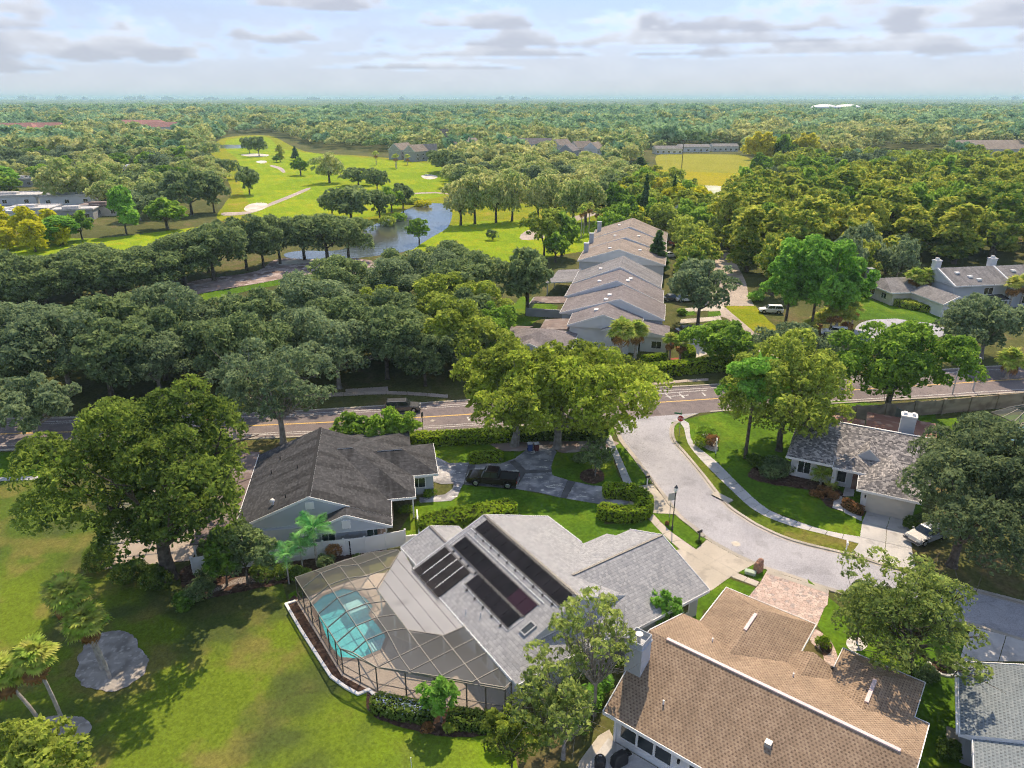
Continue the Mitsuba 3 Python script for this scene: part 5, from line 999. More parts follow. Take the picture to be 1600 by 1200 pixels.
    for w in wx:
        for s in (-1, 1):
            ty = m3.Manifold.cylinder(.24, wr, wr, 20).translate((0, 0, -.12)).rotate((90, 0, 0)).translate((w, s * (Wd - .14), wr))
            kk = put('wheel', ty, 'm_tyre'); put('rim', m3.Manifold.cylinder(.04, wr * .62, wr * .55, 12).rotate((90 if s < 0 else -90, 0, 0)).translate((w, s * (Wd - .02), wr)), 'm_rim', kk)
    return k
car('glossy black pickup truck parked on the stamped grey drive', 770, 756, 170, 'm_carblack', 'pickup', name='pickup_truck', category='pickup truck')
car('dark car driving on the far lane of the main road', 630, 642, 5, 'm_cardark', 'suv', .02, name='moving_car', L=4.8)
car('silver car beside the double garage, half under the grey green tree', 1447, 842, 205, 'm_carsilver', 'sedan')
car('pale silver car parked on the dry verge by the tall pines', 1204, 489, 172, 'm_carwhite', 'suv', .02)
car('white car under the palms near the turning circle', 1303, 524, 160, 'm_carwhite', 'suv', .02)
car('first dark car parked by the stepped townhouses', 1075, 521, 10, 'm_cardark', 'sedan', .03); car('second dark car parked by the stepped townhouses', 1094, 520, 10, 'm_cardark', 'sedan', .03)
car('white car parked in the drive above the gray oak', 1071, 471, 5, 'm_carwhite', 'sedan', .03); car('dark car parked beside the townhouse carport', 1051, 470, 5, 'm_cardark', 'sedan', .03)
car('dark red car beside the tan roofed townhouses', 1052, 383, 100, 'm_carred', 'suv', .02); car('white car beyond the dark red car by the tan roofs', 1062, 376, 20, 'm_carwhite', 'sedan', .02); car('white car behind the dark conifer by the tan roofs', 1046, 402, 10, 'm_carwhite', 'sedan', .02)
# ------------------------------------------------------------------ street furniture and yard things
def local(px, py, rot=0.0):
    c = at(px, py); a = math.radians(rot); M = np.eye(4); M[:2, :2] = [[math.cos(a), -math.sin(a)], [math.sin(a), math.cos(a)]]; M[:2, 3] = c[:2]
    def put(n, m, mt, p, smooth=False):
        m = tm(m) if isinstance(m, m3.Manifold) else m.copy(); m.apply_transform(M); return ent(n, m, mt, p, smooth)
    return put
k = thing('stop_sign', 'red stop sign with green street name plates on top at the junction', 'stop sign'); put = local(1061, 681, 160)
put('pole', cyl(.035, 0, 3.3), 'm_signback', k)
oct_ = trimesh.creation.cylinder(.40, .02, sections=8); oct_.apply_transform(trimesh.transformations.rotation_matrix(PI / 8, [0, 0, 1])); oct_.apply_transform(trimesh.transformations.rotation_matrix(PI / 2, [1, 0, 0])); oct_.apply_translation([0, .05, 2.45])
pl = put('plate', oct_, 'm_red', k)
rim_ = trimesh.creation.cylinder(.42, .016, sections=8); rim_.apply_transform(trimesh.transformations.rotation_matrix(PI / 8, [0, 0, 1])); rim_.apply_transform(trimesh.transformations.rotation_matrix(PI / 2, [1, 0, 0])); rim_.apply_translation([0, .045, 2.45]); put('border', rim_, 'm_white', pl)
tx = meshkit.text_mesh('STOP', .25, .006, True); tx.apply_translation([-tx.bounds[1][0] / 2, -.125, 0]); tx.apply_transform(np.array([[-1, 0, 0, 0], [0, 0, 1, .061], [0, 1, 0, 2.45], [0, 0, 0, 1.]])); put('lettering', tx, 'm_white', pl)
put('name_plate', box(-.12, .85, -.012, .012, 2.98, 3.2), 'm_signgreen', k); put('name_plate', box(-.012, .012, -.45, .45, 3.22, 3.42), 'm_signgreen', k)
k = thing('street_lamp', 'slim dark lamp post with a small glass lantern on the grass island', 'street lamp'); put = local(1050, 828)
put('pole', cat([cyl(.055, .4, 4.3), cyl(.1, 0, .5), cyl(.09, 4.25, 4.35)]), 'm_darkmetal', k); ln = put('lantern', tube([(0, 0, 4.35), (0, 0, 4.6), (0, 0, 4.85)], [.11, .19, .16], 8), 'm_lamp', k); put('lantern_cap', tube([(0, 0, 4.85), (0, 0, 4.95), (0, 0, 5.15)], [.2, .12, .02], 8), 'm_darkmetal', ln)
k = thing('road_sign', 'square road sign seen from behind on a thin pole beside the lamp post', 'road sign'); put = local(1046, 809, 15)
put('pole', box(-.025, .025, -.025, .025, 0, 2.9), 'm_signback', k); put('plate', box(-.36, .36, -.05, -.028, 2.1, 2.95), 'm_signback', k); put('bracket', cat([box(-.3, .3, -.028, -.018, 2.3, 2.35), box(-.3, .3, -.028, -.018, 2.7, 2.75)]), 'm_darkmetal', k)
def mailbox(px, py, rot, label, m, post='m_darkmetal'):
    k = thing('mailbox', label, 'mailbox'); put = local(px, py, rot)
    put('post', box(-.05, .05, -.05, .05, 0, 1.05), post, k)
    b = trimesh.creation.extrude_polygon(Polygon([(-.1, 0), (.1, 0), (.1, .13)] + [(.1 * math.cos(t), .13 + .1 * math.sin(t)) for t in np.linspace(0, PI, 8)] + [(-.1, .13)]), .5, engine='earcut'); b.apply_transform(np.array([[0, 0, 1, -.25], [1, 0, 0, 0], [0, 1, 0, 1.05], [0, 0, 0, 1.]]))
    bk = put('box', b, m, k); put('flag', box(.05, .2, .1, .115, 1.15, 1.22), 'm_red', bk)
mailbox(1092, 846, 30, 'black mailbox on a post at the end of the grass island', 'm_black')
mailbox(1011, 759, 20, 'dark mailbox on a white post at the end of the stamped drive', 'm_black', 'm_white')
mailbox(1321, 864, 70, 'white mailbox on a post beside the double garage drive', 'm_white', 'm_white')
k = thing('mailbox_column', 'brown masonry mailbox column with rounded top on the small grass triangle', 'mailbox'); put = local(1184, 893, 35)
put('base', rbox(.75, .6, .9, .08).translate((0, 0, .43)), 'm_brickcol', k); put('top', m3.Manifold.batch_hull([m3.Manifold.sphere(.3, 16).scale((1, .9, 1)).translate((.22, 0, 1.05)), rbox(.55, .5, .5, .1).translate((.05, 0, .85))]), 'm_brickcol', k, 40); put('box', rbox(.25, .3, .25, .05).translate((-.3, 0, .98)), 'm_brickcol', k)
k = thing('utility_box', 'low pale green utility cabinet on the small grass triangle', 'utility box'); put = local(1172, 897, -25)
put('cabinet', rbox(.95, .5, .3, .05).translate((0, 0, .16)), 'm_greenbox', k); put('lid', rbox(1.0, .55, .06, .02).translate((0, 0, .32)), 'm_greenbox', k)
k = thing('storm_drain', 'storm drain inlet in the kerb of the street bend', 'drain'); put = local(1125, 780, -52)
put('cover', box(-1.1, 1.1, -.1, .8, 0, .15), 'm_concrete', k); put('opening', box(-.9, .9, -.14, -.09, .02, .12), 'm_black', k)
k = thing('yard_sign', 'tall narrow white sign board beside the shrubs by the pavement', 'sign'); put = local(1118, 707, 75)
put('board', rbox(.9, .1, 1.5, .03).translate((0, 0, 1.05)), 'm_white', k); put('post', cat([box(-.4, -.3, -.05, .05, 0, .4), box(.3, .4, -.05, .05, 0, .4)]), 'm_white', k)
k = thing('yard_sign', 'small white sign board left of the street by the little tree', 'sign'); put = local(946, 720, 75)
put('board', rbox(.8, .08, 1.2, .03).translate((0, 0, .95)), 'm_white', k); put('post', cat([box(-.35, -.27, -.04, .04, 0, .4), box(.27, .35, -.04, .04, 0, .4)]), 'm_white', k)
for px, m, lab in ((828, 'm_binblue', 'blue wheeled rubbish bin under the spreading tree'), (838, 'm_binmaroon', 'dark maroon wheeled rubbish bin beside the blue one')):
    k = thing('wheeled_bin', lab, 'bin'); put = local(px, 704, 10)
    put('body', m3.Manifold.hull_points([(x, y, z) for x, y, z in [(-.24, -.26, .05), (.24, -.26, .05), (-.24, .24, .05), (.24, .24, .05), (-.3, -.32, .95), (.3, -.32, .95), (-.3, .32, .95), (.3, .32, .95)]]), m, k); put('lid', rbox(.66, .7, .08, .03).translate((0, 0, 1.0)), 'm_signback', k); put('wheel', cat([tm(m3.Manifold.cylinder(.06, .12, .12, 12).rotate((0, 90, 0)).translate((s * .27, .25, .12))) for s in (-1, 1)]), 'm_tyre', k)
def post_light(px, py, hgt, label, arm=1.8, rot=0):
    k = thing('street_lamp', label, 'street lamp'); put = local(px, py, rot)
    put('pole', tube([(0, 0, 0), (0, 0, hgt)], [.1, .06], 8), 'm_concrete_grey', k); put('arm', tube([(0, 0, hgt - .1), (arm * .5, 0, hgt + .25), (arm, 0, hgt + .3)], .04, 6), 'm_signback', k); put('lamp_head', rbox(.6, .25, .12, .05).translate((arm + .2, 0, hgt + .28)), 'm_signback', k)
k = thing('bus_stop_sign', 'thin pole with a small dark plate at the near edge of the main road', 'road sign'); put = local(661, 677, 60)
put('pole', cyl(.05, 0, 3.0), 'm_darkmetal', k); put('plate', box(-.2, .2, -.02, .02, 2.3, 2.95), 'm_darkmetal', k)
post_light(1488, 616, 5.2, 'pale street lamp pole near the palm on the main road', 1.2, 90); post_light(1520, 610, 4.4, 'second pale pole by the main road at the right', .9, 60)
k = thing('utility_pole', 'tall bare utility pole in the dry field', 'pole'); put = local(1065, 262); put('pole', cyl(.22, 0, 17), 'm_bark', k); put('crossarm', box(-1.1, 1.1, -.08, .08, 15.8, 16.05), 'm_bark', k)
# air conditioning units, grills, patio things
def ac_unit(px, py, z, rot, label):
    k = thing('air_conditioner', label, 'air conditioner'); put = local(px, py, rot)
    put('casing', rbox(.85, .85, .8, .05).translate((0, 0, .45 + z)), 'm_signback', k); put('fan_grille', cat([cyl(.34, .84 + z, .87 + z, seg=20), cyl(.1, .87 + z, .9 + z)]), 'm_black', k); put('louvres', cat([box(-.43, .43, -.43, .43, .15 + .1 * i + z, .18 + .1 * i + z) for i in range(7)]), 'm_darkmetal', k)
ac_unit(971, 1022, .05, -35, 'grey air conditioning unit between the solar house and the brown house'); ac_unit(1345, 1198, .05, -20, 'air conditioning unit between the brown roof and the blue grey roof at the bottom edge')
k = thing('covered_grill', 'dark covered grill on the grey patio', 'grill'); put = local(967, 1196, 30); put('cover', m3.Manifold.batch_hull([rbox(1.1, .6, .7, .08).translate((0, 0, .45)), rbox(.8, .45, .2, .08).translate((0, 0, 1.0))]), 'm_black', k, 30); put('shelf', rbox(.4, .5, .1, .03).translate((.65, 0, .75)), 'm_black', k)
k = thing('covered_grill', 'dark covered kettle barbecue at the bottom edge', 'grill'); put = local(937, 1200, 0); put('cover', m3.Manifold.batch_hull([m3.Manifold.sphere(.38, 18).translate((0, 0, .7)), m3.Manifold.cylinder(.3, .34, .36, 16).translate((0, 0, .06))]), 'm_black', k, 40); put('handle', box(-.1, .1, -.03, .03, 1.05, 1.12), 'm_signback', k)
sheet('side_path', pg([(905, 1190), (935, 1150), (952, 1140), (962, 1160), (930, 1215), (900, 1215)]), .03, 'm_concrete', label='pale path between the scraggly tree and the brown house', **S)
k = thing('garden_marker', 'thin white stake in the lawn at the bottom edge', 'stake'); put = local(643, 1200); put('stake', cyl(.025, 0, .9), 'm_white', k); put('cap', cyl(.035, .9, .94), 'm_white', k)
k = thing('equipment_box', 'pale concrete step beside the blue grey roof', 'step'); put = local(1492, 1156, 60); put('slab', box(-.9, .9, -.5, .5, 0, .12), 'm_concrete', k); put('riser', box(-.6, .6, -.5, 0, .12, .24), 'm_concrete', k)
k = thing('garden_post', 'short black post by the white fence', 'post'); put = local(548, 868); put('post', cyl(.05, 0, 1.5), 'm_black', k); put('cap', cyl(.07, 1.5, 1.56), 'm_black', k)
# ------------------------------------------------------------------ plants
RNG = np.random.default_rng(11)
def unit(v): return v / (np.linalg.norm(v, axis=-1, keepdims=True) + 1e-9)
def leaves(rng, cen, nrm, size, aspect=.62):
    """one bent leaf clump (two triangles) at each centre"""
    n = len(cen); r = unit(rng.normal(size=(n, 3))); a = unit(np.cross(nrm, r)); b = np.cross(nrm, a)
    s = size * np.exp(rng.normal(0, .38, (n, 1))); bend = rng.uniform(-.25, .35, (n, 1)) * s
    p0, p1 = cen - a * s, cen + a * s; q0, q1 = cen - b * s * aspect + nrm * bend, cen + b * s * aspect + nrm * bend * rng.uniform(-.5, 1, (n, 1))
    v = np.stack([p0, q0, p1, q1], 1).reshape(-1, 3); i = np.arange(n)[:, None] * 4
    return v, np.vstack([i + [0, 1, 2], i + [0, 2, 3]])
def crown(rng, blobs, n, size, low=-.45, jitter=.75, gap=.30):
    c, r = np.array([b[:3] for b in blobs]), np.array([b[3:] if len(b) > 4 else (b[3],) * 3 for b in blobs], float)
    w = (r.mean(1) ** 2); k = rng.choice(len(c), int(n * 1.7), p=w / w.sum())
    d = unit(rng.normal(size=(len(k), 3))); d[:, 2] = np.where(d[:, 2] < low, -d[:, 2], d[:, 2])
    f = rng.uniform(.70, 1.08, (len(k), 1)); p = c[k] + d * r[k] * f
    keep = meshkit.noise(p * (1.1 / max(.5, r.mean() * .45)), 3) + rng.uniform(-.25, .25, len(k)) > gap
    # drop clumps that lie deep inside another blob
    inside = np.zeros(len(k), bool)
    for j in range(len(c)):
        q = (p - c[j]) / r[j]; inside |= ((q ** 2).sum(1) < .36) & (k != j)
    p, d = p[keep & ~inside][:n], d[keep & ~inside][:n]
    nrm = unit(d * .75 + jitter * rng.normal(size=d.shape) + np.array([0, 0, .25]))
    return leaves(rng, p, nrm, size)
def wood(rng, blobs, H0, r0, nl=7, lean=(0, 0), sides=7, twigs=0):
    """trunk, forked limbs and twigs"""
    fork = np.array([lean[0], lean[1], H0]); ms = [tube([np.array([0, 0, -.1]), np.array([0, 0, .25]), fork * [.4, .4, .5] + rng.normal(size=3) * r0 * .3 * [1, 1, 0], fork], [r0 * 1.6, r0 * 1.1, r0 * .92, r0 * .8], sides)]
    order = rng.permutation(len(blobs))[:nl]
    for j in order:
        e = np.array(blobs[j][:3]); m = fork * .5 + e * .5 + np.array([*(rng.normal(size=2) * .12 * np.linalg.norm(e - fork)), -.06 * np.linalg.norm(e - fork)])
        s = fork * [1, 1, rng.uniform(.8, 1.0)]
        path = [s * (1 - t) ** 2 + 2 * t * (1 - t) * m + e * t * t for t in np.linspace(0, 1, 6)]
        ms.append(tube(path, np.linspace(r0 * .55, r0 * .12, 6), 5))
        for _ in range(twigs):
            t = rng.uniform(.35, .9); b = s * (1 - t) ** 2 + 2 * t * (1 - t) * m + e * t * t
            d = unit(unit(e - b + 1e-3) * .7 + rng.normal(size=3) * .6 + [0, 0, .25]); l = rng.uniform(.25, .5) * np.linalg.norm(e - fork) + .4
            ms.append(tube([b, b + d * l * .5 + rng.normal(size=3) * .08 * l, b + d * l], [r0 * .16, r0 * .11, r0 * .05], 4))
    return cat(ms)
def blobs_for(rng, kind, H, W, detail=1.):
    """the clumps that make up a crown: centre and radii"""
    R = W / 2; out = []; lop = rng.uniform(0, 6)
    if kind in ('oak', 'round', 'umbrella', 'open'):
        zc, rz, n, br = {'oak': (.55, .41, 46, .225), 'round': (.54, .43, 46, .215), 'umbrella': (.55, .40, 66, .19), 'open': (.58, .37, 42, .175)}[kind]
        n = int(n * detail); br *= detail ** -.42
        for i in range(n):
            d = unit(rng.normal(size=3)); d[2] = abs(d[2]) * 1.0 if rng.random() < .66 else -abs(d[2]) * .8
            f = rng.uniform(.5, .86) if i > n * .18 else rng.uniform(0, .4)
            r = R * br * rng.uniform(.55, 1.5); sq = 1 + .22 * math.sin(math.atan2(d[1], d[0]) * 2 + lop) + .14 * math.sin(math.atan2(d[1], d[0]) * 3 + lop * 2)
            out.append((d[0] * f * R * sq, d[1] * f * R * sq, H * zc + d[2] * H * rz * f, r, r, r * (rng.uniform(.8, 1.1) if kind == 'round' else rng.uniform(.65, .95))))
    elif kind == 'column':
        for i in range(26):
            t = rng.uniform(0, 1); a = rng.uniform(0, 2 * PI); rr = R * math.sin(PI * min(1, .18 + t * .8)) ** .8 * rng.uniform(.2, .75)
            r = R * .42 * rng.uniform(.7, 1.2); out.append((rr * math.cos(a), rr * math.sin(a), H * (.16 + .76 * t), r, r, r * 1.1))
    elif kind == 'cone':
        for i in range(34):
            t = (i + rng.uniform(0, 1)) / 34; a = i * 2.4; rr = R * (1 - t) * .75; r = R * (.42 * (1 - t) + .12)
            out.append((rr * math.cos(a), rr * math.sin(a), H * (.12 + .83 * t), r, r, r * .55))
    elif kind == 'pine':
        for i in range(22):
            t = rng.uniform(0, 1); a = i * 2.4; rr = R * (.95 - .6 * t) * rng.uniform(.35, .95); r = R * .26 * rng.uniform(.7, 1.25)
            out.append((rr * math.cos(a), rr * math.sin(a), H * (.55 + .42 * t), r, r, r * .62))
    return out
def tree_meshes(seed, kind, H, W, n, leaf, fork=.3, r0=None, nl=7, twigs=1, low=-.45, gap=.3, lean=(0, 0), sides=7, shift=(0, 0), detail=1.):
    rng = np.random.default_rng(seed); bl = blobs_for(rng, kind, H, W, detail)
    zt = max(b[2] + (b[5] if len(b) > 5 else b[3]) for b in bl); rt = np.percentile([math.hypot(b[0], b[1]) + b[3] for b in bl], 92)
    kz, kr = H / zt, W / 2 / rt; bl = [(b[0] * kr, b[1] * kr, b[2] * kz, b[3] * kr, b[4] * kr, b[5] * kz) for b in bl]
    bl = [(b[0] + shift[0], b[1] + shift[1], *b[2:]) for b in bl]
    if kind in ('cone', 'column', 'pine'):
        r0 = r0 or H * .017
        w = cat([tube([(0, 0, -.1), (rng.normal() * .1, rng.normal() * .1, H * .5), (rng.normal() * .15, 0, H * .93)], [r0 * 1.3, r0, r0 * .3], sides)] + [tube([(0, 0, b[2] * .92), (b[0] * .6, b[1] * .6, b[2] * .98), b[:3]], [r0 * .35, r0 * .22, r0 * .1], 4) for b in bl[::2]])
    else: w = wood(rng, bl, H * fork, r0 or H * .03, nl, lean, sides, twigs)
    return crown(rng, bl, n, leaf, low, gap=gap), w
def group(gid, kind, H, W, n, leaf, lm, bark, seed, **kw):
    cr, wd = tree_meshes(seed, kind, H, W, n, leaf, **kw)
    scene[gid] = {'type': 'shapegroup', 'trunk': mikit.ply(wd, bark, smooth=40), 'crown': mikit.ply(cr, lm)}
    return gid, H, W
SPEC = {}
def species(name, kind, lm, bark, H, W, leaf, n, variants=2, **kw):
    SPEC[name] = [group(f'g_{name}_{i}', kind, H, W, n, leaf, lm, bark, hash_seed(name, i), **kw) for i in range(variants)]
def hash_seed(s, i): return sum(ord(c) * (k + 3) for k, c in enumerate(s)) * 7 + i * 131
NN, MN = 8200, 2100
species('oaknear', 'oak', 'l_oak', 'm_bark', 12, 14, .26, NN, 3, twigs=2); species('oakgreynear', 'oak', 'l_oakgrey', 'm_bark_grey', 12, 14, .23, NN, 2, twigs=3)
species('greennear', 'round', 'l_green', 'm_bark', 12, 12, .25, NN, 2); species('olivenear', 'round', 'l_olive', 'm_bark', 12, 12, .25, NN, 2)
species('oak', 'oak', 'l_oak', 'm_bark', 11, 13, .48, MN, 3); species('oaklight', 'oak', 'l_oaklight', 'm_bark', 12, 15, .5, MN, 3, fork=.34, r0=.5); species('oakgrey', 'oak', 'l_oakgrey', 'm_bark_grey', 11, 13, .48, MN, 2)
species('green', 'round', 'l_green', 'm_bark', 11, 10, .46, MN, 2); species('forest', 'round', 'l_forest', 'm_bark', 15, 11, .5, MN, 3); species('forestcol', 'column', 'l_forest', 'm_bark', 17, 7.5, .48, MN, 2)
species('yellow', 'column', 'l_yellow', 'm_bark', 12, 8, .5, MN, 2); species('orange', 'round', 'l_orange', 'm_bark', 11, 10, .5, MN, 1); species('pine', 'cone', 'l_pine', 'm_bark', 16, 7, .5, MN, 2); species('olive', 'round', 'l_olive', 'm_bark', 11, 11, .46, MN, 2)
species('bright', 'column', 'l_bright', 'm_bark', 11, 8, .5, MN, 1)
BASES = {'oaknear': 'oak_tree', 'oak': 'oak_tree', 'oakgreynear': 'grey_oak_tree', 'oakgrey': 'grey_oak_tree', 'oaklight': 'spreading_oak_tree', 'greennear': 'broadleaf_tree', 'green': 'broadleaf_tree', 'forest': 'forest_tree', 'forestcol': 'forest_tree', 'yellow': 'yellow_tree', 'orange': 'autumn_tree', 'pine': 'conifer_tree', 'olive': 'broadleaf_tree', 'olivenear': 'broadleaf_tree', 'bright': 'broadleaf_tree'}
def stand(sp, x, y, H, W, label, grp=None, rng=RNG, category='tree'):
    gid, h0, w0 = SPEC[sp][int(rng.integers(len(SPEC[sp])))]
    k = thing(BASES[sp], label, category, grp)
    inst(k, gid, T().translate([float(x), float(y), 0]).rotate([0, 0, 1], float(rng.uniform(0, 360))).scale([W / w0, W / w0, H / h0]))
    return k
def tree_px(sp, px, py, pytop, wpx, label, grp=None):
    b = at(px, py); H = height(px, py, pytop) ; Z = b[1] * math.cos(PITCH) + (CAM_H - H * .6) * math.sin(PITCH)
    return stand(sp, b[0], b[1], H, wpx / FOCAL * Z, label, grp)
# ---- big single trees, each with a mesh of its own
def hero(px, py, pytop, wpx, kind, n, leaf, lm, bark, label, seed, name='broadleaf_tree', cat_='tree', shift_px=0, H=None, **kw):
    b = at(px, py); H = H or height(px, py, pytop); Z = b[1] * math.cos(PITCH) + (CAM_H - H * .6) * math.sin(PITCH); W_ = wpx / FOCAL * Z
    cr, wd = tree_meshes(seed, kind, H, W_, n, leaf, detail=2.2 if n > 9000 else 1.3, shift=(shift_px / FOCAL * Z, 0), **kw)
    k = thing(name, label, cat_); Tm = T().translate([float(b[0]), float(b[1]), 0])
    s = mikit.ply(wd, bark, smooth=40); s['to_world'] = Tm; scene[k + '__trunk'] = s
    s = mikit.ply(cr, lm); s['to_world'] = Tm; scene[k + '__crown'] = s
    return k
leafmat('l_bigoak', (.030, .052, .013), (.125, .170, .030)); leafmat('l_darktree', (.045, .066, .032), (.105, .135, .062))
hero(266, 903, 606, 375, 'oak', 52000, .165, 'l_bigoak', 'm_bark', 'huge dark green oak with a thick leaning trunk left of the charcoal roof', 5, 'oak_tree', shift_px=4, gap=.49, r0=.62, nl=14, twigs=3, fork=.22)
hero(443, 692, 548, 195, 'open', 14000, .17, 'l_oakgrey', 'm_bark_grey', 'grey green oak with pale limbs standing above the ridge of the charcoal roof', 6, 'grey_oak_tree', r0=.38, nl=16, twigs=4, shift_px=-4)
hero(804, 696, 536, 215, 'umbrella', 26000, .185, 'l_camphor', 'm_bark_grey', 'left of the two spreading yellow green trees by the main road', 7, r0=.5, nl=14, twigs=2, fork=.26)
hero(870, 700, 538, 250, 'umbrella', 30000, .185, 'l_camphor', 'm_bark_grey', 'right of the two spreading yellow green trees, reaching over the street', 8, r0=.5, nl=14, twigs=2, fork=.26, shift_px=26)
hero(1164, 716, 556, 104, 'pine', 6500, .2, 'l_bright', 'm_bark', 'slim bright green pine with a bare trunk inside the street bend', 9, 'pine_tree', r0=.17)
hero(1217, 704, 526, 225, 'round', 20000, .20, 'l_olive', 'm_bark', 'broad olive green tree behind the slim pine', 10, r0=.36, nl=12, twigs=2)
hero(1386, 648, 503, 205, 'oak', 19000, .23, 'l_green', 'm_bark', 'round dark green tree between the corner house and the main road', 12, r0=.42, nl=12, twigs=2)
hero(1487, 884, 680, 330, 'oak', 38000, .155, 'l_darktree', 'm_bark', 'large grey green tree at the right edge overhanging the silver car', 13, 'oak_tree', r0=.40, nl=14, twigs=4, shift_px=42, fork=.22)
hero(1418, 1052, 898, 250, 'open', 15000, .115, 'l_scraggly', 'm_bark', 'loose olive tree with bare twigs beside the brown roof', 14, r0=.26, nl=24, twigs=6, shift_px=-28, low=-.4, gap=.38)
hero(1338, 1002, 905, 80, 'open', 1500, .13, 'l_oak', 'm_bark', 'small thin tree in the stone edged ring on the lawn', 15, 'small_tree', r0=.07, nl=10, twigs=3)
hero(928, 1118, 924, 145, 'open', 4600, .12, 'l_scraggly', 'm_bark_grey', 'scraggly half bare tree between the solar house and the brown house', 16, 'scraggly_tree', r0=.13, nl=26, twigs=6, gap=.52, low=-.3, shift_px=-8)
hero(880, 1185, 1040, 175, 'open', 5800, .115, 'l_scraggly', 'm_bark_grey', 'low scraggly tree with pale bare branches below the eave of the solar house', 17, 'scraggly_tree', r0=.13, nl=26, twigs=6, gap=.5, low=-.3, shift_px=-25)
hero(800, 1215, 1110, 105, 'open', 2600, .11, 'l_camphor', 'm_bark', 'bushy yellow green young tree at the bottom edge right of the lawn', 44, 'small_tree', r0=.07, nl=14, twigs=3)
hero(1033, 988, 925, 56, 'round', 1500, .15, 'l_bright', 'm_bark', 'small bright green tree beside the garage wing of the solar house', 18, 'small_tree', r0=.07)
hero(690, 1128, 1062, 62, 'round', 1500, .14, 'l_bright', 'm_bark_grey', 'small bright green tree before the pool cage', 19, 'small_tree', r0=.07, fork=.28)
hero(388, 912, 818, 105, 'round', 5200, .17, 'l_oak', 'm_bark', 'dark round garden tree before the white fence', 20, 'small_tree', r0=.12)
hero(355, 915, 832, 70, 'round', 2600, .17, 'l_green', 'm_bark', 'darker garden tree beside the short fence panel', 21, 'small_tree', r0=.1)
hero(85, 1262, 1148, 190, 'round', 6500, .15, 'l_olive', 'm_bark', 'yellow green round crown at the lower left corner', 22, r0=.14)
hero(930, 744, 690, 62, 'open', 900, .15, 'l_oak', 'm_bark_grey', 'small multi stemmed tree in the mulch ring on the front lawn', 23, 'small_tree', r0=.06, nl=12, twigs=2, fork=.1)
hero(552, 700, 645, 62, 'round', 2600, .18, 'l_green', 'm_bark', 'left of the two rounded dark bushes behind the charcoal roof', 24, 'large_bush', 'bush', r0=.1, fork=.1)
hero(612, 702, 640, 85, 'round', 3800, .18, 'l_green', 'm_bark', 'right of the two rounded dark bushes behind the charcoal roof', 25, 'large_bush', 'bush', r0=.1, fork=.1)
hero(1122, 574, 497, 105, 'oak', 6500, .26, 'l_green', 'm_bark', 'dense dark tree across the main road right of the townhouse hedge', 26, r0=.2)
hero(1090, 510, 405, 122, 'open', 6500, .28, 'l_oakgrey', 'm_bark', 'grey green oak beside the drives of the stepped townhouses', 27, 'grey_oak_tree', r0=.34, nl=14, twigs=3)
hero(824, 492, 386, 98, 'oak', 5500, .34, 'l_oak', 'm_bark', 'upright dark oak on the bright lawn left of the townhouses', 28, 'oak_tree', r0=.42, fork=.36)
hero(1236, 590, 510, 160, 'open', 7000, .24, 'l_oakgrey', 'm_bark', 'silvery olive tree across the main road behind the olive tree', 29, 'grey_oak_tree', r0=.2)
hero(1532, 560, 466, 140, 'oak', 7000, .28, 'l_oakgrey', 'm_bark_grey', 'round grey green oak before the right townhouses', 30, 'grey_oak_tree', r0=.36)
hero(850, 402, 326, 78, 'open', 3200, .38, 'l_olive', 'm_bark', 'lacy light green tree by the putting green', 31, r0=.3)
hero(60, 690, 588, 170, 'open', 7000, .24, 'l_oakgrey', 'm_bark_grey', 'silvery grey oak at the left edge beyond the huge oak', 33, 'grey_oak_tree', r0=.3)
for px, py, pt, w, lab in ((1226, 512, 372, 78, 'left of the three tall rounded bright pines'), (1266, 520, 366, 92, 'middle and tallest of the three rounded bright pines'), (1306, 515, 398, 74, 'right of the three tall rounded bright pines')):
    hero(px, py, pt, w * 1.25, 'round', 8000, .30, 'l_bright', 'm_bark', lab, px, 'pine_tree', r0=.26, fork=.42)
tree_px('pine', 1025, 428, 360, 42, 'dark conifer before the tan roofed townhouses'); tree_px('pine', 1006, 350, 272, 22, 'tall thin dark conifer behind the tan roofs'); tree_px('pine', 1050, 338, 272, 20, 'second thin dark conifer beyond the tan roofs')
tree_px('greennear', 655, 380, 342, 40, 'round tree on the bank at the right of the pond')
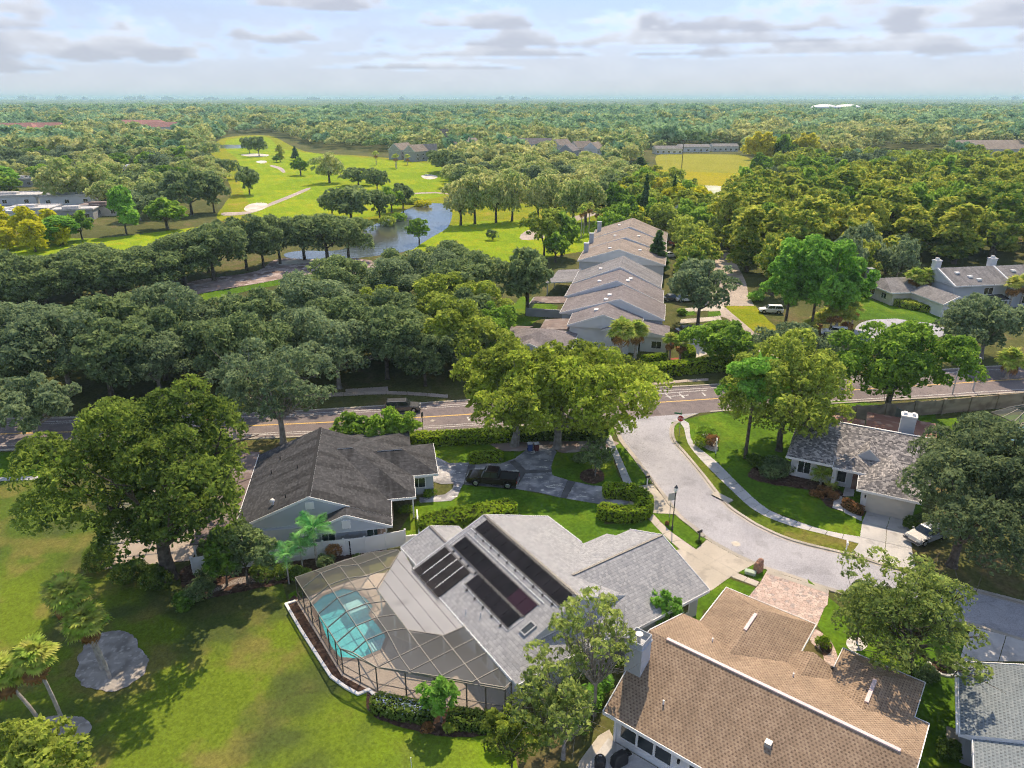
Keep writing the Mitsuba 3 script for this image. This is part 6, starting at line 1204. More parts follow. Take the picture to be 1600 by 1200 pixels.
# ---- golf trees one by one
ORD = ['first', 'second', 'third', 'fourth', 'fifth', 'sixth', 'seventh', 'eighth', 'ninth', 'tenth', 'eleventh', 'twelfth', 'thirteenth']
GOLF = ['lone dark oak on the left fairway above the nearest bunker', 'dark oak at the left edge of the fairway above the lone one', 'leftmost broad oak at the near bank of the pond', 'dark oak half behind the leftmost broad oak of the pond', 'middle oak on the left bank of the pond', 'oak at the right of the group on the left bank of the pond', 'green tree nearest the water on the left bank', 'tall light oak in the middle of the fairway', 'dark oak right of the tall light one on the fairway', 'third dark oak of the fairway group right of the tall one', 'small green tree left of the tall light oak', 'upper of the two oaks before the far bunker', 'small rounded conical tree far up the fairway', 'small dark conifer far up the fairway', 'little round bush beside the conical tree on the fairway', 'left of the two oaks before the far bunker']
for i, (px, py, pt, w, sp) in enumerate(((390, 304, 260, 48, 'oak'), (352, 280, 248, 40, 'oak'), (548, 346, 292, 68, 'oak'), (520, 338, 300, 44, 'oak'), (594, 342, 296, 40, 'oak'), (630, 326, 286, 34, 'oak'), (612, 332, 292, 30, 'green'), (515, 286, 238, 52, 'oaklight'), (560, 290, 262, 56, 'oak'), (590, 298, 266, 40, 'oak'), (470, 274, 246, 32, 'green'), (405, 244, 213, 30, 'oak'), (438, 253, 226, 15, 'forestcol'), (462, 250, 228, 14, 'pine'), (432, 254, 243, 14, 'green'), (390, 240, 214, 24, 'oak'),
        (720, 352, 278, 60, 'oaklight'), (742, 350, 272, 62, 'oaklight'), (775, 348, 272, 58, 'oaklight'), (800, 346, 268, 54, 'oaklight'), (840, 345, 275, 56, 'oaklight'), (866, 342, 272, 60, 'oaklight'), (895, 348, 280, 64, 'oaklight'), (915, 352, 275, 60, 'oaklight'), (935, 345, 282, 56, 'oak'), (960, 348, 285, 56, 'green'))):
    tree_px(sp, px, py, pt, w * (1.3 if 2 <= i < 7 else 1), GOLF[i] if i < 16 else f'{ORD[i - 16]} oak from the left in the row behind the putting green', 'trees on the golf course left of the pond' if px < 700 else 'row of oaks behind the putting green')
for i, (px, py, pt, w) in enumerate(((20, 490, 398, 95), (75, 482, 402, 95), (130, 478, 396, 100), (185, 470, 392, 95), (238, 462, 385, 95), (290, 448, 368, 90), (335, 438, 352, 85), (386, 422, 340, 66), (412, 418, 345, 60), (438, 412, 340, 62), (476, 406, 338, 70), (512, 408, 336, 84), (545, 404, 340, 62))):
    tree_px('oaknear', px, py, pt - 4, w * 1.4, f'{ORD[i]} dark oak from the left in the row along the sandy path', 'row of dark oaks along the sandy path')
# ---- stands of trees: scattered in areas, clear of roads, lawns, water and houses
keep_out = unary_union([road.buffer(1.5), street.buffer(1.5)])
def scatter(poly, spacing, rng, avoid=None, maxn=400):
    x0, y0, x1, y1 = poly.bounds; pts = []
    from shapely import prepare, contains_xy
    prepare(poly)
    for _ in range(14000):
        x, y = rng.uniform(x0, x1), rng.uniform(y0, y1)
        if not contains_xy(poly, x, y) or (avoid is not None and contains_xy(avoid, x, y)): continue
        s = spacing * rng.uniform(.8, 1.25)
        if pts and min((x - a) ** 2 + (y - b) ** 2 for a, b in pts) < s * s: continue
        pts.append((x, y))
        if len(pts) >= maxn: break
    return pts
def grove(px, spacing, mix_, H, W, label, grp, seed, avoid=None):
    rng = np.random.default_rng(seed); names, pr = zip(*mix_); pr = np.array(pr) / sum(pr)
    spots = scatter(pg(px), spacing, rng, avoid); sx, sy = np.array(spots).T if len(spots) > 12 else (None, None)
    if sx is not None: bear = sx / sy; q1, q2 = np.quantile(bear, [.34, .67]); dm = np.median(sy)
    for x, y in spots:
        sp = names[int(rng.choice(len(names), p=pr))]; s = rng.uniform(.8, 1.22)
        lb = label.replace('tree', {'pine': 'conifer', 'yellow': 'yellow tree', 'orange': 'orange leaved tree'}.get(sp, 'tree'))
        if sx is not None: lb += ', ' + ('left' if x / y < q1 else 'right' if x / y > q2 else 'middle') + (' front' if y < dm else ' rear')
        stand(sp, x, y, H * s, W * s * rng.uniform(.9, 1.15), lb, grp + {'pine': ', conifers', 'yellow': ', yellow trees', 'orange': ', orange trees'}.get(sp, ''), rng)
grove([(-120, 640), (-100, 550), (60, 548), (200, 552), (260, 556), (350, 554), (430, 532), (500, 506), (560, 485), (620, 470), (690, 452), (735, 462), (750, 500), (750, 560), (705, 606), (600, 604), (430, 612), (330, 622), (200, 626), (0, 640)], 7.6, [('oaknear', 4.5), ('oakgreynear', 2.5), ('olivenear', .8), ('greennear', .7)], 10.5, 12, 'tree in the dense dark belt behind the main road', 'dark belt of oaks behind the main road', 2)
grove([(-60, 500), (-40, 470), (0, 462), (120, 450), (250, 434), (330, 424), (310, 436), (250, 462), (100, 486), (0, 496)], 8.5, [('oaknear', 1)], 9.5, 12, 'dark oak crowding behind the row along the sandy path', 'oaks crowding behind the row along the sandy path', 13)
grove([(700, 604), (775, 575), (770, 545), (730, 560)], 6.0, [('greennear', 2), ('oaknear', 1)], 8, 8, 'tree by the left end of the townhouses', 'trees by the left end of the townhouses', 3)
grove([(1165, 478), (1150, 400), (1165, 440), (1180, 462), (1225, 468), (1245, 420), (1330, 402), (1440, 415), (1540, 412), (1640, 412), (1760, 420), (1720, 330), (1600, 305), (1480, 300), (1300, 310), (1180, 330), (1125, 375)], 9.5, [('forest', 6), ('forestcol', 3), ('green', 1)], 14.5, 11.5, 'tree of the tall forest on the right', 'tall forest on the right', 4, pg([(1095, 480), (1110, 395), (1150, 395), (1175, 480)]))
grove([(1400, 455), (1372, 440), (1345, 445), (1310, 470), (1285, 460), (1330, 420), (1400, 420)], 7, [('oakgrey', 3), ('forest', 2)], 11, 9, 'tree left of the grey townhouses', 'trees left of the grey townhouses', 5)
TH = unary_union([Polygon([Fr(78)(a, b)[:2] for a, b in ((104, -27), (104, 4), (160, 6), (208, 5), (208, -22), (160, -26))])])
grove([(860, 415), (880, 398), (930, 385), (960, 350), (985, 342), (1000, 335), (1090, 330), (1140, 380), (1110, 395), (1095, 480), (1065, 460), (1055, 400), (1040, 375)], 8.5, [('green', 3), ('olive', 2), ('forest', 2), ('yellow', .5)], 10, 9, 'tree among the townhouses', 'trees round the townhouses', 6, TH)
grove([(960, 335), (990, 290), (1080, 312), (1150, 312), (1200, 325), (1150, 385), (1120, 380), (1085, 345), (1010, 345)], 10, [('olive', 4), ('green', 3), ('yellow', 1), ('orange', .35), ('forest', 2)], 10, 10.5, 'tree beyond the tan roofed townhouses', 'trees beyond the tan roofed townhouses', 7, pg([(1072, 350), (1165, 350), (1152, 288), (1082, 288)]))
grove([(0, 400), (0, 366), (60, 370), (140, 372), (130, 385), (60, 395)], 9, [('yellow', 5), ('green', 2)], 8, 7, 'tree at the left edge before the flat roofed houses', 'trees before the flat roofed houses', 8)
for px, py, pt, w, sp, lab in ((198, 366, 292, 52, 'bright', 'tall bright green tree right of the flat roofed houses'), (262, 358, 308, 72, 'green', 'wide green tree beside the tall bright one'), (100, 382, 338, 70, 'bright', 'low bright green tree before the flat roofed houses'), (112, 318, 246, 92, 'oaklight', 'wide spreading oak over the flat roofed houses'), (155, 312, 256, 70, 'oaklight', 'second spreading oak right of the widest one'), (48, 384, 322, 46, 'yellow', 'golden tree with pointed top at the left'),
        (300, 335, 265, 90, 'oak', 'broad dark oak at the edge of the left fairway'), (335, 332, 275, 56, 'oak', 'second broad dark oak at the edge of the left fairway'), (250, 322, 268, 70, 'oaklight', 'grey green oak behind the wide green tree'), (10, 300, 260, 50, 'bright', 'bright yellow green tree at the left edge above the flat roofs')):
    tree_px(sp, px, py, pt, w, lab)
def sightline(lst, far, w):
    out = []
    for x, y in lst:
        c = at(x, y)[:2]; d = c / np.linalg.norm(c); out.append(LineString([c, c - d * far]).buffer(w))
    return unary_union(out)
LH = sightline(((20, 318), (52, 340), (8, 345), (112, 318), (120, 342), (162, 335), (36, 290), (212, 270)), 42, 9)
LH0 = unary_union([Point(at(x, y)[:2]).buffer(11) for x, y in ((20, 318), (52, 340), (8, 345), (112, 318), (120, 342), (162, 335), (36, 290), (212, 270))])
grove([(-80, 330), (-60, 272), (0, 258), (120, 250), (300, 250), (340, 262), (345, 300), (300, 320), (220, 345), (180, 330), (60, 300)], 16, [('oaklight', 5), ('oakgrey', 2), ('green', 2), ('oak', 1)], 9.5, 13, 'tree among the flat roofed houses on the left', 'trees round the flat roofed houses on the left', 9, LH)
grove([(690, 268), (740, 262), (800, 262), (900, 268), (960, 275), (985, 290), (960, 318), (900, 312), (820, 312), (750, 312), (712, 300)], 12.5, [('oaklight', 6), ('oakgrey', 2), ('oak', 1)], 11, 14.5, 'tree in the oak grove behind the putting green', 'oak grove behind the putting green', 10, sightline(((718, 236), (790, 236), (832, 238), (888, 250), (908, 244)), 85, 7))
grove([(1180, 300), (1180, 278), (1240, 268), (1330, 262), (1420, 268), (1480, 262), (1640, 270), (1700, 310), (1500, 298), (1300, 305)], 13, [('olive', 4), ('forest', 3), ('green', 2), ('oakgrey', 1.5)], 12, 12, 'tree before the right forest', 'trees beyond the right forest', 11, unary_union([Point(at(x, y)[:2]).buffer(12) for x, y in ((1440, 283), (1457, 272), (1436, 292))]))
for px, py, pt, w, sp, lab in ((1185, 262, 206, 50, 'orange', 'golden orange tree at the end of the dry field'), (1252, 262, 208, 42, 'orange', 'smaller orange tree right of the dry field'), (1218, 262, 210, 50, 'green', 'green tree between the two orange ones'), (1000, 275, 245, 40, 'pine', 'dark conifer left of the dry field'), (955, 242, 226, 26, 'yellow', 'yellow tree right of the far gabled houses')):
    tree_px(sp, px, py, pt, w, lab)
# ---- far woods: lighter trees in their thousands, one mass
open_land = unary_union([pg([(345, 352), (345, 300), (330, 232), (350, 210), (425, 208), (500, 232), (620, 238), (705, 252), (720, 285), (985, 320), (985, 360), (800, 420), (640, 420), (440, 410)]), pg([(1022, 276), (1020, 243), (1060, 239), (1165, 240), (1188, 262), (1178, 292), (1150, 312), (1080, 312), (1010, 285)]), pg([(1335, 252), (1335, 236), (1440, 232), (1490, 242), (1490, 258), (1400, 262)])])
centers = [k for k in labels if k.startswith(('house', 'water_tank'))]
def far_blob(seed, n, R, H, size):
    rng = np.random.default_rng(seed); bl = [(0, 0, H * .55, R * .8, R * .8, H * .38)] + [(math.cos(a) * R * .5, math.sin(a) * R * .5, H * rng.uniform(.45, .75), R * .5, R * .5, H * .25) for a in rng.uniform(0, 2 * PI, 6)]
    return crown(rng, bl, n, size, low=-.2, gap=.15)
for i in range(3):
    scene[f'g_far_{i}'] = {'type': 'shapegroup', 'crown': mikit.ply(far_blob(50 + i, 190, 6, 12, 1.05), 'l_far')}
    scene[f'g_farblue_{i}'] = {'type': 'shapegroup', 'crown': mikit.ply(far_blob(60 + i, 140, 7, 12, 1.3), 'l_farblue')}
rng = np.random.default_rng(77)
def sight(lst, far=70):
    out = []
    for x, y, w in lst:
        c = at(x, y)[:2]; d = c / np.linalg.norm(c); out.append(LineString([c, c - d * far]).buffer(w))
    return unary_union(out)
houses_at = unary_union([Point(at(x, y)[:2]).buffer(r) for x, y, r in ((15, 213, 34), (72, 212, 28), (225, 206, 34), (258, 211, 24), (628, 248, 13), (653, 251, 13), (672, 250, 9), (695, 219, 16), (718, 236, 14), (735, 238, 12), (790, 236, 12), (832, 238, 20), (876, 240, 12), (888, 250, 14), (908, 244, 12), (928, 246, 12), (1042, 240, 20), (1082, 237, 24), (1130, 236, 20), (1540, 233, 32), (1565, 241, 22), (1100, 192, 50), (1128, 194, 30), (352, 187, 35), (1285, 183, 34), (1321, 183, 34), (112, 240, 20))])
front = unary_union([Point(at(x, y)[:2]).buffer(r) for x, y, r in ((1285, 186, 60), (1321, 186, 60), (1100, 196, 60), (225, 209, 40), (40, 216, 50))])
near_zone = unary_union([pg([(-400, 700), (-300, 300), (-60, 256), (340, 252), (345, 300), (1000, 262), (1180, 262), (1330, 258), (1700, 262), (2200, 330), (2200, 700)])])
front = unary_union([front, sight([(15, 213, 26), (72, 212, 22), (225, 206, 26), (258, 211, 18), (695, 219, 10), (1042, 240, 16), (1082, 237, 18), (1130, 236, 16), (1540, 233, 24), (1565, 241, 18)], 150), sight([(628, 248, 10), (653, 251, 10), (718, 236, 10), (735, 238, 8), (790, 236, 7), (832, 238, 14), (876, 240, 8), (888, 250, 9), (908, 244, 8), (928, 246, 8)], 75)])
avoid = unary_union([open_land, houses_at, front, near_zone])
from shapely import prepare, contains_xy
prepare(avoid)
n = 0
for lo, hi, sp in ((250, 480, 11.5), (480, 800, 14), (800, 1250, 17), (1250, 2100, 21)):
    ys = np.arange(lo, hi, sp * .86)
    for r, y in enumerate(ys):
        xs = np.arange(-y * .80 - 40, y * .80 + 40, sp) + (r % 2) * sp / 2
        X = xs + rng.uniform(-.35, .35, len(xs)) * sp; Y = y + rng.uniform(-.35, .35, len(xs)) * sp
        ok = ~contains_xy(avoid, X, Y)
        patch = meshkit.fbm(np.column_stack([X / 160, Y / 260, X * 0]), 3, 4)
        for x, yy, pv in zip(X[ok], Y[ok], patch[ok]):
            blue = rng.random() < (.25 if y < 800 else .5) + (.4 if pv < .42 else -.15)
            s = rng.uniform(.62, 1.42) * (sp / 12.0) * (1.15 if pv < .45 else 1.0)
            nm = 'far_woods_blue' if blue else 'far_woods'; n += 1
            inst(f'{nm}__{n:05d}', f'g_far{"blue" if blue else ""}_{n % 3}', T().translate([float(x), float(yy), 0]).rotate([0, 0, 1], float(rng.uniform(0, 360))).scale([s, s, s * rng.uniform(.7, 1.05) * (12.5 / sp) ** .5]))
tag('far_woods', 'green woodland stretching away beyond the golf course', kind='stuff'); tag('far_woods_blue', 'darker blue green trees scattered through the far woodland', kind='stuff')
# canopy of the woods beyond, out to the horizon
az = np.linspace(-.80, .80, 520); dist = 2050 * (14000 / 2050) ** np.linspace(0, 1, 150)
A, D = np.meshgrid(az, dist); X, Y = np.tan(A) * D, D
q = np.stack([X / 20, Y / 34, X * 0], -1); zz = 7 + 6.5 * meshkit.fbm(q, 3, 2) + 7 * (meshkit.fbm(np.stack([X / 300, Y / 900, X * 0], -1), 2, 8) - .45)
zz[0] = 0; i, j = np.meshgrid(np.arange(149), np.arange(519), indexing='ij'); k0 = i * 520 + j
fc = np.vstack([np.stack([k0, k0 + 1, k0 + 521], -1).reshape(-1, 3), np.stack([k0, k0 + 521, k0 + 520], -1).reshape(-1, 3)])
dif('m_canopy', lambda p, n, uv: mixc((.07, .12, .07), (.17, .22, .10), ss(.3, .7, fb(p.x / 60., p.y / 90., 0., 3))) * (.5 + nz(p.x / 7., p.y / 7., 0.)))
ent('horizon_woods', trimesh.Trimesh(np.stack([X, Y, zz], -1).reshape(-1, 3), fc, process=False), 'm_canopy', label='flat blue green woods reaching to the horizon', kind='stuff')
# ---- palms
def fan_leaf(rng, L, n=15, droop=.35, spread=1.15):
    """a sabal fan: stalk and pleated blade of narrow segments, along +x"""
    ms_v, ms_f = [], []
    def addtri(a, b, c): k = len(ms_v); ms_v.extend([a, b, c]); ms_f.append([k, k + 1, k + 2])
    s = L * .42; hub = np.array([s, 0, .12 * L])
    w = .012 * L + .012
    addtri(np.array([0, -w, 0]), np.array([0, w, 0]), hub); addtri(np.array([0, 0, -w]), np.array([0, 0, w]), hub)
    for i in range(n):
        t = (i / (n - 1) - .5) * 2; a = t * spread * 1.15; l = L * .62 * (1 - .22 * abs(t)) * rng.uniform(.88, 1.08)
        d = np.array([math.cos(a), math.sin(a), .1]); sd = np.array([-math.sin(a), math.cos(a), 0]) * L * .085
        mid = hub + d * l * .55 + [0, 0, .02 * L]; tip = hub + d * l + [0, 0, -droop * l * rng.uniform(.6, 1.3)]
        addtri(hub, mid - sd, mid + sd); addtri(mid - sd, tip, mid + sd)
    return np.array(ms_v), np.array(ms_f)
def feather_leaf(rng, L, n=20, droop=.5):
    vs, fs = [], []
    def addtri(a, b, c): k = len(vs); vs.extend([a, b, c]); fs.append([k, k + 1, k + 2])
    P_ = lambda t: np.array([L * t * (1 - .12 * t), 0, L * (.34 * t - droop * t * t * 1.1)])
    for i in range(8): a, b = P_(i / 8), P_((i + 1) / 8); w = [0, .02 * L * (1 - i / 9), 0]; addtri(a - w, a + w, b)
    for i in range(n):
        t = .14 + .86 * i / n; c = P_(t); l = L * .27 * math.sin(PI * min(.97, t * .85 + .12)) + .08
        for s in (-1, 1):
            tip = c + np.array([l * .45, s * l, -l * rng.uniform(.25, .7)]); addtri(c, c + [.05 * L, 0, 0], tip)
    return np.array(vs), np.array(fs)
prng = np.random.default_rng(5)
FR = {}
def frond_set(nm, fn, mt, n=3):
    FR[nm] = []
    for i in range(n):
        v, f = fn(prng); scene[f'g_frond_{nm}_{i}'] = {'type': 'shapegroup', 'frond': mikit.ply((v, f), mt)}; FR[nm].append(f'g_frond_{nm}_{i}')
frond_set('fan', lambda r: fan_leaf(r, 1.0), 'l_palm'); frond_set('dead', lambda r: fan_leaf(r, 1.0, 9, .6), 'l_brown', 1); frond_set('feather', lambda r: feather_leaf(r, 1.0), 'l_palmbright'); frond_set('featherdark', lambda r: feather_leaf(r, 1.0, 18), 'l_palm')
def palm(px, py, pytop, label, kind='fan', L=1.5, n=34, grp=None, lean_px=0, parts=True, name='palm_tree', r=.16, dead=4, H=None):
    """H: height of the crown's heart"""
    b = at(px, py); H = H or max(.8, height(px, py, pytop) - L * .85); k = thing(name, label, 'palm tree', grp)
    Zd = b[1] * math.cos(PITCH) + CAM_H * math.sin(PITCH); dx = lean_px / FOCAL * Zd
    path = [np.array([b[0] + dx * t ** 1.6, b[1], H * t - .05]) for t in np.linspace(0, 1, 7)]
    ent('trunk', tube(path, np.linspace(r * 1.25, r * .85, 7), 8), 'm_palmtrunk', k, 40)
    top = path[-1]; rr = np.random.default_rng(int(px * 7 + py))
    meshes = []
    for i in range(n):
        az_ = i * 137.5 + rr.uniform(-15, 15); t = (i + .5) / n
        el = (80 - 104 * t + rr.uniform(-10, 10)) if kind == 'fan' else (64 - 70 * t + rr.uniform(-8, 8))
        if i >= n - dead and dead: el = -62 + rr.uniform(-12, 10)
        nm = 'dead' if (i >= n - dead and kind == 'fan') else kind
        g = FR[nm][int(rr.integers(len(FR[nm])))]; l = L * rr.uniform(.85, 1.12)
        M = T().translate(top.tolist()).rotate([0, 0, 1], float(az_)).rotate([0, 1, 0], float(-el)).scale(float(l))
        kk = key_for(f'{k}__frond'); inst(kk, g, M)
    return k
palm(172, 1060, 950, 'front sabal palm of the grey bed, its head lit from behind', L=1.7, n=46, lean_px=-14, r=.11)
palm(160, 1046, 905, 'rear sabal palm of the grey bed at the edge of the big oak', L=1.75, n=44, lean_px=-22, r=.11)
palm(103, 1140, 1005, 'right of the two lower left palms, upright', L=1.55, n=40, lean_px=-14, r=.11)
palm(72, 1145, 1030, 'left of the two lower left palms, with a bent trunk', L=1.6, n=40, lean_px=-40, r=.11)
palm(496, 884, 800, 'bright feathery palm by the white fence', 'feather', 2.0, 16, lean_px=0, r=.11, dead=0)
palm(452, 912, 850, 'young feathery palm left of the bright one', 'feather', 1.5, 12, r=.06, dead=0); palm(474, 895, 835, 'second young feathery palm by the white fence', 'feather', 1.5, 12, r=.06, dead=0)
palm(330, 688, 622, 'left of the two sabal palms beside the main road', L=1.7, n=40); palm(368, 684, 616, 'right of the two sabal palms beside the main road, with a pale trunk', L=1.8, n=40)
palm(1282, 758, 725, 'low date palm before the windows of the corner house', 'featherdark', 1.5, 26, r=.1, dead=0)
palm(1298, 766, 745, 'small date palm beside the porch path', 'featherdark', .9, 18, r=.08, dead=0, H=.5)
palm(968, 580, 500, 'left shaggy palm before the front townhouse', L=2.4, n=44, r=.22); palm(992, 560, 502, 'right shaggy palm before the front townhouse', L=2.3, n=44, r=.2)
palm(738, 580, 530, 'single silvery sabal palm left of the townhouse', L=2.1, n=40); palm(1046, 560, 520, 'small palm at the right end of the front townhouse', L=1.6, n=30)
palm(1062, 562, 525, 'second small palm by the red mulch', L=1.6, n=30)
g = 'palms by the turning circle'
for px, py, pt in ((1277, 515, 488), (1296, 520, 478), (1305, 522, 476), (1322, 520, 486), (1330, 512, 470), (1288, 500, 482), (1262, 520, 500)): palm(px, py, pt, 'slender palm beside the white car by the turning circle', L=1.9, n=26, grp=g, r=.15)
for px, py, pt, lab in ((1421, 470, 420, 'left of the three palms before the low brown roofed house'), (1434, 472, 426, 'middle of the three palms before the low brown roofed house'), (1441, 471, 420, 'right of the three palms before the low brown roofed house'), (1592, 482, 428, 'tall palm at the right edge before the townhouses'), (1575, 486, 432, 'shaggy palm left of the tall one at the right edge')): palm(px, py, pt, lab, L=2.2, n=34, r=.17)
palm(1572, 592, 545, 'sabal palm beside the main road at the right edge', L=2.3, n=46, r=.2)
for px, lab in ((696, 'left of the twin tall palms on the putting green'), (711, 'right of the twin tall palms on the putting green')): palm(px, 413, 376, lab, L=1.9, n=30, r=.16)
g = 'slender palms behind the putting green'
for px, py, pt in ((912, 366, 318), (920, 364, 316), (932, 358, 325), (938, 357, 326), (946, 355, 325), (908, 372, 322)): palm(px, py, pt, 'slender tall palm at the far end of the putting green', L=1.9, n=22, grp=g, r=.14)
for px, py, pt in ((620, 264, 240), (618, 262, 241), (637, 258, 241), (588, 258, 236)): palm(px, py, pt, 'small far palm at the edge of the fairway', L=2.4, n=22, grp='far palms at the edge of the fairway', r=.2)
# ---- hedges and shrubs
def hedge(name, line, w, hgt, lm, label, n=None, leaf=.085, z0=0, category='hedge', closed=False, grp=None, rnd=.25):
    """clipped hedge along a line in the world: dark core and a skin of small leaves"""
    L = LineString(line) if not closed else Polygon(line)
    foot = L.buffer(w / 2, cap_style=1) if not closed else L
    k = thing(name, label, category, grp)
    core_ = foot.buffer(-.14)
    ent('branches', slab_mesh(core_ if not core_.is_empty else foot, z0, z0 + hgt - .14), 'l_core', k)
    rng = np.random.default_rng(int(abs(line[0][0] * 97 + line[0][1] * 31)) + 5)
    per, area = foot.exterior.length, foot.area
    n = n or int((per * hgt + area) * 95 * (.085 / leaf) ** 2)
    ns = int(n * per * hgt / (per * hgt + area)); s = rng.uniform(0, per, ns)
    ex = np.array(foot.exterior.coords); l = np.r_[0, np.cumsum(np.linalg.norm(np.diff(ex, axis=0), axis=1))]
    ps = np.column_stack([np.interp(s, l, ex[:, i]) for i in (0, 1)]); i_ = np.clip(np.searchsorted(l, s) - 1, 0, len(ex) - 2); t = unit(ex[i_ + 1] - ex[i_]); nr = np.column_stack([t[:, 1], -t[:, 0]])
    if not foot.exterior.is_ccw: nr = -nr
    zz_ = rng.uniform(.02, 1, ns) ** .9 * hgt
    inset = np.where(zz_ > hgt - rnd, (zz_ - hgt + rnd) ** 2 / rnd, 0) + rng.uniform(-.07, .07, ns)
    a = np.column_stack([ps - nr * inset[:, None], z0 + zz_]); na = np.column_stack([nr, np.full(ns, .35)])
    x0, y0, x1, y1 = foot.bounds; q = np.column_stack([rng.uniform(x0, x1, n * 6), rng.uniform(y0, y1, n * 6)]); q = q[contains_xy(foot, q[:, 0], q[:, 1])][:n - ns]
    b = np.column_stack([q, z0 + hgt + rng.uniform(-.08, .05, len(q)) + .08 * (meshkit.noise(np.column_stack([q * .9, q[:, :1] * 0]), 2) - .5)]); nb = np.tile([0, 0, 1.], (len(q), 1))
    nn = unit(np.vstack([na, nb]) + rng.normal(size=(len(a) + len(b), 3)) * .5)
    ent('foliage', leaves(rng, np.vstack([a, b]), nn, leaf), lm, k)
    return k
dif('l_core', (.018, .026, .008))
def shrub(px, py, w, hgt, lm, label, leaf=.09, n=None, name='shrub', grp=None, category='shrub', flat=.8):
    """mounded shrub; w and hgt in metres"""
    c = at(px, py); k = thing(name, label, category, grp); rng = np.random.default_rng(int(px * 13 + py))
    bl = [(c[0] + rng.uniform(-.28, .28) * w, c[1] + rng.uniform(-.28, .28) * w, hgt * rng.uniform(.42, .62), w * .3, w * .3, hgt * .42) for _ in range(8)] + [(c[0], c[1], hgt * .5, w * .36, w * .36, hgt * .48)]
    ent('branches', cat([tube([(c[0], c[1], 0), (b[0], b[1], b[2])], [.04, .02], 4) for b in bl]), 'm_bark', k)
    ent('foliage', crown(rng, bl, n or int(260 * w * w * (.09 / leaf) ** 2 + 120), leaf, low=-.6, gap=.12), lm, k)
    return k
U = [at(*p)[:2] for p in ((952, 776), (985, 778), (1006, 790), (1005, 806), (980, 813), (944, 809))]
hedge('clipped_hedge', smooth_curve(U, 4), 1.5, 1.45, 'l_hedge', 'horseshoe shaped clipped hedge beside the street')
hedge('clipped_hedge', smooth_curve([at(*p)[:2] for p in ((672, 832), (700, 824), (740, 818), (790, 808))], 3), 2.4, 1.6, 'l_hedge', 'long rounded bright hedge between the solar house and the black truck', leaf=.11)
hedge('clipped_hedge', [at(*p)[:2] for p in ((742, 721), (775, 718))], 1.7, 1.0, 'l_hedge', 'low rounded clipped shrub beyond the black truck', leaf=.085)
hedge('clipped_hedge', [at(*p)[:2] for p in ((652, 694), (720, 691), (800, 687))], 2.0, 1.4, 'l_hedge', 'dark hedge along the main road left of the spreading trees', leaf=.1)
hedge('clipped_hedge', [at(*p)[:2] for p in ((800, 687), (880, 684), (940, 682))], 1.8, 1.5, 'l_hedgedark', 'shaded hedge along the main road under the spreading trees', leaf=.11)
hedge('clipped_hedge', [at(*p)[:2] for p in ((985, 592), (1040, 586), (1100, 580), (1135, 577))], 2.0, 2.0, 'l_hedge', 'long clipped hedge across the main road before the townhouses', leaf=.14)
hedge('clipped_hedge', [at(*p)[:2] for p in ((1008, 566), (1034, 563))], 1.6, 1.1, 'l_hedge', 'low hedge below the window of the front townhouse', leaf=.12)
hedge('clipped_hedge', [at(*p)[:2] for p in ((1076, 566), (1074, 556))], 2.0, 1.8, 'l_hedge', 'square clipped bush at the right end of the townhouse', leaf=.12)
hedge('clipped_hedge', [at(*p)[:2] for p in ((1408, 478), (1450, 486))], 3.0, 1.4, 'l_olive', 'yellow green hedge before the low brown roofed house', leaf=.16)
hedge('clipped_hedge', [at(*p)[:2] for p in ((1466, 705), (1500, 722))], 2.6, 1.7, 'l_hedgedark', 'clipped hedge beside the grey board fence', leaf=.12)
hedge('flowering_hedge', smooth_curve([at(*p)[:2] for p in ((594, 1108), (630, 1116), (664, 1122))], 3), 1.3, 1.0, 'l_hedgedark', 'plumbago hedge with pale blue flowers before the pool cage', leaf=.08)
fl_rng = np.random.default_rng(9); fp = np.array(smooth_curve([at(*p)[:2] for p in ((594, 1108), (630, 1116), (664, 1122))], 8)); ii = fl_rng.integers(0, len(fp), 420)
ent('flowers', leaves(fl_rng, np.column_stack([fp[ii] + fl_rng.normal(size=(420, 2)) * .3, .96 + fl_rng.uniform(-.25, .12, 420)]), unit(fl_rng.normal(size=(420, 3)) * .5 + [0, -.3, 1]), .06), 'm_flower', 'flowering_hedge')
hedge('clipped_hedge', smooth_curve([at(*p)[:2] for p in ((715, 1128), (755, 1135), (790, 1136))], 3), 1.4, .85, 'l_hedgedark', 'dark low hedge at the right foot of the pool cage', leaf=.08)
hedge('clipped_hedge', smooth_curve([at(*p)[:2] for p in ((1322, 792), (1330, 798), (1340, 802))], 3), 1.0, .9, 'l_brown', 'reddish brown clipped hedge by the garage of the corner house', leaf=.07)
shrub(1212, 742, 4.0, 1.7, 'l_oak', 'large round clipped shrub before the corner house', .1, 2600); shrub(1186, 728, 3.0, 1.1, 'l_hedgedark', 'dark spreading shrub behind the slim pine', .1)
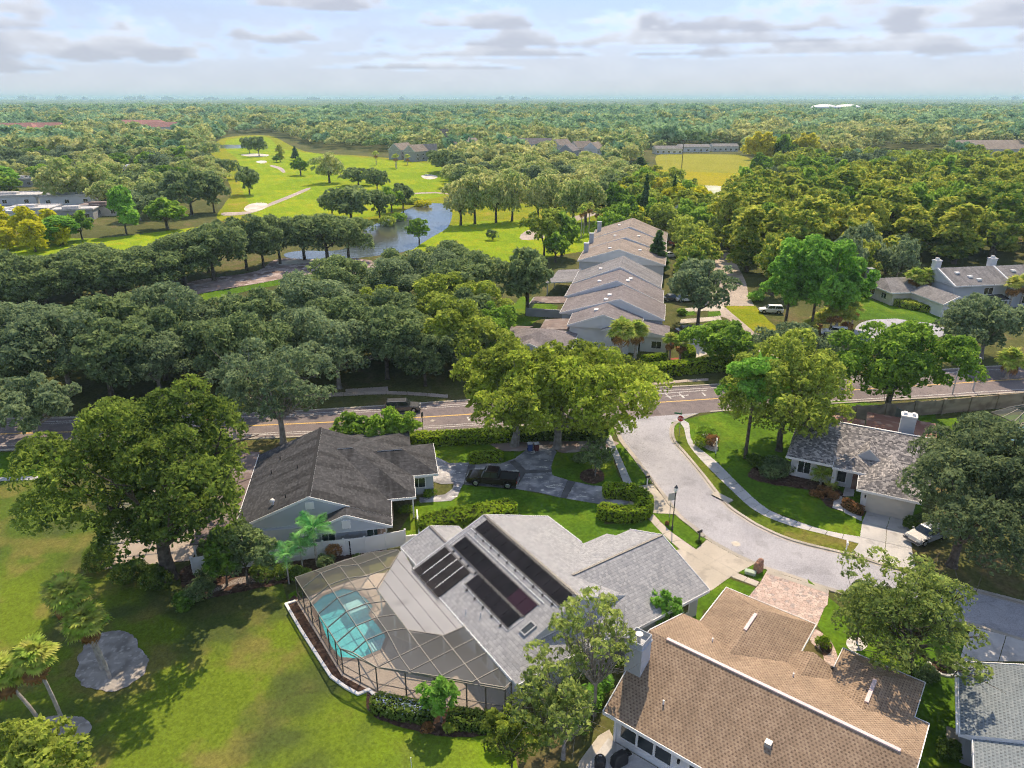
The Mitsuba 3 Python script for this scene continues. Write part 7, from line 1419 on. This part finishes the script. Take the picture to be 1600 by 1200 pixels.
for px, py, w, hh, m, lab in ((1246, 738, 1.8, .8, 'l_hedgedark', 'low dark shrub under the windows of the corner house'), (1262, 742, 1.4, .7, 'l_hedgedark', 'second low dark shrub under the windows of the corner house'), (1290, 772, 1.5, .8, 'l_brown', 'bronze leaved shrub before the date palm'), (1302, 780, 1.3, .9, 'l_brown', 'reddish shrub at the corner of the porch path'), (1276, 776, 1.4, .6, 'l_brown', 'low brownish shrub at the lawn edge'),
        (1420, 826, 1.9, 1.2, 'l_hedgedark', 'round shrub at the right end of the double garage'), (1436, 822, 2.0, 1.2, 'l_oak', 'second round shrub behind the silver car'),
        (1102, 690, 2.6, 2.0, 'l_green', 'round shrub by the pavement above the white sign board'), (1095, 698, 1.8, 1.4, 'l_hedge', 'bright shrub beside the round one by the pavement'), (1112, 698, 1.8, 1.6, 'l_brown', 'bronze shrub beside the white sign board'),
        (525, 872, 1.6, 1.5, 'l_brown', 'round reddish green shrub before the white fence'), (560, 878, 1.0, .7, 'l_hedgedark', 'small shrub behind the pool cage'), (470, 905, 2.0, 1.1, 'l_hedgedark', 'dark shrub at the back corner of the pool cage'), (510, 888, 1.6, 1.3, 'l_oak', 'dark shrub beside the bright feathery palm'), (440, 900, 1.8, 1.0, 'l_hedgedark', 'shrub under the young feathery palms'),
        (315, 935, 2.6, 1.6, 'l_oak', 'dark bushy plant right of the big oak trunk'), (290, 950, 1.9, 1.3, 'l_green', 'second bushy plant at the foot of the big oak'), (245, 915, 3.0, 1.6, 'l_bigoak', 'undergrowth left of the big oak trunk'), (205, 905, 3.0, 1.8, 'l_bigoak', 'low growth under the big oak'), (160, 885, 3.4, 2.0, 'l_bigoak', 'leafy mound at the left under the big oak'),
        (668, 1140, .9, .6, 'l_brown', 'pinkish brown shrub left of the small bright tree'), (705, 1141, 1.0, .6, 'l_olive', 'yellowish shrub right of the small bright tree'), (800, 1150, 1.6, 1.4, 'l_green', 'green bush at the corner of the pool cage'), (780, 1170, 1.4, 1.2, 'l_olive', 'yellow green bush below the pool cage corner'),
        (925, 1105, 2.0, 1.6, 'l_bright', 'bright green plant beside the eave of the brown house'), (940, 1080, 1.8, 1.5, 'l_bright', 'second bright green plant by the brown house'), (905, 1140, 1.6, 1.3, 'l_green', 'green bush below the scraggly tree'), (860, 1120, 2.2, 1.6, 'l_olive', 'bush at the foot of the scraggly tree'), (945, 990, 2.2, 1.8, 'l_olive', 'olive bush beside the air conditioner of the solar house'),
        (1286, 1012, 1.1, .9, 'l_hedge', 'spiky light green plant in the bed by the curved path'), (1400, 1056, 1.6, .8, 'l_green', 'low bush left of the loose olive tree trunk'), (1442, 1060, 1.8, .9, 'l_oak', 'low bush right of the loose olive tree trunk'), (1478, 1042, 1.4, .7, 'l_hedgedark', 'shrub in the bed with pale stone edging'), (1480, 1180, 1.6, 1.0, 'l_hedgedark', 'dark shrub by the wall of the blue grey roofed house'),
        (634, 800, 1.4, .7, 'l_hedge', 'bright plant behind the white planter wall'), (672, 775, 1.5, .7, 'l_hedge', 'low shrub by the garage of the charcoal roofed house'), (1065, 492, 2.0, 1.2, 'l_green', 'shrub at the townhouse drive'), (1180, 470, 4, 2, 'l_bright', 'bright bush beside the far street by the tall pines'), (935, 690, 2.6, 1.3, 'l_hedgedark', 'dark shrub right of the spreading trees'), (905, 722, 1.8, 1.0, 'l_oak', 'cycad like plant by the mulch ring'),
        (1042, 820, .5, .4, 'l_brown', 'small brown plant at the foot of the road sign'), (1092, 848, .6, .3, 'l_hedgedark', 'dark tuft at the foot of the black mailbox'), (330, 905, 2.0, 1.4, 'l_oak', 'shrub before the short white fence panel'), (410, 906, 2.2, 1.3, 'l_hedgedark', 'shrub under the dark round garden tree'), (1590, 470, 3, 2.5, 'l_oak', 'bush by the townhouses at the right edge'), (770, 375, 3.5, 3, 'l_oak', 'round bush at the edge of the putting green')):
    shrub(px, py, w, hh, m, lab, .075 if py > 640 else .2)
# reeds by the pond
for px, py, w, hh, m, lab in ((640, 318, 9, 2, 'l_olive', 'reeds at the head of the pond'), (622, 345, 6, 2.5, 'l_green', 'waterside bush on the left bank of the pond'), (603, 352, 6, 3, 'l_olive', 'second waterside bush on the left bank of the pond'), (660, 322, 7, 2, 'l_yellow', 'yellowish reeds at the far end of the pond')):
    shrub(px, py, w, hh, m, lab, .4)
